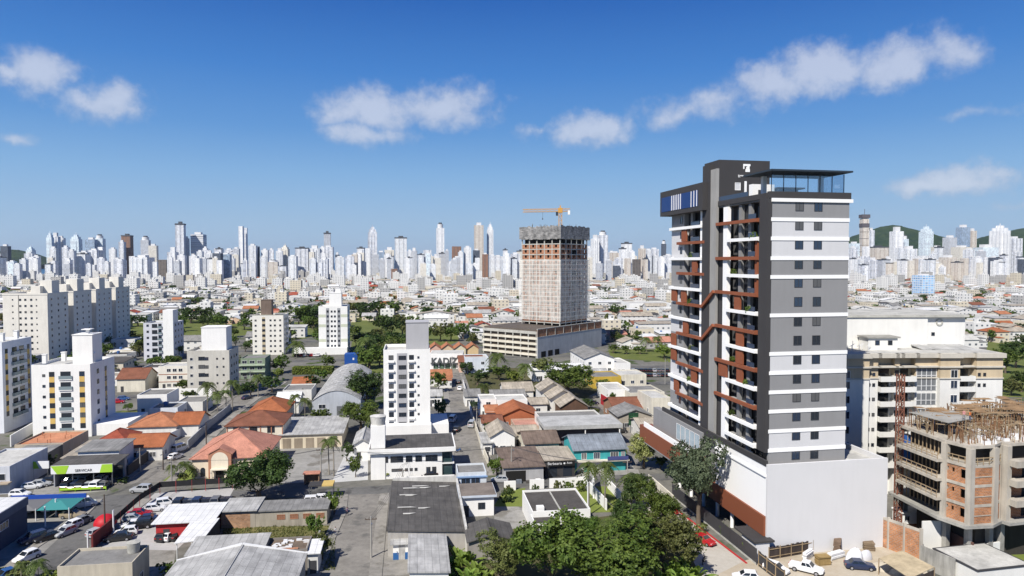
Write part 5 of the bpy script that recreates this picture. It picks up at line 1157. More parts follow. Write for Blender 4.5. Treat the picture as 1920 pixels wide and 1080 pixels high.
b = MB(); b.box(k_ * 36, -.02, -.2, k_ * 44, 0.001, 15.5); 
lift_core(t, k_ * 24, 2, k_ * 71, 9.5, 16.6, 24.5); wins(t, w_, 13, 'F', [], [])
t, L, w_, d_ = block('cream eight storey block with beige window strips by the car park', (474, 666), 532, 15, 20.5, wm=wall((.75, .73, .67), .08)); k_ = w_ / 58
b = MB(); b.box(k_ * 18, -.04, 0, k_ * 24, 0, 19.4); b.build('window_strip', wall((.52, .44, .30), .1), t)
for q in range(7): z = 1.5 + 2.65 * q; wins(t, w_, d_, 'F', [k_ * 6, k_ * 34, k_ * 42, k_ * 52], [z], .8, .8, FRAMED, 'one'); window(t, k_ * 21, -.04, z, 0, 1.4, 1.1, FRAMED); wins(t, w_, d_, 'R', [4, 11], [z], 1.0, 1.0, FRAMED); balcony(t, w_, d_, 'R', 7.5, z - .9, 2.4, .8)
lift_core(t, k_ * 13, 4, k_ * 33, 9, 20.5, 28, wall((.20, .15, .12), .2, 'brown_core')); b = MB(); b.box(-.1, -.1, 20.5, w_ + .1, .3, 20.7); b.build('coping', wall((.45, .43, .33), .1), t)
t, L, w_, d_ = block('slim white tower with pale green bands and grey window recesses', (598, 664), 652, 13, 24.8); k_ = w_ / 54
for x in (14, 35): b = MB(); b.box(k_ * x, -.04, 0, k_ * (x + 6), 0, 23.8); b.build('window_strip', wall((.33, .34, .36), .1), t)
for q in range(9):
    z = 1.2 + 2.55 * q; wins(t, w_, d_, 'F', [k_ * 24.5, k_ * 30.5], [z], .8, .9, FRAMED, 'one'); wins(t, w_, d_, 'R', [3.5, 9], [z], 1.0, 1.0, FRAMED)
    for x in (17, 38): window(t, k_ * x, -.04, z, 0, .9, 1.0, FRAMED, 'one')
    if q in (2, 5, 7):
        for x0, x1 in ((0, 13.5), (41.5, 54)): b = MB(); b.box(k_ * x0, -.03, z, k_ * x1, 0, z + 1.5); b.build('green_band', wall((.55, .58, .46), .05), t)
lift_core(t, k_ * 19, 3, k_ * 42, 8, 24.8, 31.5); lift_core(t, k_ * 30, 5, k_ * 40, 7.5, 32.4, 33.8); b = MB(); b.box(-12, -3, -.2, w_, 0, 3.6); b.build('podium', WHITE, t)
# white tower beside the lane
t, L, w_, d_ = block('white eight storey tower with grey window band and lift core beside the lane', (720, 823), 807, 13, 24.2); k_ = w_ / 87; GB = wall((.40, .40, .42), .06, 'grey_band')
b = MB(); b.box(k_ * 25, -.05, 3, k_ * 44, 0, 23.2); b.build('window_strip', GB, t)
for q in range(8):
    z = 3.4 + 2.58 * q
    wins(t, w_, d_, 'F', [k_ * 14, k_ * 52], [z], 1.15, 1.15, FRAMED); wins(t, w_, d_, 'F', [k_ * 65], [z + .3], .4, .45, FRAMED, 'one'); window(t, k_ * 35, -.05, z, 0, 1.9, 1.0, FRAMED, 'three'); wins(t, w_, d_, 'R', [3, 6, 9.5], [z], 1.0, 1.0, FRAMED)
    for x in (14, 52): b = MB(); b.box(k_ * x - .9, -.45, z - .75, k_ * x + .9, 0, z - .3); b.build('planter', WHITE, t)
lift_core(t, k_ * 42, 2.5, w_ - .3, 10, 24.2, 31.2, GB); b = MB(); b.box(-.3, -3.0, -.2, w_ + .2, 0, 4.2); b.box(w_, 0, -.2, w_ + 5, d_, 3.6); b.build('podium', WHITE, t)
# the warehouse with the sign at the end of the lane
P = G(806, 693); s_ = P.y / FPX; t = thing('sign_building', 'white building with big grey KADIZ letters across the end of the lane', 'building', P, rad(2)); Wk = 62 * s_
b = MB(); b.box(0, 0, 3.0, Wk, 12, 30 * s_); b.box(0, 1.2, -.2, Wk, 12, 3.0); b.build('wall', WHITE, t); b = MB(); b.box(.3, .3, 30 * s_, Wk - .3, 11.7, 30 * s_ + .1); b.build('roof', F_LIGHT, t)
letters('KADIZ', t, 27 * s_, -.12, 10.5 * s_, 16.5 * s_, 0, plain('letter_grey', (.075, .08, .08), .6), .06, bold=.14)
for k in range(4): b = MB(); b.box(1.5 + k * 2.6, 1.12, .2, 3.7 + k * 2.6, 1.2, 2.9); b.build('window', plain('green_pane', (.10, .16, .11), .2), t)
reserve(P.x + 8, P.y + 7, 12)
house('bluish white low building right of the KADIZ letters', (872, 672), (916, 669), None, 6.5, 'flat', 0, wall((.62, .67, .74), .1), F_LIGHT, D=11)
for i, (px, c_) in enumerate(((815, 'pink'), (838, 'peach'), (862, 'cream'), (886, 'ochre'))):
    house('%s gabled row house behind the KADIZ building' % c_, (px - 9, 653), (px + 11, 653), None, 5.5, 'gy', 2.0, wall({'pink': (.62, .40, .32), 'peach': (.66, .50, .34), 'cream': (.66, .60, .44), 'ochre': (.62, .46, .26)}[c_], .12), T_OR2, D=10)
# ------------------------------------------------------------------ block under construction with the crane
rz = rad(52); P = G(1008, 672); L = Loc(P, rz); WP = L.su(1128, 0, 10); DP = L.sv(905, 0, 8); HP = 14.2
cn = thing('construction_tower', 'unfinished brick and concrete tower wrapped in netting above a brick podium', 'construction building', P, rz)
GNET = wall((.45, .45, .46), .25, 'grey_net'); BR2 = brick((.40, .15, .06), key='tower')
b = MB(); b.box(0, 0, -.3, WP, .5, 10.6); b.build('podium_wall', wall((.50, .50, .50), .15), cn)
b = MB(); b.box(.1, .1, 10.6, WP, .5, HP); b.build('brick_wall', brick((.46, .18, .065), key='podium', sc_=.5), cn)
b = MB()
for k in range(9): x = WP * k / 8; b.box(x - .2, -.06, 10.6, x + .2, .1, HP)
b.box(-.1, -.08, HP, WP + .1, .6, HP + .35); b.box(-.05, -.08, 10.3, WP, .0, 10.6); b.build('concrete_frame', CONCL, cn)
b = MB(); b.box(1.2, .5, -.3, WP, DP, HP - .2); b.build('inner_wall', wall((.12, .10, .085), .2, 'raw_dark'), cn)
for q in range(5): b = MB(); z = 1.0 + q * 2.7; b.box(0, .5, z, 1.2, DP, z + (1.1 if q < 4 else 1.3)); b.build('parking_slab', wall((.68, .64, .54), .15) if q < 4 else CONCL, cn)
for q in range(8): b = MB(); v = 1 + (DP - 1.5) * q / 7; b.box(.1, v - .25, -.3, .6, v + .25, 13); b.build('column', CONCL, cn)
for k in range(3): b = MB(); x = 3 + k * 6; b.box(x, -.06, .1, x + 4, .0, 3.0); b.build('garage_opening', DARKROOM, cn)
reserve(*L.w(WP / 2, DP / 2).to_2d(), 40)
# tower on the podium
Pt = G(1050, 662); q = L.w(0, 0); loc = Pt - L.o; u0, v0 = loc.dot(L.u), loc.dot(L.v)
v0 = max(v0, 2.0); u1 = L.su(1101, v0, 30); v1 = L.sv(978, u0, 30); ztop = L.sz(423, u0, v0); zn1 = L.sz(447, u0, v0); zn0 = L.sz(487, u0, v0); fh = (zn1 - zn0) / 4.0
nf = int((zn1 - HP) / fh)
b = MB(); b.box(u0 + 1.3, v0 + 1.3, HP, u1 - 1.3, v1 - 1.3, zn1); b.build('dark_interior', DARKROOM, cn)
for k in range(nf + 1):
    z = zn1 - fh * k; b = MB(); b.box(u0, v0, z - .25, u1, v1, z + .25); b.build('floor_slab', CONCL, cn)
cols_u = [u0 + .05 + (u1 - u0 - .55) * k / 5 for k in range(6)]; cols_v = [v0 + .05 + (v1 - v0 - .55) * k / 5 for k in range(6)]
b = MB()
for k in range(6): b.box(cols_u[k], v0 + .02, HP, cols_u[k] + .5, v0 + .5, zn1); b.box(u0 + .02, cols_v[k], HP, u0 + .5, cols_v[k] + .5, zn1)
b.build('concrete_columns', CONCL, cn)
r = random.Random(21); b = MB()
for k in range(1, nf + 1):
    z0, z1 = zn1 - fh * k + .25, zn1 - fh * (k - 1) - .25
    for j in range(5):
        for face in (0, 1):
            cs = cols_u if face == 0 else cols_v; a, c_ = cs[j] + .5, cs[j + 1]; m_ = (a + c_) / 2; g = (c_ - a) * .14
            for s0, s1 in ((a, m_ - g), (m_ + g, c_)):
                if k == 1 or (face == 0 and j == 2 and k % 2): continue
                if face == 0: b.box(s0, v0 + .15, z0, s1, v0 + .35, z1)
                else: b.box(u0 + .15, s0, z0, u0 + .35, s1, z1)
            if k > 1 and not (face == 0 and j == 2 and k % 2):
                if face == 0: b.box(m_ - g, v0 + .15, z0, m_ + g, v0 + .35, z0 + .8)
                else: b.box(u0 + .15, m_ - g, z0, u0 + .35, m_ + g, z0 + .8)
b.build('brick_infill', BR2, cn)
def _net(t, m):
    uv = t.n('ShaderNodeTexCoord').outputs['UV']; p = wpos(t)
    s = t.n('ShaderNodeSeparateXYZ', {0: uv}); gu = t.m('LESS_THAN', t.m('FRACT', t.m('DIVIDE', s.outputs[0], 2.4)), .07); gv = t.m('LESS_THAN', t.m('FRACT', t.m('DIVIDE', s.outputs[1], 2.1)), .07)
    n = t.noise(t.vm('MULTIPLY', p, (1, 1, .3)), .5, 5, .65); al = t.m('MAXIMUM', t.mr(n, .35, .7, .22, .62), t.m('MULTIPLY', t.m('MAXIMUM', gu, gv), .9))
    d = t.n('ShaderNodeBsdfDiffuse', {'Color': t.mix(n, (.66, .63, .58), (.80, .78, .73))}); tr = t.n('ShaderNodeBsdfTransparent', {'Color': (1, 1, 1, 1)})
    t.n('ShaderNodeOutputMaterial', {'Surface': t.n('ShaderNodeMixShader', {0: al, 1: tr.outputs[0], 2: d.outputs[0]})})
NET = pr_mat('safety_net', _net)
b = MB(); o_ = 1.0; zb_ = HP + 2.6; A_, B_, C_, D__ = (u0 - o_, v0 - o_), (u1 + o_, v0 - o_), (u1 + o_, v1 + o_), (u0 - o_, v1 + o_)
wd = (u1 - u0 + 2 * o_)
for p_, q_ in ((A_, B_), (D__, A_), (B_, C_)): b.face([(p_[0], p_[1], zb_), (q_[0], q_[1], zb_), (q_[0], q_[1], zn0), (p_[0], p_[1], zn0)], 0, [(0, zb_), (wd, zb_), (wd, zn0), (0, zn0)])
b.build('safety_net', NET, cn)
def _net2(t, m):
    p = wpos(t); n = t.noise(p, .35, 6, .7); n2 = t.noise(t.vm('MULTIPLY', p, (1, 1, 4)), .6, 4)
    surf(t, t.mix(t.mr(t.m('ADD', t.m('MULTIPLY', n, .6), t.m('MULTIPLY', n2, .4)), .38, .62), (.10, .10, .10), (.36, .35, .34)), .95, .1, bump(t, n, .6, 1))
b = MB(); o_ = .9; rr = random.Random(5)
for p_, q_ in (((u0 - o_, v0 - o_), (u1 + o_, v0 - o_)), ((u0 - o_, v1 + o_), (u0 - o_, v0 - o_)), ((u1 + o_, v0 - o_), (u1 + o_, v1 + o_))):
    N = 12
    for k in range(N):
        f = lambda t_: (p_[0] + (q_[0] - p_[0]) * t_, p_[1] + (q_[1] - p_[1]) * t_)
        a, c_ = f(k / N), f((k + 1) / N); b.face([(a[0], a[1], zn1 - rr.uniform(-.1, .5)), (c_[0], c_[1], zn1 - rr.uniform(-.1, .5)), (c_[0], c_[1], ztop + rr.uniform(-.4, .5)), (a[0], a[1], ztop + rr.uniform(-.4, .5))])
b.build('dark_netting', pr_mat('dark_net', _net2), cn)
b = MB(); b.box(u0 + 1, v0 + 1, zn1 + .3, u1 - 1, v1 - 1, ztop - 1.5)
for k in range(14): x, y = rr.uniform(u0, u1), rr.uniform(v0, v1); b.bar((x, y, ztop - 2), (x, y, ztop + rr.uniform(.5, 2)), .15)
b.build('formwork', wall((.2, .17, .13), .3, 'formwork'), cn)
# crane
YC = plain('crane_yellow', (.55, .28, .05), .5); uM, vM = u0 + (u1 - u0) * .42, v0 + (v1 - v0) * .30
Pm = L.w(uM, vM); zc = zat(Pm, 397); t = thing('tower_crane', 'orange yellow tower crane standing on the unfinished tower', 'crane', (Pm.x, Pm.y, ztop - 1.5), rad(-3))
def lattice(b, p, q, w, seg, h=None):
    p, q = Vector(p), Vector(q); d = (q - p); n = max(2, int(d.length / seg)); dn = d.normalized(); up = Vector((0, 0, 1)) if abs(dn.z) < .9 else Vector((0, 1, 0)); x = dn.cross(up).normalized() * (w / 2); y = x.cross(dn).normalized() * (w / 2)
    cs = [x + y, x - y, -x - y, -x + y]
    for c in cs: b.bar(p + c, q + c, w * .16)
    for k in range(n):
        for j in range(4): b.bar(p + d * (k / n) + cs[j], p + d * ((k + 1) / n) + cs[(j + 1) % 4], w * .09); b.bar(p + d * (k / n) + cs[j], p + d * (k / n) + cs[(j + 1) % 4], w * .09)
hm = zc - ztop + 1.5; s_ = Pm.y / FPX
b = MB(); lattice(b, (0, 0, -2), (0, 0, hm), 1.7, 2); b.build('mast', YC, t); b = MB(); lattice(b, (0, 0, hm + .8), (-70 * s_, 0, hm + .6), 1.5, 2.2); b.build('jib', YC, t); b = MB(); lattice(b, (0, 0, hm + .8), (18 * s_, 0, hm + .9), 1.4, 2.2); b.build('counter_jib', YC, t)
b = MB(); b.box(14 * s_, -.9, hm - 1.6, 18 * s_, .9, hm + .6); b.build('counterweight', WHITE, t); b = MB(); b.box(-1.2, -1.2, hm - .6, 1.2, 1.2, hm + 2.0); b.bar((0, 0, hm + 2), (0, 0, hm + 3.4), .6); b.build('turntable', YC, t); b = MB(); b.bar((-33 * s_, 0, hm), (-33 * s_, 0, hm - 3.5), .12); b.box(-33 * s_ - .3, -.3, hm - 4.2, -33 * s_ + .3, .3, hm - 3.5); b.build('hook', FRAMED, t)
b = MB(); b.box(-2.4, -1.0, hm - 2.2, -1.2, .6, hm - .1); b.build('cab', GLASS, t)
# ------------------------------------------------------------------ white apartment building at right
BEI = wall((.56, .46, .32), .12, 'beige_top'); AW = wall((.74, .735, .71), .07, 'apt_white')
rz = rad(2); P = G(1560, 935); L = Loc(P, rz); WA = L.su(1881, 0, 28); HA = L.sz(663, L.su(1700), 0); DA = 22
t = thing('apartment_building', 'broad white apartment building with a beige top floor behind the brick construction site', 'apartment building', P, rz); reserve(*L.w(WA / 2, 10).to_2d(), 24)
U = lambda px, z=25: L.su(px, 0, z)
zf = [L.sz(y, 10, 0) for y in (710, 737, 766, 794, 823, 852, 880, 908)]
b = MB(); bays = [(0, U(1630), 0), (U(1630), U(1651), .9), (U(1651), U(1684), 2.4), (U(1684), U(1694), 1.2), (U(1694), U(1722), 2.4), (U(1722), U(1763), 1.0), (U(1763), U(1800), 0), (U(1800), U(1831), 1.8), (U(1831), WA, 0)]
for x0, x1, y in bays: b.box(x0, y, -.4, x1, DA, zf[0]); b.box(x0, y + .001, zf[0], x1, DA, HA - .9, 1)
b.build('wall', [AW, BEI], t)
b = MB()
for x0, x1, y in bays: b.box(x0 - .25, min(y, .6) - .35, HA - 2.9, x1 + .25, y + .3, HA - 2.6); b.box(x0 - .35, min(y, .6) - .5, HA - .9, x1 + .35, DA, HA); b.box(x0 - .1, y - .18, zf[0] - .15, x1 + .1, y + .1, zf[0] + .1)
b.build('cornice', wall((.55, .52, .46), .1), t)
b = MB(); b.box(.2, .8, HA, WA - .2, DA - .2, HA + .05); b.build('roof', F_LIGHT, t)
zl = [HA - 5.6] + [z - 2.95 + .25 for z in zf[:6]]
for i, z in enumerate(zl):
    for px0, px1, y in ((1652, 1683, 2.4), (1694, 1719, 2.4), (1801, 1830, 1.8)):
        c_ = (U(px0) + U(px1)) / 2; o = balcony(t, WA, DA, 'F', c_, z, U(px1) - U(px0), y, 'solid', AW, .95); o.location.y = y
        d = MB(); d.box(c_ - 1.0, y - .05, z + .1, c_ + 1.0, y - .01, z + 2.2); d.build('balcony_door', GLASS, t)
    b = MB(); b.box(U(1724), .94, z + .1, U(1761), 1.0, z + 2.4); b.build('glazed_bay', plain('bay_glass', (.17, .18, .19), .12, .6), t)
    b = MB()
    for k in range(5): x = U(1724) + (U(1761) - U(1724)) * k / 4; b.box(x - .05, .86, z + .1, x + .05, .94, z + 2.4)
    b.box(U(1723), .84, z + .95, U(1762), .94, z + 1.05); b.build('bay_frame', FRAMEW, t)
    window(t, U(1789), 0, z + .7, 0, 1.3, 1.5, FRAMEW, 'two'); window(t, U(1588), 0, z + .7, 0, 1.2, 1.4, FRAMEW, 'two'); window(t, U(1688), 1.2, z + .9, 0, .7, 1.1, FRAMED, 'one')
    for px, y in ((1634, .9), (1643, .9), (1836, 0), (1846, 0)): window(t, U(px), y, z + 1.0, 0, .45, .55, FRAMED, 'one')
b = MB(); x0, x1 = L.su(1587, 12, 34), L.su(1745, 8, 34); x2 = L.su(1784, 14, 34); zt = L.sz(594, x1, 10)
b.box(x0 - 4, 9, HA, x1, DA + 4, zt); b.box(x1, 9.6, HA, x2, DA + 4, zt); b.box(x0 - 4.3, 8.7, zt, x2 + .3, DA + 4.3, zt + .5, 1); b.build('roof_tower', [AW, CONCL], t)
em = MB(); c_ = L.su(1761, 9.6, 35); zz_ = L.sz(604, c_, 9.6)
em.grid([[(c_ + rr_ * math.cos(a * .3142), 9.6 - yy, zz_ + rr_ * math.sin(a * .3142)) for a in range(20)] for rr_, yy in ((.78, 0), (.78, .15), (.5, .15), (.5, .02))], 0, False, True); em.build('round_vent', CONCL, t)
b = MB(); x0, x1 = L.su(1628, 5, 31), L.su(1683, 5, 31); b.box(x0, 5, HA, x1, 8.6, HA + 2.6); b.box(x0 - .4, 4.6, HA + 2.6, x1 + .4, 8.65, HA + 2.9, 1); b.build('roof_room', [AW, CONC], t)
for px in (1645, 1669): window(t, L.su(px, 5, 31), 5, HA + 1.2, 0, .8, .8, FRAMED, 'one')
b = MB(); x0 = L.su(1735, 4, 30); b.slab([(x0, 5, HA + .3), (WA - 2, 4, HA + .1), (WA - 3, DA - 2, HA + 1.8), (x0, DA - 2, HA + 2.2)], .2); b.build('low_roof', S_LIGHT, t)
rr = random.Random(2)
for k in range(6): b = MB(); x = L.su(1590, 4, 31) + k * .9; b.bar((0, 0, 0), (0, 0, rr.uniform(1.0, 2.2)), .08); b.bar((-.5, 0, .9), (.5, .1, 1.4), .06); b.build('antenna', FRAMEW, t, (x, 4 + rr.uniform(0, 2), HA))
window(t, L.su(1749, 9.6, 31), 9.6, L.sz(629, L.su(1749), 9.6), 0, .6, .6, FRAMED, 'one')
# ------------------------------------------------------------------ brick building site at right
C2 = wall((.50, .46, .40), .25, 'site_concrete'); BRS = brick((.47, .19, .07), key='site')
st = thing('construction_building', 'unfinished brick apartment building with balconies and timber formwork on its roof', 'construction building', G(1780, 1040))
SO = st.location.copy(); SO.z = 0; pt = lambda px, Y: ((px - 960) / FPX * Y * 1.0, Y)
fp = [(68.4, 121.5), pt(1781, 110.5), pt(1829, 106.8), pt(1874, 107.6), pt(1886, 109.6), pt(1898, 108.6), (98.0, 112.5), (98.0, 135.0)]
fp = [(x - SO.x, y - SO.y) for x, y in fp]
zat_ = lambda py, Y=107.0: zat(Vector((0, Y, 0)), py)
zfl = [zat_(y) for y in (982, 946, 909, 872, 836)]; zt = zfl[4]; reserve(SO.x + 18, SO.y + 12, 22)
def off(poly, d):
    c = Vector((sum(p[0] for p in poly) / len(poly), sum(p[1] for p in poly) / len(poly))); return [tuple(Vector(p) + (Vector(p) - c).normalized() * d) for p in poly]
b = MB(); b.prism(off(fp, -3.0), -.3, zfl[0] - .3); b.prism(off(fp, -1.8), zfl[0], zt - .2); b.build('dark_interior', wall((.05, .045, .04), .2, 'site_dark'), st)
for i, z in enumerate(zfl):
    b = MB(); b.prism(off(fp, 1.5 if i == 0 else .25), z - .45, z); b.build('floor_slab', CONC if i == 0 else C2, st)
for k, (x, y) in enumerate(fp):
    b = MB(); b.box(-.45, -.45, zfl[0], .45, .45, zt - .4); b.build('column', C2, st, (x, y, 0), .3)
    b = MB(); b.box(-.4, -.4, -.3, .4, .4, zfl[0] - .4); b.build('column', CONC, st, (x * .9 + 1, y * .9 + 1.2, 0), .3)
def wallseg(b, p, q, z0, z1, holes=(), th=.22):
    p, q = Vector((*p, 0)), Vector((*q, 0)); d = q - p; cuts = [0.0]; L_ = d.length
    for h0, h1, a, c in holes: cuts += [h0, h1]
    cuts.append(1.0)
    for k in range(len(cuts) - 1):
        s, e = p + d * cuts[k], p + d * cuts[k + 1]
        def seg(za, zb_): b.bar((s.x, s.y, (za + zb_) / 2), (e.x, e.y, (za + zb_) / 2), th, zb_ - za)
        if k % 2 == 0: seg(z0, z1)
        else:
            h = holes[k // 2]; seg(z0, z0 + h[2]); seg(z0 + h[3], z1)
ctr = Vector((sum(p[0] for p in fp) / 8, sum(p[1] for p in fp) / 8))
for i in range(3):
    z0, z1 = zfl[i], zfl[i + 1] - .45
    b = MB(); wallseg(b, fp[1], fp[2], z0, z1, [(.08, .17, 1.5, 2.1), (.30, .40, 1.4, 2.1), (.64, .88, .8, 2.2)]); wallseg(b, fp[2], fp[3], z0, z1); b.build('brick_wall', BRS, st)
    b = MB(); wallseg(b, (fp[3][0] + .3, fp[3][1] + .5), fp[4], z0, z1); wallseg(b, (fp[5][0] + .5, fp[5][1] + .8), (fp[6][0], fp[6][1] + 1.2), z0, z1, [(.15, .3, .0, 2.2), (.5, .7, .8, 2.1)]); b.build('brick_wall', brick((.42, .15, .05), key='site2'), st)
    b = MB(); q_ = off([fp[2], fp[3], ctr], .02); b.bar((fp[2][0], fp[2][1] - .16, z0 + 1.25), (fp[3][0], fp[3][1] - .16, z0 + 1.25), .06, .14); b.build('lintel_band', C2, st)
    b = MB(); p, q = Vector((*fp[0], 0)), Vector((*fp[1], 0)); d = (q - p).normalized(); n = Vector((-.99, -.1, 0))
    b.prism([tuple((p + d * 1.5)[:2]), tuple((p + d * 1.5 + n * 1.5)[:2]), tuple((q + n * 1.5)[:2]), tuple(q[:2])], zfl[i + 1] - .5, zfl[i + 1] - .02); b.build('balcony_slab', C2, st)
    b = MB()
    for k in range(9): s = (p + d * 1.6 + n * 1.4).lerp(q + n * 1.4, k / 8); b.bar((s.x, s.y, zfl[i + 1]), (s.x, s.y, zfl[i + 1] + 1.15), .08)
    for h in (.55, 1.1): s, e = p + d * 1.6 + n * 1.4, q + n * 1.4; b.bar((s.x, s.y, zfl[i + 1] + h), (e.x, e.y, zfl[i + 1] + h), .07, .12)
    b.build('timber_rail', WOODT, st)
    b = MB(); p, q = Vector((*fp[5], 0)), Vector((*fp[6], 0)); b.prism([(p.x, p.y), (p.x + .4, p.y - 1.7), (q.x, q.y - 1.7), (q.x, q.y)], zfl[i + 1] - .5, zfl[i + 1] + .5); b.build('balcony_slab', C2, st)
for k in range(12):
    s = Vector(fp[0]).lerp(Vector(fp[1]), (k + .5) / 12); b = MB(); b.bar((s[0] + .6, s[1], zfl[0]), (s[0] + .6, s[1], zt), .13); b.build('timber_prop', WOODT, st)
b = MB(); rr = random.Random(12)
for j in range(3):
    for k in range(4): p, q = fp[1 + j], fp[2 + j]; b.bar((p[0] + (q[0] - p[0]) * k / 4, p[1] + (q[1] - p[1]) * k / 4 - .2, zfl[3]), (p[0] + (q[0] - p[0]) * k / 4, p[1] + (q[1] - p[1]) * k / 4 - .2, zfl[3] + 1.2), .08)
    b.bar((p[0], p[1] - .2, zfl[3] + .6), (q[0], q[1] - .2, zfl[3] + .6), .07, .12); b.bar((p[0], p[1] - .2, zfl[3] + 1.1), (q[0], q[1] - .2, zfl[3] + 1.1), .07, .12)
b.build('timber_rail', WOODT, st)
# formwork forest on the roof
x0_, x1_, y0_, y1_ = fp[0][0], fp[6][0], fp[2][1] + .5, fp[6][1] + 20; zdk = zt + 2.6
def inside(x, y, poly=None):
    poly = poly or fp; c = False
    for k in range(len(poly)):
        a, d = poly[k], poly[k - 1]
        if (a[1] > y) != (d[1] > y) and x < (d[0] - a[0]) * (y - a[1]) / (d[1] - a[1]) + a[0]: c = not c
    return c
b = MB(); b2 = MB(); n = 0
while n < 760:
    x, y = rr.uniform(x0_, x1_), rr.uniform(y0_ - 1, y1_)
    if not inside(x, y): continue
    n += 1; h = rr.uniform(1.4, 2.8) if y > y0_ + 3 else rr.uniform(.6, 2.2)
    (b if n % 3 else b2).bar((x, y, zt), (x + rr.uniform(-.15, .15), y + rr.uniform(-.15, .15), zt + h), rr.uniform(.05, .10))
for k in range(330):
    x, y = rr.uniform(x0_, x1_), rr.uniform(y0_, y1_); a = rr.choice((0, 1.57, .3, 1.2, 2.4)); l = rr.uniform(2, 5); z = zt + rr.uniform(.3, 2.7)
    if inside(x, y) and inside(x + l * math.cos(a), y + l * math.sin(a)): b2.bar((x, y, z), (x + l * math.cos(a), y + l * math.sin(a), z + rr.uniform(-.5, .5)), .08, .10)
b.build('timber_props', wall((.27, .15, .08), .3, 'timber_red'), st); b2.build('timber_props', WOODT, st)
b = MB()
for k in range(60):
    x, y = rr.uniform(x0_ + 3, x1_), rr.uniform(y0_ + 8, y1_); l = rr.uniform(1.5, 3.5)
    if inside(x, y) and inside(x + l, y + 1.2): b.slab([(x, y, zdk + rr.uniform(-.05, .1)), (x + l, y, zdk + .05), (x + l, y + 1.3, zdk + rr.uniform(-.05, .12)), (x, y + 1.3, zdk + .08)], .05)
b.build('timber_boards', wall((.34, .22, .12), .3, 'deck_timber'), st); b = MB()
b.slab([tuple((fp[0][0] + .5, fp[0][1] - 2, zdk)), (fp[1][0] + 1, fp[1][1] + 1.0, zdk), (fp[1][0] + 7, fp[1][1] + 4, zdk + .05), (fp[0][0] + 9, fp[0][1] - 1, zdk + .05)], .12)
b.build('formwork_deck', CONC, st)
b = MB()
for k in range(55):
    x, y = rr.uniform(x0_ + 4, x1_), rr.uniform(y0_, y0_ + 9)
    if inside(x, y): b.box(x, y, zt, x + rr.uniform(.5, 1.4), y + rr.uniform(.3, .8), zt + rr.uniform(.25, .6))
b.build('polystyrene_blocks', FRAMEW, st)
P = Vector(((1693 - 960) / FPX * 121, 121, 0)); t = thing('hoist_mast', 'lattice hoist mast with a blue cage beside the brick building site', 'hoist', P); zt_ = zat(P, 702); b = MB(); lattice(b, (0, 0, 0), (0, 0, zt_), .9, 1.2); b.build('mast', plain('rust', (.20, .08, .05), .8), t)
b = MB(); b.box(.5, -.9, zat(P, 868), 1.9, .9, zat(P, 815)); b.build('hoist_cage', plain('hoist_blue', (.02, .10, .33), .5), t); b = MB(); b.box(1.95, -.9, zat(P, 864), 3.6, .9, zat(P, 842)); b.build('platform', wall((.5, .3, .18), .2), t)
person(Vector(SO) + Vector((fp[0][0] + 6.5, fp[0][1] - 9, zdk + .06)), .6, plain('cloth_orange', (.55, .16, .04), .8), plain('cloth_denim', (.05, .07, .13), .8), 'builder in an orange shirt on the formwork deck')
person(Vector(SO) + Vector((fp[1][0] + 4.5, fp[1][1] + 2.6, zdk + .06)), 2.2, plain('cloth_pink', (.55, .25, .25), .8), plain('cloth_grey', (.2, .2, .2), .8), 'builder in a pink shirt bending near the formwork')
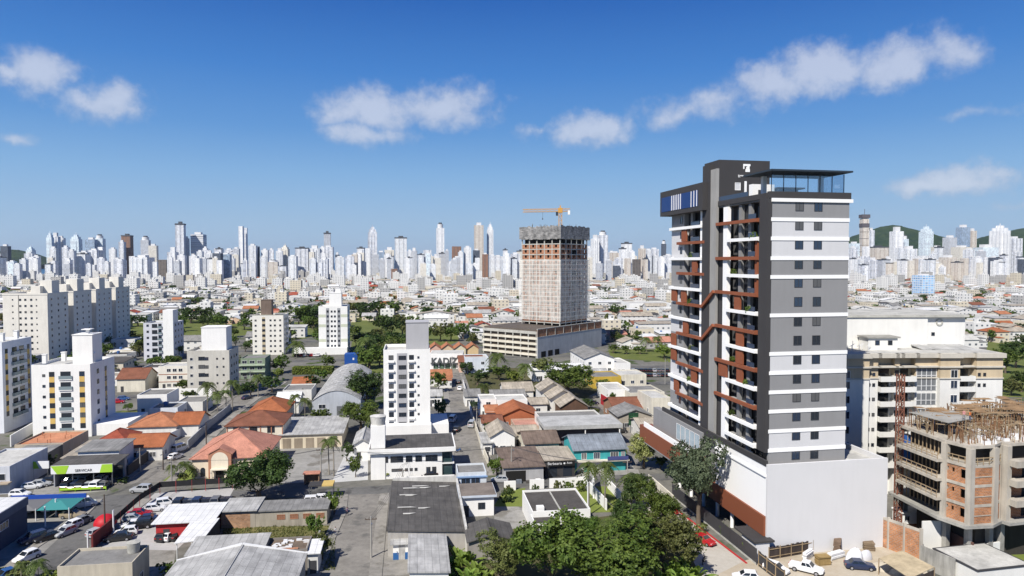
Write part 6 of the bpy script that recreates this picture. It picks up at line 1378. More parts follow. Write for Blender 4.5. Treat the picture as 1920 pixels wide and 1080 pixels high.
# ------------------------------------------------------------------ trees and plants by eye
TREES = [
 (484, 938, 104, 122, 'dark', 'near', 'big round dark green tree beside the used car yard', .03), (1310, 985, 176, 108, 'grey', 'near', 'tall grey green tree on the pavement in front of the new tower', .22),
 (1207, 878, 72, 62, 'bloom', 'near', 'pale flowering tree right of the turquoise house', .15), (1066, 742, 68, 104, 'mid', 'near', 'wide bright green tree above the stepped beige gables', .12),
 (686, 768, 80, 76, 'dark', 'near', 'dark round tree in front of the barrel vaulted warehouse', .10), (676, 806, 62, 66, 'mid', 'near', 'leafy mid green tree left of the white lane tower', .08), (655, 775, 46, 40, 'light', 'mid', 'light green small tree under the barrel warehouse wall', .1),
 (1030, 1108, 168, 158, 'mid', 'near', 'large round green tree at the middle of the bottom garden', .08), (1150, 1112, 150, 176, 'mid', 'near', 'widest green tree in the bottom garden, right of the round one', .08), (1242, 1080, 130, 128, 'olive', 'near', 'olive green tree over the tower street at the bottom', .10),
 (1228, 1000, 96, 84, 'mid', 'near', 'bright green tree behind the bottom garden by the street', .10), (1180, 1010, 80, 66, 'dark', 'near', 'dark tree tucked behind the palm drive wall', .10), (935, 1090, 96, 92, 'olive', 'near', 'olive tree in front of the dark gabled shed', .08), (1095, 1010, 50, 60, 'mid', 'near', 'small tree below the black roofed bungalow parapet', .1),
 (1196, 960, 78, 60, 'dark', 'near', 'dark leafy tree between palm drive and street', .15), (592, 1010, 55, 34, 'mid', 'mid', 'ragged green tree at the lane edge of the weed lot', .08), (627, 965, 50, 34, 'mid', 'mid', 'bushy tree beside the corner carport', .05), (605, 1050, 60, 42, 'olive', 'mid', 'low spreading tree over the lane beside the rubble roof', .05),
 (667, 895, 46, 24, 'mid', 'mid', 'narrow green tree in the office garden', .1), (932, 895, 44, 38, 'mid', 'mid', 'green street tree at the lane corner', .1), (650, 865, 38, 32, 'dark', 'mid', 'dark tree at the end of the pale driveway', .05),
 (1016, 712, 46, 46, 'olive', 'mid', 'open branched olive tree in front of the grey podium', .2), (935, 712, 32, 44, 'mid', 'mid', 'green garden tree left of the open branched tree', .05), (895, 722, 30, 46, 'dark', 'mid', 'dark garden tree beside the lane top', .05), (968, 722, 30, 40, 'light', 'mid', 'light green garden tree above the beige roofs', .05),
 (822, 735, 46, 34, 'mid', 'mid', 'tree in the shade beside the white lane tower', .05), (824, 790, 48, 26, 'dark', 'mid', 'dark narrow tree at the lane shadow', .1), (1245, 672, 32, 36, 'light', 'mid', 'pale lime tree left of the new tower', .1), (620, 760, 30, 30, 'mid', 'mid', 'small tree below the barrel roof corner', .05),
 (585, 735, 38, 36, 'dark', 'mid', 'dark tree right of the small orange roof', .05), (530, 700, 40, 40, 'mid', 'mid', 'green tree left of the clipped hedge', .08), (510, 735, 36, 46, 'dark', 'mid', 'dark trees clump at the avenue end', .05), (600, 800, 40, 40, 'mid', 'mid', 'green tree beside the low cream hall', .08),
 (1238, 880, 30, 34, 'dark', 'mid', 'dark shrubby tree under the tower canopy', .05), (345, 905, 20, 22, 'olive', 'mid', 'small bare brown tree on the church lawn', .25), (85, 880, 34, 38, 'dark', 'mid', 'dark tree behind the dealership sign', .05), (445, 690, 24, 22, 'mid', 'mid', 'small tree behind the green block', .05),
 (470, 745, 36, 34, 'dark', 'mid', 'dark tree by the orange roof behind the hall', .1), (248, 730, 22, 30, 'mid', 'mid', 'small garden tree by the grass plot', .05), (355, 752, 24, 26, 'mid', 'mid', 'small tree below the grey five storey block', .05), (1062, 792, 22, 30, 'olive', 'mid', 'low tree between stepped gables and loggia', .05), (1112, 784, 24, 24, 'olive', 'mid', 'small olive tree right of the brown boarded house', .05),
]
for x, y, hp, wp, col, lv, lab, cl in TREES: tree(x, y, hp, wp, col, lv, lab, None, cl)
PALMSL = [(1104, 952, 90, 52, 'left palm of the pair beside the diagonal white wall'), (1134, 954, 92, 54, 'right palm of the pair beside the diagonal white wall'), (1184, 955, 72, 60, 'palm with long fronds on the palm drive'), (1143, 1030, 62, 56, 'low palm rising from the bottom garden trees'),
 (617, 890, 70, 40, 'palm in front of the pale driveway'), (626, 893, 78, 28, 'slimmer palm right of the driveway palm'), (347, 905, 42, 46, 'palm on the church lawn'), (322, 893, 24, 24, 'small palm left of the church lawn palm'), (72, 1090, 44, 46, 'palm at the bottom left street edge'), (40, 1092, 42, 34, 'smaller palm at the bottom left corner'),
 (389, 775, 62, 38, 'tall palm left of the avenue grove'), (436, 772, 62, 40, 'tall palm right of the avenue grove'), (408, 775, 44, 32, 'lower palm between the two tall avenue palms'), (424, 768, 40, 30, 'short palm in the avenue grove'), (555, 790, 54, 34, 'palm beside the white pitched annex'), (572, 792, 48, 32, 'palm with drooping fronds near the cream hall'),
 (932, 702, 44, 44, 'palm above the garden trees left of the podium'), (984, 718, 40, 40, 'palm in the middle garden behind the beige roofs'), (907, 752, 36, 34, 'palm by the white flat roofed lane house'), (686, 684, 56, 44, 'tall palm in the grove right of the blue container'), (700, 810, 40, 36, 'palm leaning by the white lane tower'), (484, 745, 46, 30, 'palm at the end of the avenue'), (1232, 660, 32, 26, 'palm behind the pale lime tree'), (1212, 660, 30, 26, 'palm left of the lime tree palm'), (556, 670, 34, 40, 'dark palm by the cream block car park')]
GT = sorted([(290, 720), (310, 712), (480, 690), (500, 690), (520, 715), (600, 716), (612, 690), (450, 738), (210, 705), (225, 690), (250, 665), (262, 668), (330, 672), (620, 730), (570, 748), (240, 772), (395, 705), (875, 702), (1010, 748), (1105, 768), (1130, 730), (890, 768), (1000, 772), (916, 815), (1230, 792), (1212, 774), (468, 652), (442, 650), (530, 662), (1050, 800), (1145, 760), (160, 800), (222, 800), (345, 735), (365, 700)])
for i, (x, y) in enumerate(GT): tree(x, y, RN.uniform(18, 30), RN.uniform(18, 32), RN.choice(['mid', 'dark', 'olive', 'mid', 'light']), 'mid', '%s from left of the small garden trees among the middle houses' % (['first', 'second', 'third', 'fourth', 'fifth'][i] if i < 5 else '%d%s' % (i + 1, {1: 'st', 2: 'nd', 3: 'rd'}.get((i + 1) % 10 if i > 19 else 0, 'th'))), 'small garden trees among the middle houses', .08)
for x, y, hp, wp, lab in PALMSL: palm(x, y, hp, wp, lab)
for i, (x, y, s) in enumerate(((850, 1075, 3.6), (872, 1062, 3.8), (893, 1080, 3.6), (858, 1050, 3.2), (880, 1095, 3.6), (912, 1096, 3.2), (838, 1090, 3.0), (1262, 1085, 4.2), (1285, 1070, 4.2), (1300, 1092, 4.0), (1275, 1100, 4.0), (1246, 1098, 3.6))):
    banana(G(x, y), s, 'big leaved banana plant in the bottom garden left of the round tree' if i < 7 else 'big leaved banana plant at the right edge of the bottom garden', 'banana plants at the left of the garden' if i < 7 else 'banana plants at the right of the garden')
for i, (x, y, r, h, col) in enumerate(((955, 925, 1.2, 1.6, 'olive'), (1005, 925, 1.0, 1.8, 'mid'), (1048, 922, 1.1, 2.4, 'olive'), (1068, 920, 1.3, 2.0, 'mid'), (1090, 922, 1.3, 2.2, 'mid'), (948, 940, 1.6, 2.4, 'dark'), (728, 897, .9, 1.4, 'light'), (228, 905, 1.6, 1.2, 'dark'), (20, 1080, 3.0, 1.6, 'olive'), (100, 1085, 2.2, 1.4, 'light'), (310, 1075, 1.6, 1.4, 'mid'), (1310, 1000, 1.6, 1.6, 'olive'))):
    bush(G(x, y), r, h, col, ['shrub at the left end of the panelled garden wall', 'shrub before the second wall panel', 'reddish olive shrub on the lawn wall', 'dark green shrub between wall posts', 'tall shrub at the right end of the panelled wall', 'dark shrub beside the small white house', 'round yellow green shrub by the office parking', 'low hedge shrub beside the dealership', 'rough shrubs at the bottom left corner', 'yellow green shrub by the flat grey roof', 'shrub beside the grey shed flashing', 'leafy shrub at the foot of the tower tree'][i])
r = random.Random(15)
b = MB()
for k in range(5200):
    x = r.uniform(418, 628); y = r.uniform(987, 1030 if x < 570 else 1070); p = G(x, y)
    if r.random() < .35 and x < 560 and y > 1010: continue
    a = rsphere(r).normalized() * r.uniform(.12, .34); a.z = abs(a.z) + .15; c_ = Vector((-a.y, a.x, 0)).normalized() * .10; b.face([p - c_, p + c_, p + a])
o = b.build('weeds', LEAFS['olive']); tag(o, 'rough weeds over the vacant lot behind the concrete shed', 'weeds', None, 'stuff')
for i, (px, k) in enumerate(BAL_PLANTS):
    far = px < 1330; u = U0 - .1; p = T.w(u, VL(px), zb[k] + .05)
    o = bush(p, .75, 1.15, 'mid', 'leafy balcony plant on the %s bay of the new tower, floor %d from the roof' % ('far' if far else 'near', k), 'plants on the tower balconies', 'balcony_plant', 'plant')
for i, (x, z) in enumerate(((2.2, 0), (4.6, 0), (9.6, 0), (12.2, 0))):
    pass
# ------------------------------------------------------------------ vehicles by eye
CARS = [
 (265, 923, 178, 'suv', 'silver', 'silver estate car crossing the junction'), (38, 931, 5, 'hatch', 'white', 'white hatchback on the cross street at left'), (122, 1003, 250, 'hatch', 'silver', 'silver hatchback leading the row parked along the avenue'), (150, 983, 250, 'sedan', 'grey', 'dark grey car parked behind the silver hatchback'), (134, 991, 250, 'hatch', 'white', 'white car between the silver and grey ones'),
 (137, 970, 5, 'sedan', 'gold', 'champagne sedan beside the orange posts'), (183, 1004, 72, 'hatch', 'silver', 'silver hatchback beside the red dome tent'), (157, 951, 40, 'van', 'white', 'white van by the teal sun shade'), (88, 1012, 240, 'sedan', 'black', 'black car in the shade of the navy showroom'), (62, 1016, 240, 'suv', 'navy', 'navy car deep in the shade by the navy showroom'), (50, 1050, 250, 'hatch', 'white', 'white car at the bottom left street edge'), (10, 1085, 240, 'sedan', 'blue', 'blue car cut by the bottom left corner'),
 (60, 916, 20, 'hatch', 'white', 'white hatchback beside the left shop wall'), (77, 912, 20, 'hatch', 'silver', 'silver hatchback right of the white one at the shop wall'), (96, 904, 15, 'sedan', 'black', 'black sedan under the short sign board'),
 (313, 949, 25, 'suv', 'white', 'white pickup style car at the back of the used car yard'), (291, 958, 20, 'hatch', 'white', 'white hatchback left of the white roof'), (262, 968, 15, 'sedan', 'red', 'red sedan by the black mesh fence'), (250, 978, 20, 'hatch', 'silver', 'silver car below the red sedan'), (271, 979, 200, 'sedan', 'navy', 'dark blue car right of the silver one'), (247, 990, 200, 'hatch', 'white', 'white hatchback in the middle of the yard row'), (236, 1003, 200, 'hatch', 'white', 'frontmost white hatchback of the yard row'), (262, 990, 200, 'suv', 'black', 'black car beside the yard row'), (222, 1013, 200, 'sedan', 'black', 'black car at the end of the yard row'),
 (320, 1010, 80, 'hatch', 'white', 'white hatchback before the red office wall'), (310, 1011, 80, 'hatch', 'black', 'black hatchback left of the white one at the red wall'), (334, 1008, 80, 'sedan', 'black', 'black sedan half under the white carport'),
 (590, 945, 10, 'suv', 'white', 'white car at the corner carport'), (608, 940, 10, 'hatch', 'white', 'white hatchback under the yellow canopy'), (603, 951, 10, 'hatch', 'red', 'red car in front of the white carport cars'),
 (849, 790, 82, 'van', 'white', 'white van in the lane shadow'), (856, 808, 82, 'sedan', 'black', 'black car at the foot of the lane shadow'), (885, 800, 82, 'van', 'silver', 'silver van on the right of the lane'), (863, 731, 82, 'hatch', 'white', 'white car on the sunny upper lane'), (860, 719, 82, 'hatch', 'black', 'black car at the lane top'), (838, 722, 82, 'hatch', 'silver', 'silver car under the lane tree'),
 (745, 895, 5, 'hatch', 'white', 'white car beside the yellow green shrub'), (803, 893, 182, 'sedan', 'black', 'black sedan parked before the office'), (937, 904, 178, 'hatch', 'silver', 'silver hatchback driving on the cross street'),
 (1319, 1018, 305, 'sedan', 'red', 'red sedan parked on the tower street'), (1254, 962, 305, 'hatch', 'red', 'red hatchback farther up the tower street'), (1242, 953, 305, 'hatch', 'black', 'black car between two red ones'), (1234, 945, 305, 'hatch', 'red', 'farthest red car on the tower street'),
 (1512, 1072, 325, 'pickup', 'white', 'white pickup truck in the sandy lot'), (1455, 1072, 315, 'hatch', 'white', 'white car beside the dark plank fence'), (1398, 1088, 170, 'hatch', 'white', 'white car cut by the bottom edge'), (1612, 1066, 350, 'sedan', 'navy', 'dark blue car beside the white tarpaulins'),
 (330, 860, 72, 'hatch', 'white', 'white car on the church avenue'), (338, 846, 72, 'van', 'white', 'white van on the church avenue'), (957, 890, 5, 'sedan', 'black', 'black car before the open workshop'), (985, 888, 5, 'hatch', 'blue', 'blue car before the open workshop'), (1008, 886, 5, 'hatch', 'white', 'white car before the open workshop'),
 (232, 750, 10, 'hatch', 'blue', 'blue car near the grass plot'), (222, 756, 10, 'hatch', 'red', 'red car near the grass plot'), (402, 742, 70, 'hatch', 'white', 'white car under the avenue palms'), (463, 748, 70, 'sedan', 'navy', 'blue car at the avenue end'), (500, 727, 60, 'hatch', 'white', 'white car past the avenue end'), (972, 832, 80, 'hatch', 'wine', 'wine red car in the white gabled house carport'), (1162, 812, 20, 'sedan', 'black', 'black car right of the loggia'), (1112, 758, 20, 'hatch', 'navy', 'blue car in the shade of the green tree'), (1195, 742, 10, 'hatch', 'black', 'black car by the dark flat roof'),
]
for x, y, hd, kd, col, lab in CARS: car(x, y, hd, kd, col, lab)
cc = ['black', 'grey', 'black', 'silver', 'navy', 'black', 'grey', 'white', 'black', 'silver', 'black']
ORD = ['first', 'second', 'third', 'fourth', 'fifth', 'sixth', 'seventh', 'eighth', 'ninth', 'tenth', 'eleventh', 'twelfth', 'thirteenth', 'fourteenth', 'fifteenth', 'sixteenth', 'seventeenth', 'eighteenth', 'nineteenth', 'twentieth'] + ['twenty %s' % q for q in ('first', 'second', 'third', 'fourth', 'fifth', 'sixth', 'seventh', 'eighth', 'ninth')] + ['thirtieth']
for k in range(9): car(337 + k * 11.6, 948 - k * .5, 97, 'suv' if k % 3 == 0 else 'sedan', ['black', 'black', 'grey', 'navy', 'black', 'black', 'grey', 'black', 'black'][k], '%s from left in the back row of dark cars at the used car yard' % ORD[k], 'dark cars in the back row of the yard')
for k in range(6): car(128 + k * 13.5, 916 - k * .4, 97, ['suv', 'sedan'][k % 2], ['black', 'navy', 'black', 'silver', 'white', 'grey'][k], '%s from left in the front row of dealership cars' % ORD[k], 'dealership cars in the front row')
for k in range(5): car(130 + k * 15, 904 - k * .4, 97, ['hatch', 'sedan'][k % 2], ['silver', 'white', 'silver', 'black', 'silver'][k], '%s from left in the rear row of dealership cars' % ORD[k], 'dealership cars in the rear row')
for k in range(5): car(60 + k * 17, 958 - k * .8, 97, 'hatch', ['silver', 'black', 'white', 'black', 'black'][k], '%s from left of the cars under the fabric sun shades' % ORD[k], 'cars under the sun shades')
r = random.Random(31)
for k in range(16): car(553 + (k % 8) * 6.2 + (k // 8) * 2, 668 - (k // 8) * 9, 100, r.choice(['hatch', 'sedan', 'suv']), r.choice(['white', 'white', 'silver', 'black', 'grey', 'red']), '%s from left in the %s row of the cream block car park' % (ORD[k % 8], 'front' if k < 8 else 'back'), 'cars in the cream block car park')
for k in range(18): car(1186 + (k % 9) * 8, 706 - (k // 9) * 9, 95, r.choice(['hatch', 'sedan']), r.choice(['silver', 'black', 'grey', 'black', 'white']), '%s from left in the %s row of cars below the pale lime tree' % (ORD[k % 9], 'front' if k < 9 else 'back'), 'cars in the car park below the lime tree')
for k in range(10): car(1120 + k * 9, 726 - k * 1.5, 95, r.choice(['hatch', 'sedan']), r.choice(['black', 'white', 'navy', 'grey']), '%s from left of the cars before the yellow fascia' % ORD[k], 'cars before the yellow fascia')
# motorcycles
def moto(px, py, hd, col, lab):
    t = thing('motorcycle', lab, 'motorcycle', G(px, py, .03), rad(hd)); wh = car_meshes('hatch', 'black')[2]
    for x in (-.62, .62): o = put('wheel', wh, t, (x, 0, .3)); o.scale = (1, .5, 1)
    b = MB(); b.bar((-.6, 0, .55), (.1, 0, .62), .3, .28); b.bar((.1, 0, .7), (.45, 0, .78), .3, .3); b.bar((.62, 0, .3), (.4, 0, 1.0), .09); b.build('body', PAINT[col], t); b = MB(); b.bar((-.75, 0, .82), (-.05, 0, .8), .26, .1); b.build('seat', FRAMED, t); b = MB(); b.bar((.4, -.36, 1.03), (.4, .36, 1.03), .05); b.build('handlebar', FRAMED, t)
for a in ((1320, 1056, 60, 'black', 'black motorcycle on the pale tower street'), (860, 848, 20, 'blue', 'blue motorcycle on the lane by the office'), (1047, 889, 5, 'red', 'red motorcycle before the black shop'), (1000, 893, 10, 'white', 'white motorcycle at the cross street kerb')): moto(*a)
# poles and posts
for a in ((696, 1047, 968, 'grey concrete pole on the right kerb of the bottom lane', False, True), (197, 1003, 927, 'dark wooden pole at the avenue beside the dome tent', True, False), (322, 912, 858, 'concrete pole at the church corner'), (306, 881, 846, 'wooden pole on the church avenue', True, False), (263, 884, 840, 'pole beside the dark garden wall'), (387, 845, 792, 'wooden pole further up the avenue', True, False), (602, 905, 840, 'white street lamp pole by the bus shelter'), (959, 896, 834, 'concrete pole before the open workshop'), (571, 1050, 1022, 'short pole by the rubble roof', False, False, False), (755, 903, 878, 'short lamp post by the office parking'), (894, 812, 765, 'pole on the lane bend'), (1389, 770, 735, 'pole behind the lane', True), (470, 742, 695, 'pole at the avenue end'), (848, 705, 668, 'pole at the lane top'), (1247, 720, 672, 'dark pole by the car park'), (1027, 735, 698, 'thin pole by the green tree', False, False, False), (1176, 935, 862, 'pole by the palm drive', False, True)): pole(*a)
for a in ((213, 1004, 957, 'white post at the corner of the used car yard'), (165, 1030, 997, 'white post by the dark red wall'), (85, 988, 950, 'taller white post before the navy showroom'), (105, 968, 936, 'white post under the teal shade'), (1102, 968, 905, 'thin white post on the right lawn')): lot_post(*a)
# wires between the avenue poles
def wires(label, pts, n=3):
    t0 = pts[0]; b = MB()
    for j in range(n):
        for k in range(len(pts) - 1):
            a, c = pts[k] - t0, pts[k + 1] - t0; pr = None
            for q in range(9):
                f = q / 8; p = a.lerp(c, f) + Vector((.35 * (j - 1), 0, -1.1 * 4 * f * (1 - f)))
                if pr is not None: b.bar(pr, p, .035)
                pr = p
    tag(b.build('power_line', FRAMED, None, t0), label, 'power line')
top = lambda x, y, t_: Vector((G(x, y).x, G(x, y).y, zat(G(x, y), t_) - .3))
wires('power lines strung along the avenue poles', [top(197, 1003, 927), top(322, 912, 858), top(387, 845, 792), top(470, 742, 695)]); wires('power lines along the cross street poles', [top(322, 912, 858), top(602, 905, 840), top(959, 896, 834), top(1176, 935, 862)]); wires('power lines along the lane', [top(696, 1047, 968), top(755, 903, 870), top(894, 812, 765), top(848, 705, 668)])
CL = lambda k, c: plain('cloth_' + k, c, .85, .15)
person(G(651, 967), 2.0, CL('purple', (.10, .05, .14)), CL('dark', (.03, .03, .04)), 'person in dark purple clothes standing in the bottom lane'); person(G(629, 1005), 1.6, CL('white', (.7, .7, .7)), CL('denim', (.06, .09, .17)), 'person in a white shirt walking at the lane edge', .16)
person(G(743, 1049), 2.6, CL('navy', (.03, .05, .10)), CL('dark', (.03, .03, .04)), 'person in dark clothes before the grey workshop shutter'); person(G(1048, 886), 1.2, CL('rose', (.55, .3, .3)), CL('denim', (.06, .09, .17)), 'person in a pale red shirt on the pavement by the black shop')
# ------------------------------------------------------------------ the sandy lot beside the podium
PLK = wall((.07, .055, .05), .3, 'dark_planks'); 
def plank_fence(label, p, q, h, m, posts=True, name='fence'):
    t = thing(name, label, 'fence', p); d = q - p; n = max(2, int(d.length / .5)); b = MB(); rr = random.Random(int(p.x * 10))
    for k in range(n): a, c = d * (k / n), d * ((k + .96) / n); hh = h + rr.uniform(-.12, .12); b.bar((a.x, a.y, hh / 2), (c.x, c.y, hh / 2), .05, hh)
    b.build('planks', m, t); b = MB(); nrm = Vector((d.y, -d.x, 0)).normalized() * .1
    for k in range(max(2, int(d.length / 2.2)) + 1): a = d * (k / max(2, int(d.length / 2.2))) + nrm; b.bar((a.x, a.y, -.1), (a.x, a.y, h + .15), .12)
    for z in (.5, h - .3): b.bar(tuple(nrm + Vector((0, 0, z))), tuple(d + nrm + Vector((0, 0, z))), .06, .12)
    b.build('timber_frame', WOODT, t); return t
plank_fence('dark plank fence with timber posts along the podium wall', G(1424, 1044) + Vector((1.0, -1.2, 0)), G(1640, 1016), 2.0, PLK); plank_fence('dark grey sheet fence running towards the camera at the lot', G(1423, 1062), G(1472, 1100), 2.4, wall((.06, .06, .065), .2, 'sheet_dark')); plank_fence('taller dark plank gate near the brick wall', G(1622, 1018), G(1650, 1014), 3.2, PLK)
t = thing('plywood_shed', 'open shed with a bleached plywood roof in the sandy lot', 'shed', G(1652, 1078)); o_ = t.location; q = [G(1648, 1046, 2.6), G(1706, 1084, 2.6), G(1752, 1063, 3.0), G(1692, 1032, 3.0)]
b = MB(); b.slab([tuple(p - o_) for p in q], .1); b.build('roof', wall((.52, .43, .29), .25, 'plywood'), t)
for p in q: b = MB(); b.cyl(0, 0, -.1, p.z - .1, .08, 8); b.build('post', WOODT, t, (p.x - o_.x, p.y - o_.y, 0))
b = MB(); a, c = q[1] - o_, q[2] - o_; b.face([(a.x, a.y, 0), (c.x, c.y, 0), (c.x, c.y, 2.6), (a.x, a.y, 2.3)]); b.build('side_wall', PLK, t)
for i, (x, y, sx, sy, h, m, lab, cat) in enumerate(((1536, 1062, 2.0, 1.2, 1.5, wall((.40, .28, .12), .3, 'straw'), 'straw coloured stack of boards beside the white pickup', 'stack'), (1560, 1052, 3.0, .9, 1.1, FRAMEW, 'white panel stack leaning in the sandy lot', 'stack'), (1512, 1054, 2.6, .6, 1.4, FRAMEW, 'white boards leaning on the plank fence', 'stack'), (1575, 1040, 1.6, 1.0, 2.2, wall((.2, .14, .10), .3, 'brown_box'), 'brown crate standing by the plank fence', 'crate'), (1640, 1034, 2.4, 1.6, 1.3, wall((.24, .18, .12), .3, 'junk'), 'pile of scrap timber behind the tarpaulins', 'scrap pile'))):
    t = thing(cat.replace(' ', '_'), lab, cat, G(x, y), rad(10 + 17 * i)); rr = random.Random(i); b = MB()
    n = 7
    for k in range(n): b.box(rr.uniform(-.12, .05), rr.uniform(-.1, .1), h * k / n, sx + rr.uniform(-.1, .15), sy + rr.uniform(-.1, .1), h * (k + .86) / n)
    b.build('boards', m, t)
def cone(P, r, h, m, lab):
    b = MB(); rr = random.Random(int(r * 9)); rows = []; ph = [rr.uniform(.8, 1.15) for a in range(14)]
    for k in range(7):
        e = k / 6 * 1.5; q = max(.03, math.cos(e)); rows.append([(r * q * ph[a] * math.cos(a * .4488) + .3 * r * k / 6, r * q * .75 * ph[(a + 4) % 14] * math.sin(a * .4488), h * math.sin(e) * (1 - .12 * (a % 3) * q)) for a in range(14)])
    b.grid(rows, 0, True, True); tag(b.build('tarpaulin_heap', m, None, P), lab, 'heap')
cone(G(1600, 1052), 1.5, 2.2, plain('tarp_white', (.7, .71, .74), .6), 'tall white tarpaulin heap in the sandy lot'); cone(G(1622, 1048), 1.1, 1.5, plain('tarp_grey', (.5, .5, .53), .6), 'smaller grey tarpaulin heap right of the white one'); cone(G(1650, 1064), 2.2, .8, SAND, 'low pile of sand beside the dark blue car'); cone(G(1690, 1074), 2.0, .7, CONCL, 'low pile of gravel under the plywood roof')
b = MB(); p, q = G(1637, 1018), G(1726, 1052); d = (q - p); 
t = thing('brick_wall', 'tall brick boundary wall with concrete columns beside the podium', 'wall', p); HW = 6.6; b.bar((0, 0, HW * .36), (d.x, d.y, HW * .36), .25, HW * .72); b.build('bricks', brick((.48, .21, .09), key='wall', sc_=.8), t)
b = MB()
for k in range(4): a = d * (k / 3); b.bar((a.x, a.y, -.1), (a.x, a.y, HW * .8), .42)
b.bar((0, 0, HW * .74), (d.x, d.y, HW * .74), .34, .4); b.build('concrete_frame', C2, t)
gwall('stained concrete wall running along the building site', [G(1726, 1062), G(1790, 1090)], 3.4, wall((.42, .41, .38), .4, 'stained'))
gwall('plain white wall in front of the brick site', [G(1728, 1038), G(1780, 1036)], 5.4, AW); gwall('brown sheet gate of the brick site', [G(1782, 1037), G(1824, 1060)], 3.6, wall((.14, .075, .06), .15, 'brown_gate')); gwall('short white wall beside the green lawn', [G(1826, 1058), G(1873, 1050)], 3.0, WHITE)
t = thing('site_cabin', 'white site cabin below the hoist mast', 'cabin', G(1690, 1000), rad(8)); b = MB(); b.box(0, 0, 1.6, 3.6, 2.4, 3.6); b.box(-.2, -.3, 3.6, 3.8, 2.6, 3.8); b.build('body', WHITE, t); b = MB(); b.box(.1, .1, -.1, 3.5, 2.3, 1.6); b.build('base', BRICK, t); window(t, 1.0, 0, 2.2, 0, .9, .8)
t = thing('flat_roof_annex', 'flat white roof with a black edge at the bottom right corner', 'annex', G(1832, 1110), rad(12)); b = MB(); b.box(0, 0, -.1, 9.5, 8, 3.0); b.build('wall', AW, t); b = MB(); b.box(-.1, -.1, 3.0, 9.6, 8.1, 3.2); b.box(.2, .2, 3.2, 9.3, 7.8, 3.21, 1); b.build('roof', [FRAMED, F_LIGHT], t)
# tower street: pavement, fence, gate
fence('black railing fence of the new tower along the pavement', [T.w(-3.2, -2.5), T.w(-3.2, 6), T.w(-3.2, 18), T.w(-3.2, 30)], 2.6, 2.4, plain('rail_dark', (.05, .05, .055), .5), FRAMED, 2.2, 'fence', .3)
for k, v in enumerate((2.0, 9.5)): bush(T.w(-2.4, v), .9, 2.0, 'mid', ['purple flowered shrub by the tower gate', 'purple flowered shrub further along the tower fence'][k])
t = thing('gatehouse', 'dark flat roofed gatehouse at the tower entrance', 'gatehouse', T.w(-2.6, -1.2), TRZ); b = MB(); b.box(0, 0, -.1, 2.4, 4.4, 2.9); b.build('wall', PODW, t); b = MB(); b.box(-.3, -.2, 2.9, 3.2, 6.5, 3.2); b.build('roof', CHAR, t); door(t, 2.4, 4.4, 'L', 1.5)
# ------------------------------------------------------------------ the city behind: skyline
FW = {k: facade(k, **v) for k, v in dict(
 white_rows=dict(c=(.74, .74, .73), win=(.30, .33, .37), bay=3.2, wfrac=.62, hfrac=.42, strip=4, stripc=(.34, .36, .40)), white_plain=dict(c=(.80, .80, .79), win=(.48, .50, .53), bay=4.4, wfrac=.45, hfrac=.45, strip=3, stripc=(.50, .52, .55)), white_strip=dict(c=(.76, .76, .76), win=(.30, .32, .36), bay=4.2, wfrac=.6, hfrac=.5, strip=3, stripc=(.22, .24, .29)),
 cream=dict(c=(.70, .66, .57), win=(.28, .27, .25), bay=3.0, wfrac=.55, hfrac=.45), beige=dict(c=(.64, .59, .51), win=(.24, .22, .21), bay=3.0, wfrac=.5, hfrac=.5, strip=4, stripc=(.42, .35, .29)), grey=dict(c=(.50, .51, .53), win=(.20, .22, .25), bay=3.0, wfrac=.6, hfrac=.5), dark=dict(c=(.11, .125, .15), win=(.03, .04, .06), bay=3.0, wfrac=.7, hfrac=.6),
 blue=dict(c=(.36, .42, .48), win=(.12, .17, .24), bay=3.0, wfrac=.8, hfrac=.7), paleblue=dict(c=(.64, .68, .72), win=(.30, .37, .44), bay=3.0, wfrac=.7, hfrac=.6), brown=dict(c=(.24, .15, .11), win=(.07, .05, .045), bay=3.0, wfrac=.5, hfrac=.5, strip=3, stripc=(.36, .18, .10)), bands=dict(c=(.74, .74, .73), win=(.22, .23, .25), bay=400, wfrac=1.0, hfrac=.5, fl=6.4),
 frame=dict(c=(.20, .17, .15), win=(.03, .03, .03), bay=3.5, wfrac=.7, hfrac=.65), bluewhite=dict(c=(.60, .67, .74), win=(.12, .24, .42), bay=4.0, wfrac=.7, hfrac=.55), field=dict(c=(.70, .69, .66), win=(.07, .08, .09), bay=3.6, wfrac=.36, hfrac=.36), fieldcream=dict(c=(.62, .56, .44), win=(.07, .07, .08), bay=3.6, wfrac=.36, hfrac=.36), fieldgrey=dict(c=(.42, .41, .39), win=(.05, .055, .06), bay=3.6, wfrac=.36, hfrac=.36), fieldpeach=dict(c=(.60, .42, .29), win=(.07, .07, .08), bay=3.6, wfrac=.36, hfrac=.36)).items()}
COLW = dict(white_rows='white', white_plain='plain white', white_strip='white striped', cream='cream', beige='beige', grey='grey', dark='dark grey', blue='blue glass', paleblue='pale blue', brown='brown', bands='white banded', frame='unfinished brown', bluewhite='blue and white')
SKY = []
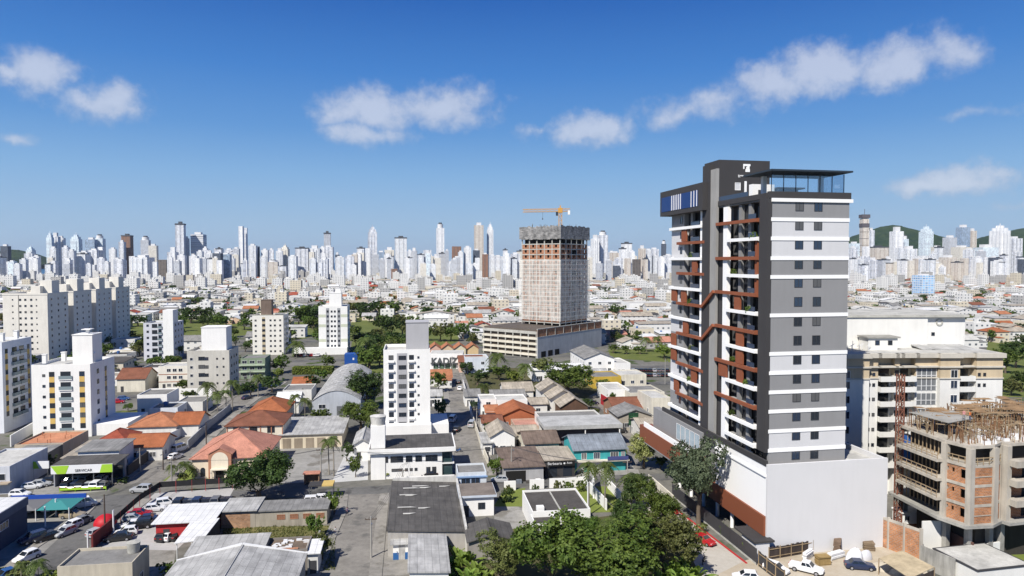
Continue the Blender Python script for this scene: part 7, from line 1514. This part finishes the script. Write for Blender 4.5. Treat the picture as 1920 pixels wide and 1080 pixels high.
def sky_tower(x0, x1, yt, Y, st, crown=1, label=None):
    rz = rad(8 + RN.choice((0, 0, 0, 4, -5))); wd = (x1 - x0) / FPX * Y; wd *= .93; A = AT(x0, yt, Y); H = A.z
    t = thing('high_rise', label, 'high-rise', (A.x, Y, 0), rz); dp = max(9, wd * RN.uniform(.8, 1.15)); m = FW[st]; cap = plain('sky_cap', (.62, .62, .62), .8)
    b = MB(); ch = {0: 0, 1: .05, 2: .09, 3: .13, 4: .06, 5: .1}[crown] * H; hb = H - ch; b.box(0, 0, -.5, wd, dp, hb, 0, 1)
    if crown in (2, 3): b.box(-wd * .03, dp * .2, -.5, 0, dp * .8, hb * .9, 0, 1); b.box(wd * .3, -wd * .05, -.5, wd * .7, 0, hb * .95, 0, 1)
    b.build('shaft', [m, cap], t); b = MB()
    if crown in (1, 2): b.box(wd * .25, dp * .25, hb, wd * .75, dp * .75, H)
    elif crown == 3: b.box(wd * .12, dp * .12, hb, wd * .88, dp * .88, hb + ch * .4); b.box(wd * .3, dp * .3, hb + ch * .4, wd * .7, dp * .7, hb + ch * .75); b.bar((wd / 2, dp / 2, hb + ch * .75), (wd / 2, dp / 2, H + 2), 1.2)
    elif crown == 4: b.box(-.8, -.8, hb, wd + .8, dp + .8, hb + ch * .4, 1); b.box(wd * .3, dp * .3, hb + ch * .4, wd * .7, dp * .7, H, 1)
    elif crown == 5: b.cyl(wd / 2, dp / 2, hb, H - ch * .3, min(wd, dp) * .44, 14); b.cyl(wd / 2, dp / 2, H - ch * .3, H, min(wd, dp) * .28, 12, 1)
    if crown: b.build('crown', [m if crown == 3 else cap, plain('sky_dark', (.07, .075, .085), .7)], t)
    if label is None: SKY.append((t, st, x0, x1 - x0, yt))
    reserve(*(t.location + Vector((wd / 2, dp / 2, 0))).to_2d(), max(wd, dp) * .7); return t
S = [(0, 14, 458, 'dark', 1), (14, 26, 488, 'paleblue', 1), (36, 48, 484, 'white_rows', 1), (48, 60, 461, 'paleblue', 3), (60, 72, 478, 'white_plain', 1), (86, 96, 434, 'paleblue', 3), (95, 108, 436, 'white_strip', 2), (106, 118, 442, 'white_plain', 1), (92, 104, 462, 'white_rows', 1), (126, 138, 467, 'white_rows', 1), (131, 147, 437, 'paleblue', 3), (146, 163, 470, 'white_plain', 1), (159, 177, 445, 'blue', 1), (176, 192, 439, 'paleblue', 5), (164, 182, 466, 'white_strip', 1), (183, 192, 463, 'white_plain', 0), (222, 232, 450, 'white_strip', 1), (227, 244, 438, 'brown', 4), (263, 278, 442, 'grey', 5), (278, 293, 457, 'cream', 1), (247, 277, 478, 'white_rows', 2), (296, 312, 487, 'frame', 0), (313, 330, 470, 'white_strip', 1), (328, 344, 415, 'white_strip', 4), (344, 353, 443, 'grey', 1), (357, 381, 435, 'bands', 1), (380, 388, 462, 'white_plain', 1), (398, 414, 472, 'dark', 1), (413, 431, 474, 'blue', 1), (436, 448, 463, 'grey', 1), (447, 455, 424, 'white_plain', 0), (455, 463, 427, 'white_strip', 0), (465, 480, 457, 'white_rows', 1),
 (479, 486, 462, 'dark', 0), (487, 500, 479, 'white_rows', 1), (502, 521, 487, 'beige', 5), (517, 530, 465, 'white_plain', 2), (526, 540, 458, 'cream', 3), (540, 556, 478, 'white_rows', 1), (553, 578, 462, 'white_strip', 4), (578, 600, 460, 'white_rows', 2), (600, 609, 461, 'white_plain', 1), (607, 620, 433, 'grey', 4), (606, 625, 460, 'white_strip', 1), (628, 646, 480, 'white_rows', 1), (647, 664, 478, 'white_strip', 1), (659, 671, 474, 'beige', 1), (669, 683, 462, 'white_rows', 4), (690, 708, 422, 'white_strip', 3), (707, 722, 470, 'blue', 1), (721, 740, 463, 'cream', 2), (740, 764, 442, 'white_rows', 4), (733, 746, 504, 'brown', 0), (770, 783, 475, 'white_plain', 1), (798, 808, 472, 'paleblue', 1), (788, 800, 492, 'cream', 1), (806, 818, 494, 'white_rows', 1), (819, 834, 417, 'white_plain', 5), (835, 842, 467, 'grey', 1), (848, 866, 462, 'brown', 0), (890, 908, 417, 'beige', 1), (914, 926, 417, 'white_plain', 3), (928, 942, 478, 'white_rows', 1), (943, 956, 472, 'white_plain', 1), (959, 976, 473, 'white_strip', 1), (874, 888, 492, 'white_rows', 1), (905, 916, 474, 'brown', 1),
 (1102, 1112, 480, 'cream', 1), (1111, 1125, 440, 'white_plain', 2), (1124, 1142, 432, 'white_strip', 5), (1148, 1165, 471, 'beige', 1), (1169, 1187, 453, 'white_plain', 4), (1138, 1148, 486, 'grey', 1), (1189, 1203, 486, 'frame', 0), (1200, 1212, 460, 'beige', 2), (1212, 1224, 466, 'white_rows', 1), (1222, 1237, 464, 'white_strip', 1), (1242, 1250, 450, 'dark', 5), (1236, 1247, 480, 'white_plain', 1), (1249, 1263, 476, 'white_rows', 1),
 (1586, 1600, 462, 'white_plain', 1), (1598, 1615, 453, 'paleblue', 1), (1631, 1642, 427, 'white_strip', 1), (1642, 1671, 460, 'beige', 4), (1677, 1697, 425, 'white_plain', 2), (1695, 1706, 440, 'paleblue', 5), (1699, 1723, 461, 'white_rows', 2), (1735, 1754, 421, 'paleblue', 3), (1754, 1771, 460, 'cream', 1), (1723, 1753, 488, 'grey', 0), (1779, 1798, 441, 'grey', 1), (1776, 1798, 478, 'beige', 2), (1804, 1823, 421, 'blue', 1), (1822, 1834, 428, 'beige', 1), (1801, 1826, 460, 'cream', 1), (1844, 1876, 458, 'paleblue', 2), (1874, 1902, 419, 'white_plain', 3), (1899, 1922, 443, 'white_strip', 1), (1833, 1846, 480, 'white_rows', 1), (1610, 1622, 484, 'white_rows', 1)]
for i, (x0, x1, yt, st_, cr) in enumerate(S):
    Y = 1780 + (i * 37 % 9) * 28 + (0 if yt > 470 else 190) - (170 if yt > 455 and yt < 480 else 0) - (260 if yt >= 480 else 0)
    sky_tower(x0, x1, yt, Y, st_, cr)
r = random.Random(17)
for k in range(190):
    px = r.uniform(-20, 1262) if k < 135 else r.uniform(1586, 1930); yt = r.choice((r.uniform(460, 486), r.uniform(474, 498))); w = r.uniform(8, 16)
    sky_tower(px, px + w, yt, r.uniform(1480, 1760) + (250 if yt < 480 else 0), r.choice(['white_rows'] * 7 + ['white_plain'] * 8 + ['white_strip'] * 5 + ['cream'] * 3 + ['beige', 'grey', 'grey', 'dark']), r.choice((0, 1, 1, 2, 4)))
P = AT(1618, 402, 2000); t = thing('unfinished_tower', 'slender dark unfinished concrete tower with a flared top, tallest on the right skyline', 'high-rise', (P.x, 2000, 0)); wd = 12 / FPX * 2000
b = MB(); H = P.z
for k in range(9): b.box(0, 0, H * k / 9.6, wd, wd, H * (k + .93) / 9.6); b.box(.6, .6, H * (k + .93) / 9.6, wd - .6, wd - .6, H * (k + 1) / 9.6, 1)
b.build('shaft', [FW['beige'], FW['frame']], t); b = MB(); b.box(-2, -2, H * .945, wd + 2, wd + 2, H); b.box(-1, -1, H * .80, wd + 1, wd + 1, H * .86); b.bar((wd / 2, wd / 2, H), (wd / 2, wd / 2, H + 16), 1); b.build('crown', plain('net_dark', (.10, .09, .10), .9), t)
sky_tower(1730, 1757, 514, 900, 'bluewhite', 1, 'blue and white low tower standing alone in the right hand district')
def zone(px): return ('at the left skyline edge' if px < 130 else 'above the four cream blocks' if px < 300 else 'above the park trees' if px < 480 else 'above the slim white tower' if px < 680 else 'above the white lane tower' if px < 850 else 'left of the crane tower' if px < 990 else 'right of the crane tower' if px < 1300 else 'right of the new tower' if px < 1760 else 'at the right skyline edge')
gr = {}
for t, st_, x0, w, yt in SKY: gr.setdefault((COLW[st_], 'tall' if yt < 450 else 'mid height' if yt < 475 else 'low', 'slim' if w < 13 else 'broad', zone(x0)), []).append((x0, t))
def nm(i, n): return ('left ' if i == 0 else 'right ') if n == 2 else ORD[i] + ' from left '
for (c, h, s, z), l in gr.items():
    l.sort(key=lambda q: q[0])
    for i, (x, t) in enumerate(l):
        t['label'] = ('%s %s %s high-rise %s' % (h, s, c, z)) if len(l) == 1 else '%sof %s %s %s high-rises %s' % (nm(i, len(l)) if len(l) > 2 else nm(i, 2) + 'one ', h, s, c, z)
        t['group'] = 'high-rises of the far skyline'
# ------------------------------------------------------------------ the low city between
for x, y, r_ in ((G(520, 930).x, G(520, 930).y, 60),): pass
EXC = [[(235, 648), (240, 606), (480, 606), (485, 650)], [(540, 650), (545, 588), (625, 585), (640, 650)], [(640, 720), (650, 640), (655, 600), (770, 600), (800, 615), (870, 640), (730, 720)], [(820, 790), (830, 655), (1270, 652), (1270, 790)], [(330, 790), (330, 690), (440, 650), (690, 640), (690, 790)], [(215, 795), (228, 765), (300, 765), (300, 795)], [(520, 690), (520, 640), (660, 640), (660, 690)], [(1840, 760), (1850, 640), (2000, 640), (2000, 760)], [(830, 900), (830, 690), (880, 690), (925, 900)]]
RM = {'orange': (T_OR, T_OR2), 'brown': (T_BR,), 'red': (T_RED,), 'grey': (S_GREY, S_LIGHT, F_GREY), 'dark': (S_DARK, F_DARK), 'white': (S_WHITE, F_LIGHT), 'beige': (S_BEIGE,), 'salmon': (T_SAL,)}
WM = {'white': FW['field'], 'cream': FW['fieldcream'], 'grey': FW['fieldgrey'], 'peach': FW['fieldpeach']}
r = random.Random(77); LOTS = []; g0 = rad(8); ug, vg_ = Vector((math.cos(g0), math.sin(g0))), Vector((-math.sin(g0), math.cos(g0)))
def rect_free(x, y, rr_):
    for fx, fy, fr in FOOT:
        if (x - fx) ** 2 + (y - fy) ** 2 < (fr * .86 + rr_) ** 2: return False
    return True
iv = 0; v = 190.0
while v < 1900:
    row = iv % 2; dep = 15.5; u = -1500.0; iu = 0
    while u < 1500:
        wl = r.choice((12.5, 14, 15, 17, 13)) * (1 if v < 900 else 1.25); big = r.random() < .07
        if big: wl = r.uniform(20, 32)
        c = ug * (u + wl / 2) + vg_ * v; u += wl + 1.2; iu += 1
        if iu % 6 == 0: u += 9
        if c.y < 235 or c.y > 1850: continue
        px, py = proj((c.x, c.y, 0))
        if px < -60 or px > 1985: continue
        if c.y < 300 and 240 < px < 1260 and r.random() < .0: continue
        if any(inside(px, py, e) for e in EXC): continue
        if not rect_free(c.x, c.y, 5 if not big else 8): continue
        LOTS.append((c.x, c.y, wl - 1.5, dep - 3.0, px, big, r.random(), r.random()))
    iv += 1; v += dep + (9.5 if row else 1.0)
TRS = []; HOUSES = []
for x, y, w, d, px, big, q, q2 in LOTS:
    hidden = 1268 < px < 1582
    f = q
    if q2 < .60: a_ = r.uniform(0, 6.28); TRS.append((x + w * .5 * (1 if q2 < .3 else -1), y + d * .62 * math.sin(a_), px, hidden))
    if f < .14: TRS.append((x, y, px, hidden)); TRS.append((x + r.uniform(-5, 5), y + r.uniform(4, 7), px, hidden)); continue
    if f < .155: continue
    if big: kind = 'warehouse'; rf = ('grey', 'white', 'white', 'beige')[int(q2 * 4)]; wl_ = 'white'; h = 5 + q2 * 3; shp = r.choice(('gx', 'gy', 'shed'))
    elif f < .20 + (.07 if y > 700 else 0): kind = 'small_flats'; rf = 'white'; wl_ = r.choice(('white', 'white', 'white', 'cream', 'grey')); h = r.choice((8.4, 9, 11.4, 12, 14.4)) + (r.choice((0, 6, 12)) if y > 1000 else 0); shp = 'flat'
    elif f < .50: kind = 'house'; rf = r.choice(('orange', 'orange', 'brown', 'red', 'grey', 'grey', 'beige', 'white', 'salmon', 'grey', 'beige')); wl_ = r.choice(('white', 'white', 'white', 'cream', 'grey', 'peach')); h = r.choice((3.4, 3.6, 6.2)); shp = r.choice(('gx', 'gx', 'gy', 'hip'))
    else: kind = 'flat_roofed_house'; rf = r.choice(('white', 'white', 'grey', 'grey', 'beige', 'dark')); wl_ = r.choice(('white', 'white', 'white', 'cream', 'grey')); h = r.choice((3.6, 5.8, 6.4, 6.6)); shp = r.choice(('flat', 'flat', 'shed'))
    HOUSES.append((x, y, w * r.uniform(.78, .98), d * r.uniform(.8, 1.0), px, kind, rf, wl_, h, shp, hidden))
HOUSES.sort(key=lambda q: q[1]); cnt = {}; LAB = {}; SB = MB(); mats = []; 
def mi_of(m):
    if m not in mats: mats.append(m)
    return mats.index(m)
def into(dst, src, m, o, rz_):
    base = len(dst.v); c, s = math.cos(rz_), math.sin(rz_)
    dst.v += [(o[0] + c * p[0] - s * p[1], o[1] + s * p[0] + c * p[1], p[2]) for p in src.v]; dst.f += [tuple(i + base for i in f) for f in src.f]; k = mi_of(m); dst.m += [k] * len(src.f); dst.sm += [False] * len(src.f); dst.uv += src.uv
def fzone(px, y):
    z = 'left of the park' if px < 250 else 'beyond the park' if px < 560 else 'beyond the slim tower' if px < 830 else 'left of the crane tower' if px < 985 else 'between crane and tower' if px < 1300 else 'right of the new tower' if px < 1700 else 'at the far right'
    return z, 'near' if y < 360 else 'middle' if y < 520 else 'far'
for x, y, w, d, px, kind, rf, wl_, h, shp, hid in HOUSES:
    rz_ = g0 + r.choice((0, 0, .03, -.04)); o = Vector((x, y)) - Vector((math.cos(rz_), math.sin(rz_))) * w / 2 - Vector((-math.sin(rz_), math.cos(rz_))) * d / 2
    wmsh = walls_mesh(shp, w, d, h, min(w, d) * .2 if shp != 'shed' else .7); rm_ = r.choice(RM[rf]); rmsh = roof_mesh(shp, w, d, h, min(w, d) * .2 if shp != 'shed' else .7, .4)
    if kind in ('house', 'flat_roofed_house') and r.random() < .6:
        ax = r.choice((0, w * .45)); aw = w * r.uniform(.35, .55); ad = r.uniform(2.5, 4.5); ah = min(h, 3.2) - .3
        wmsh.box(ax, -ad, -.3, ax + aw, -.02, ah); rmsh.slab([(ax - .2, -ad - .2, ah + .05), (ax + aw + .2, -ad - .2, ah + .05), (ax + aw + .2, -.05, ah + .4), (ax - .2, -.05, ah + .4)], .12)
    lim = {'house': 250, 'flat_roofed_house': 260, 'small_flats': 110, 'warehouse': 80}[kind]
    if kind == 'small_flats': bx_ = MB(); bx_.box(w * .4, d * .3, h - .3, w * .65, d * .65, h + 3); wmsh.v and into_local(wmsh, bx_) if False else None
    if not hid and cnt.get(kind, 0) < lim:
        cnt[kind] = cnt.get(kind, 0) + 1
        t = thing(kind, None, {'house': 'house', 'flat_roofed_house': 'house', 'small_flats': 'flats', 'warehouse': 'warehouse'}[kind], (o.x, o.y, 0), rz_)
        wmsh.build('wall', WM[wl_], t); rmsh.build('roof', rm_, t)
        if kind == 'small_flats': lift_core(t, w * .4, d * .3, w * .65, d * .6, h + .2, h + 3, FW['field'])
        if kind == 'flat_roofed_house' and r.random() < .3: tank(t, w * .3, d * .6, h - .1, .7, 1.1)
        LAB.setdefault((kind, rf, wl_) + fzone(px, y), []).append((px, t))
    else:
        into(SB, wmsh, WM[wl_], o, rz_); into(SB, rmsh, rm_, o, rz_)
        if kind == 'small_flats': q = MB(); q.box(w * .4, d * .3, h - .3, w * .65, d * .6, h + 3); into(SB, q, FW['field'], o, rz_)
o = SB.build('distant_houses', mats); tag(o, 'dense far off quarter of low white houses below the skyline', 'houses', None, 'stuff')
on = lambda i: ORD[i] if i < 20 else '%d%s' % (i + 1, {1: 'st', 2: 'nd', 3: 'rd'}.get((i + 1) % 10, 'th'))
KN = {'house': 'house', 'flat_roofed_house': 'flat house', 'small_flats': 'block of flats', 'warehouse': 'warehouse'}; KP = {'house': 'houses', 'flat_roofed_house': 'flat houses', 'small_flats': 'blocks of flats', 'warehouse': 'warehouses'}
for (kind, rf, wl_, z, band), l in LAB.items():
    l.sort(key=lambda q: q[0])
    for i, (px, t) in enumerate(l):
        d_ = '%s %s roofed' % (wl_, rf); bz = {'near': 'front rows', 'middle': 'middle rows', 'far': 'back rows'}[band]
        if len(l) == 1: lb = 'lone %s %s, %s %s' % (d_, KN[kind], bz, z)
        else: lb = '%s from left, %s %s, %s %s' % (on(i), d_, KP[kind], bz, z)
        t['label'] = lb; t['group'] = '%s %s' % (KP[kind], z)
# trees of the low city
PT_ = [(258, 612, 26, 38), (352, 572, 18, 26), (368, 572, 18, 30), (386, 572, 16, 22), (437, 572, 16, 24), (452, 572, 17, 30), (358, 606, 36, 40), (380, 606, 34, 40), (388, 616, 28, 34), (410, 616, 30, 38), (425, 614, 24, 30), (560, 612, 44, 40), (575, 604, 40, 44), (590, 612, 46, 44), (606, 600, 34, 34), (668, 594, 34, 40), (688, 596, 36, 44), (708, 592, 34, 40), (728, 594, 34, 44), (748, 592, 30, 36), (715, 628, 44, 40), (735, 632, 48, 44), (755, 630, 46, 40), (772, 626, 40, 36), (668, 650, 30, 36), (690, 652, 34, 40), (712, 655, 34, 44), (735, 655, 38, 36), (694, 692, 44, 44), (692, 690, 46, 46), (712, 688, 44, 40), (640, 600, 24, 30), (515, 612, 30, 34), (535, 602, 26, 30), (475, 602, 20, 26), (826, 640, 40, 34), (846, 640, 34, 34), (868, 636, 36, 34), (800, 600, 30, 34), (892, 640, 30, 30), (1150, 662, 20, 26), (1175, 664, 18, 24), (1200, 664, 18, 26), (1885, 700, 52, 44), (1905, 690, 56, 50), (1892, 665, 30, 40), (1915, 735, 50, 40), (1880, 735, 30, 30), (1920, 660, 40, 40), (1896, 742, 36, 34), (10, 612, 30, 40), (8, 690, 40, 40), (460, 660, 20, 22), (240, 640, 24, 30), (285, 640, 18, 24)]
r = random.Random(6)
PT_.sort(key=lambda q: (q[1] < 625, q[0]))
for i, (x, y, hp, wp) in enumerate(PT_):
    z = 'in the park' if y < 620 else 'behind the barrel roof' if 640 < x < 780 else 'left of the crane podium' if 780 < x < 960 else 'in the wood at the far right' if x > 1800 else 'in the middle distance'
    tree(x, y, hp, wp, r.choice(['dark', 'mid', 'dark', 'olive', 'mid']), 'mid', 'x', 'trees %s' % z, .1)['_z'] = z
for poly, n_, z in ((EXC[1], 10, 'in the park'), (EXC[2], 16, 'behind the barrel roof'), (EXC[0], 8, 'in the park')):
    k = 0
    while k < n_:
        x, y = r.uniform(200, 900), r.uniform(580, 720)
        if not inside(x, y, poly) or (625 < x < 695 and y > 655): continue
        P = G(x, y)
        if not rect_free(P.x, P.y, 1): continue
        k += 1; tree_at(P, r.uniform(6, 12), r.uniform(7, 12), r.choice(['dark', 'mid', 'olive', 'mid']), 'mid', 'x', 'trees %s' % z, .1)['_z'] = z
pk = {}
for o in bpy.data.objects:
    if '_z' in o.keys(): pk.setdefault(o['_z'], []).append(o)
for z, l in pk.items():
    l.sort(key=lambda o: proj(o.location)[0])
    for i, o in enumerate(l): o['label'] = '%s leafy tree from the left %s' % (on(i), z); del o['_z']
# lone trees between the houses
TRS.sort(key=lambda q: q[1]); CR = {'dark': MB(), 'mid': MB()}; n = 0; r = random.Random(61); tl = {}
for x, y, px, hid in TRS:
    h = r.uniform(4, 9.5); wd = r.uniform(4, 9.5)
    if not hid and n < 215:
        n += 1; t = tree_at(Vector((x, y, 0)), h, wd, r.choice(['dark', 'mid', 'mid', 'olive']), 'mid' if y < 420 else 'far', None, None, .12); tl.setdefault(fzone(px, y), []).append((px, t))
    else:
        k = r.choice(('dark', 'mid')); src = tree_protos('far')[r.randrange(4)][0]; a = r.uniform(0, 6.28); c, s = math.cos(a), math.sin(a)
        vs = [v_.co for v_ in src.vertices]; base = len(CR[k].v); CR[k].v += [(x + (c * p[0] - s * p[1]) * wd / 2, y + (s * p[0] + c * p[1]) * wd / 2, h * .5 + p[2] * h * .55) for p in vs]
        for pl in src.polygons: CR[k].f.append(tuple(base + i for i in pl.vertices)); CR[k].m.append(0); CR[k].sm.append(False); CR[k].uv += [(0, 0)] * len(pl.vertices)
for k in CR: tag(CR[k].build('distant_trees', LEAFS[k]), '%s green tree crowns scattered among the far off houses' % ('dark' if k == 'dark' else 'lighter'), 'trees', None, 'stuff')
for (z, band), l in tl.items():
    l.sort(key=lambda q: q[0])
    for i, (px, t) in enumerate(l): t['label'] = '%s tree from left, %s of houses %s' % (on(i), {'near': 'front rows', 'middle': 'middle rows', 'far': 'back rows'}[band], z); t['group'] = 'trees among the houses'
# streets of the low city
b = MB()
def strip(c0, c1, w):
    d = (c1 - c0).normalized(); n_ = Vector((-d.y, d.x)) * w / 2; b.face([(c0.x - n_.x, c0.y - n_.y, .008), (c1.x - n_.x, c1.y - n_.y, .008), (c1.x + n_.x, c1.y + n_.y, .008), (c0.x + n_.x, c0.y + n_.y, .008)][::1])
iv = 0; v = 190.0
while v < 1900:
    if iv % 2: strip(ug * -1500 + vg_ * (v + 12.5), ug * 1500 + vg_ * (v + 12.5), 7)
    v += 15.5 + (9.5 if iv % 2 else 1.0); iv += 1
struct('street', b, ASPH)
for lab, x0, x1, y0, h, D_, c in (('long cream retail hall with a blue end wall in the middle distance', 767, 828, 548, 9, 40, CREAM), ('red signed white shop block at the far street end', 664, 700, 540, 8, 22, WHITE), ('wide white supermarket hall right of the lane axis', 1180, 1258, 585, 8, 30, WHITE), ('white hall with a pale vaulted roof beyond the park', 760, 802, 606, 7, 24, WHITE)):
    rz_ = rad(6); A, W_ = span((x0, y0), x1, 0, rz_); t = thing('retail_hall', lab, 'hall', A, rz_); walls_mesh('flat', W_, D_, h, 0).build('wall', c, t); roof_mesh('flat', W_, D_, h, 0, 0).build('roof', F_LIGHT, t)
    if 'red' in lab: b = MB(); b.box(W_ * .62, -.3, 2, W_ * .9, 0, h + 3); b.build('sign', RED, t)
# ------------------------------------------------------------------ air: one even haze box round everything on the ground
b = MB(); b.box(-22500, -350, -1.7, 22500, 20500, 460); o = b.build('haze', [], None); hm_ = bpy.data.materials.new('haze_air'); hm_.use_nodes = True; t = NT(hm_.node_tree)
v_ = t.n('ShaderNodeVolumePrincipled', {'Color': (.72, .82, .95, 1), 'Density': 0.00003, 'Anisotropy': 0.2}); t.n('ShaderNodeOutputMaterial', {'Volume': v_}); o.data.materials.append(hm_); tag(o, 'thin pale air over the whole city', 'haze', None, 'stuff'); o['kind'] = 'stuff'
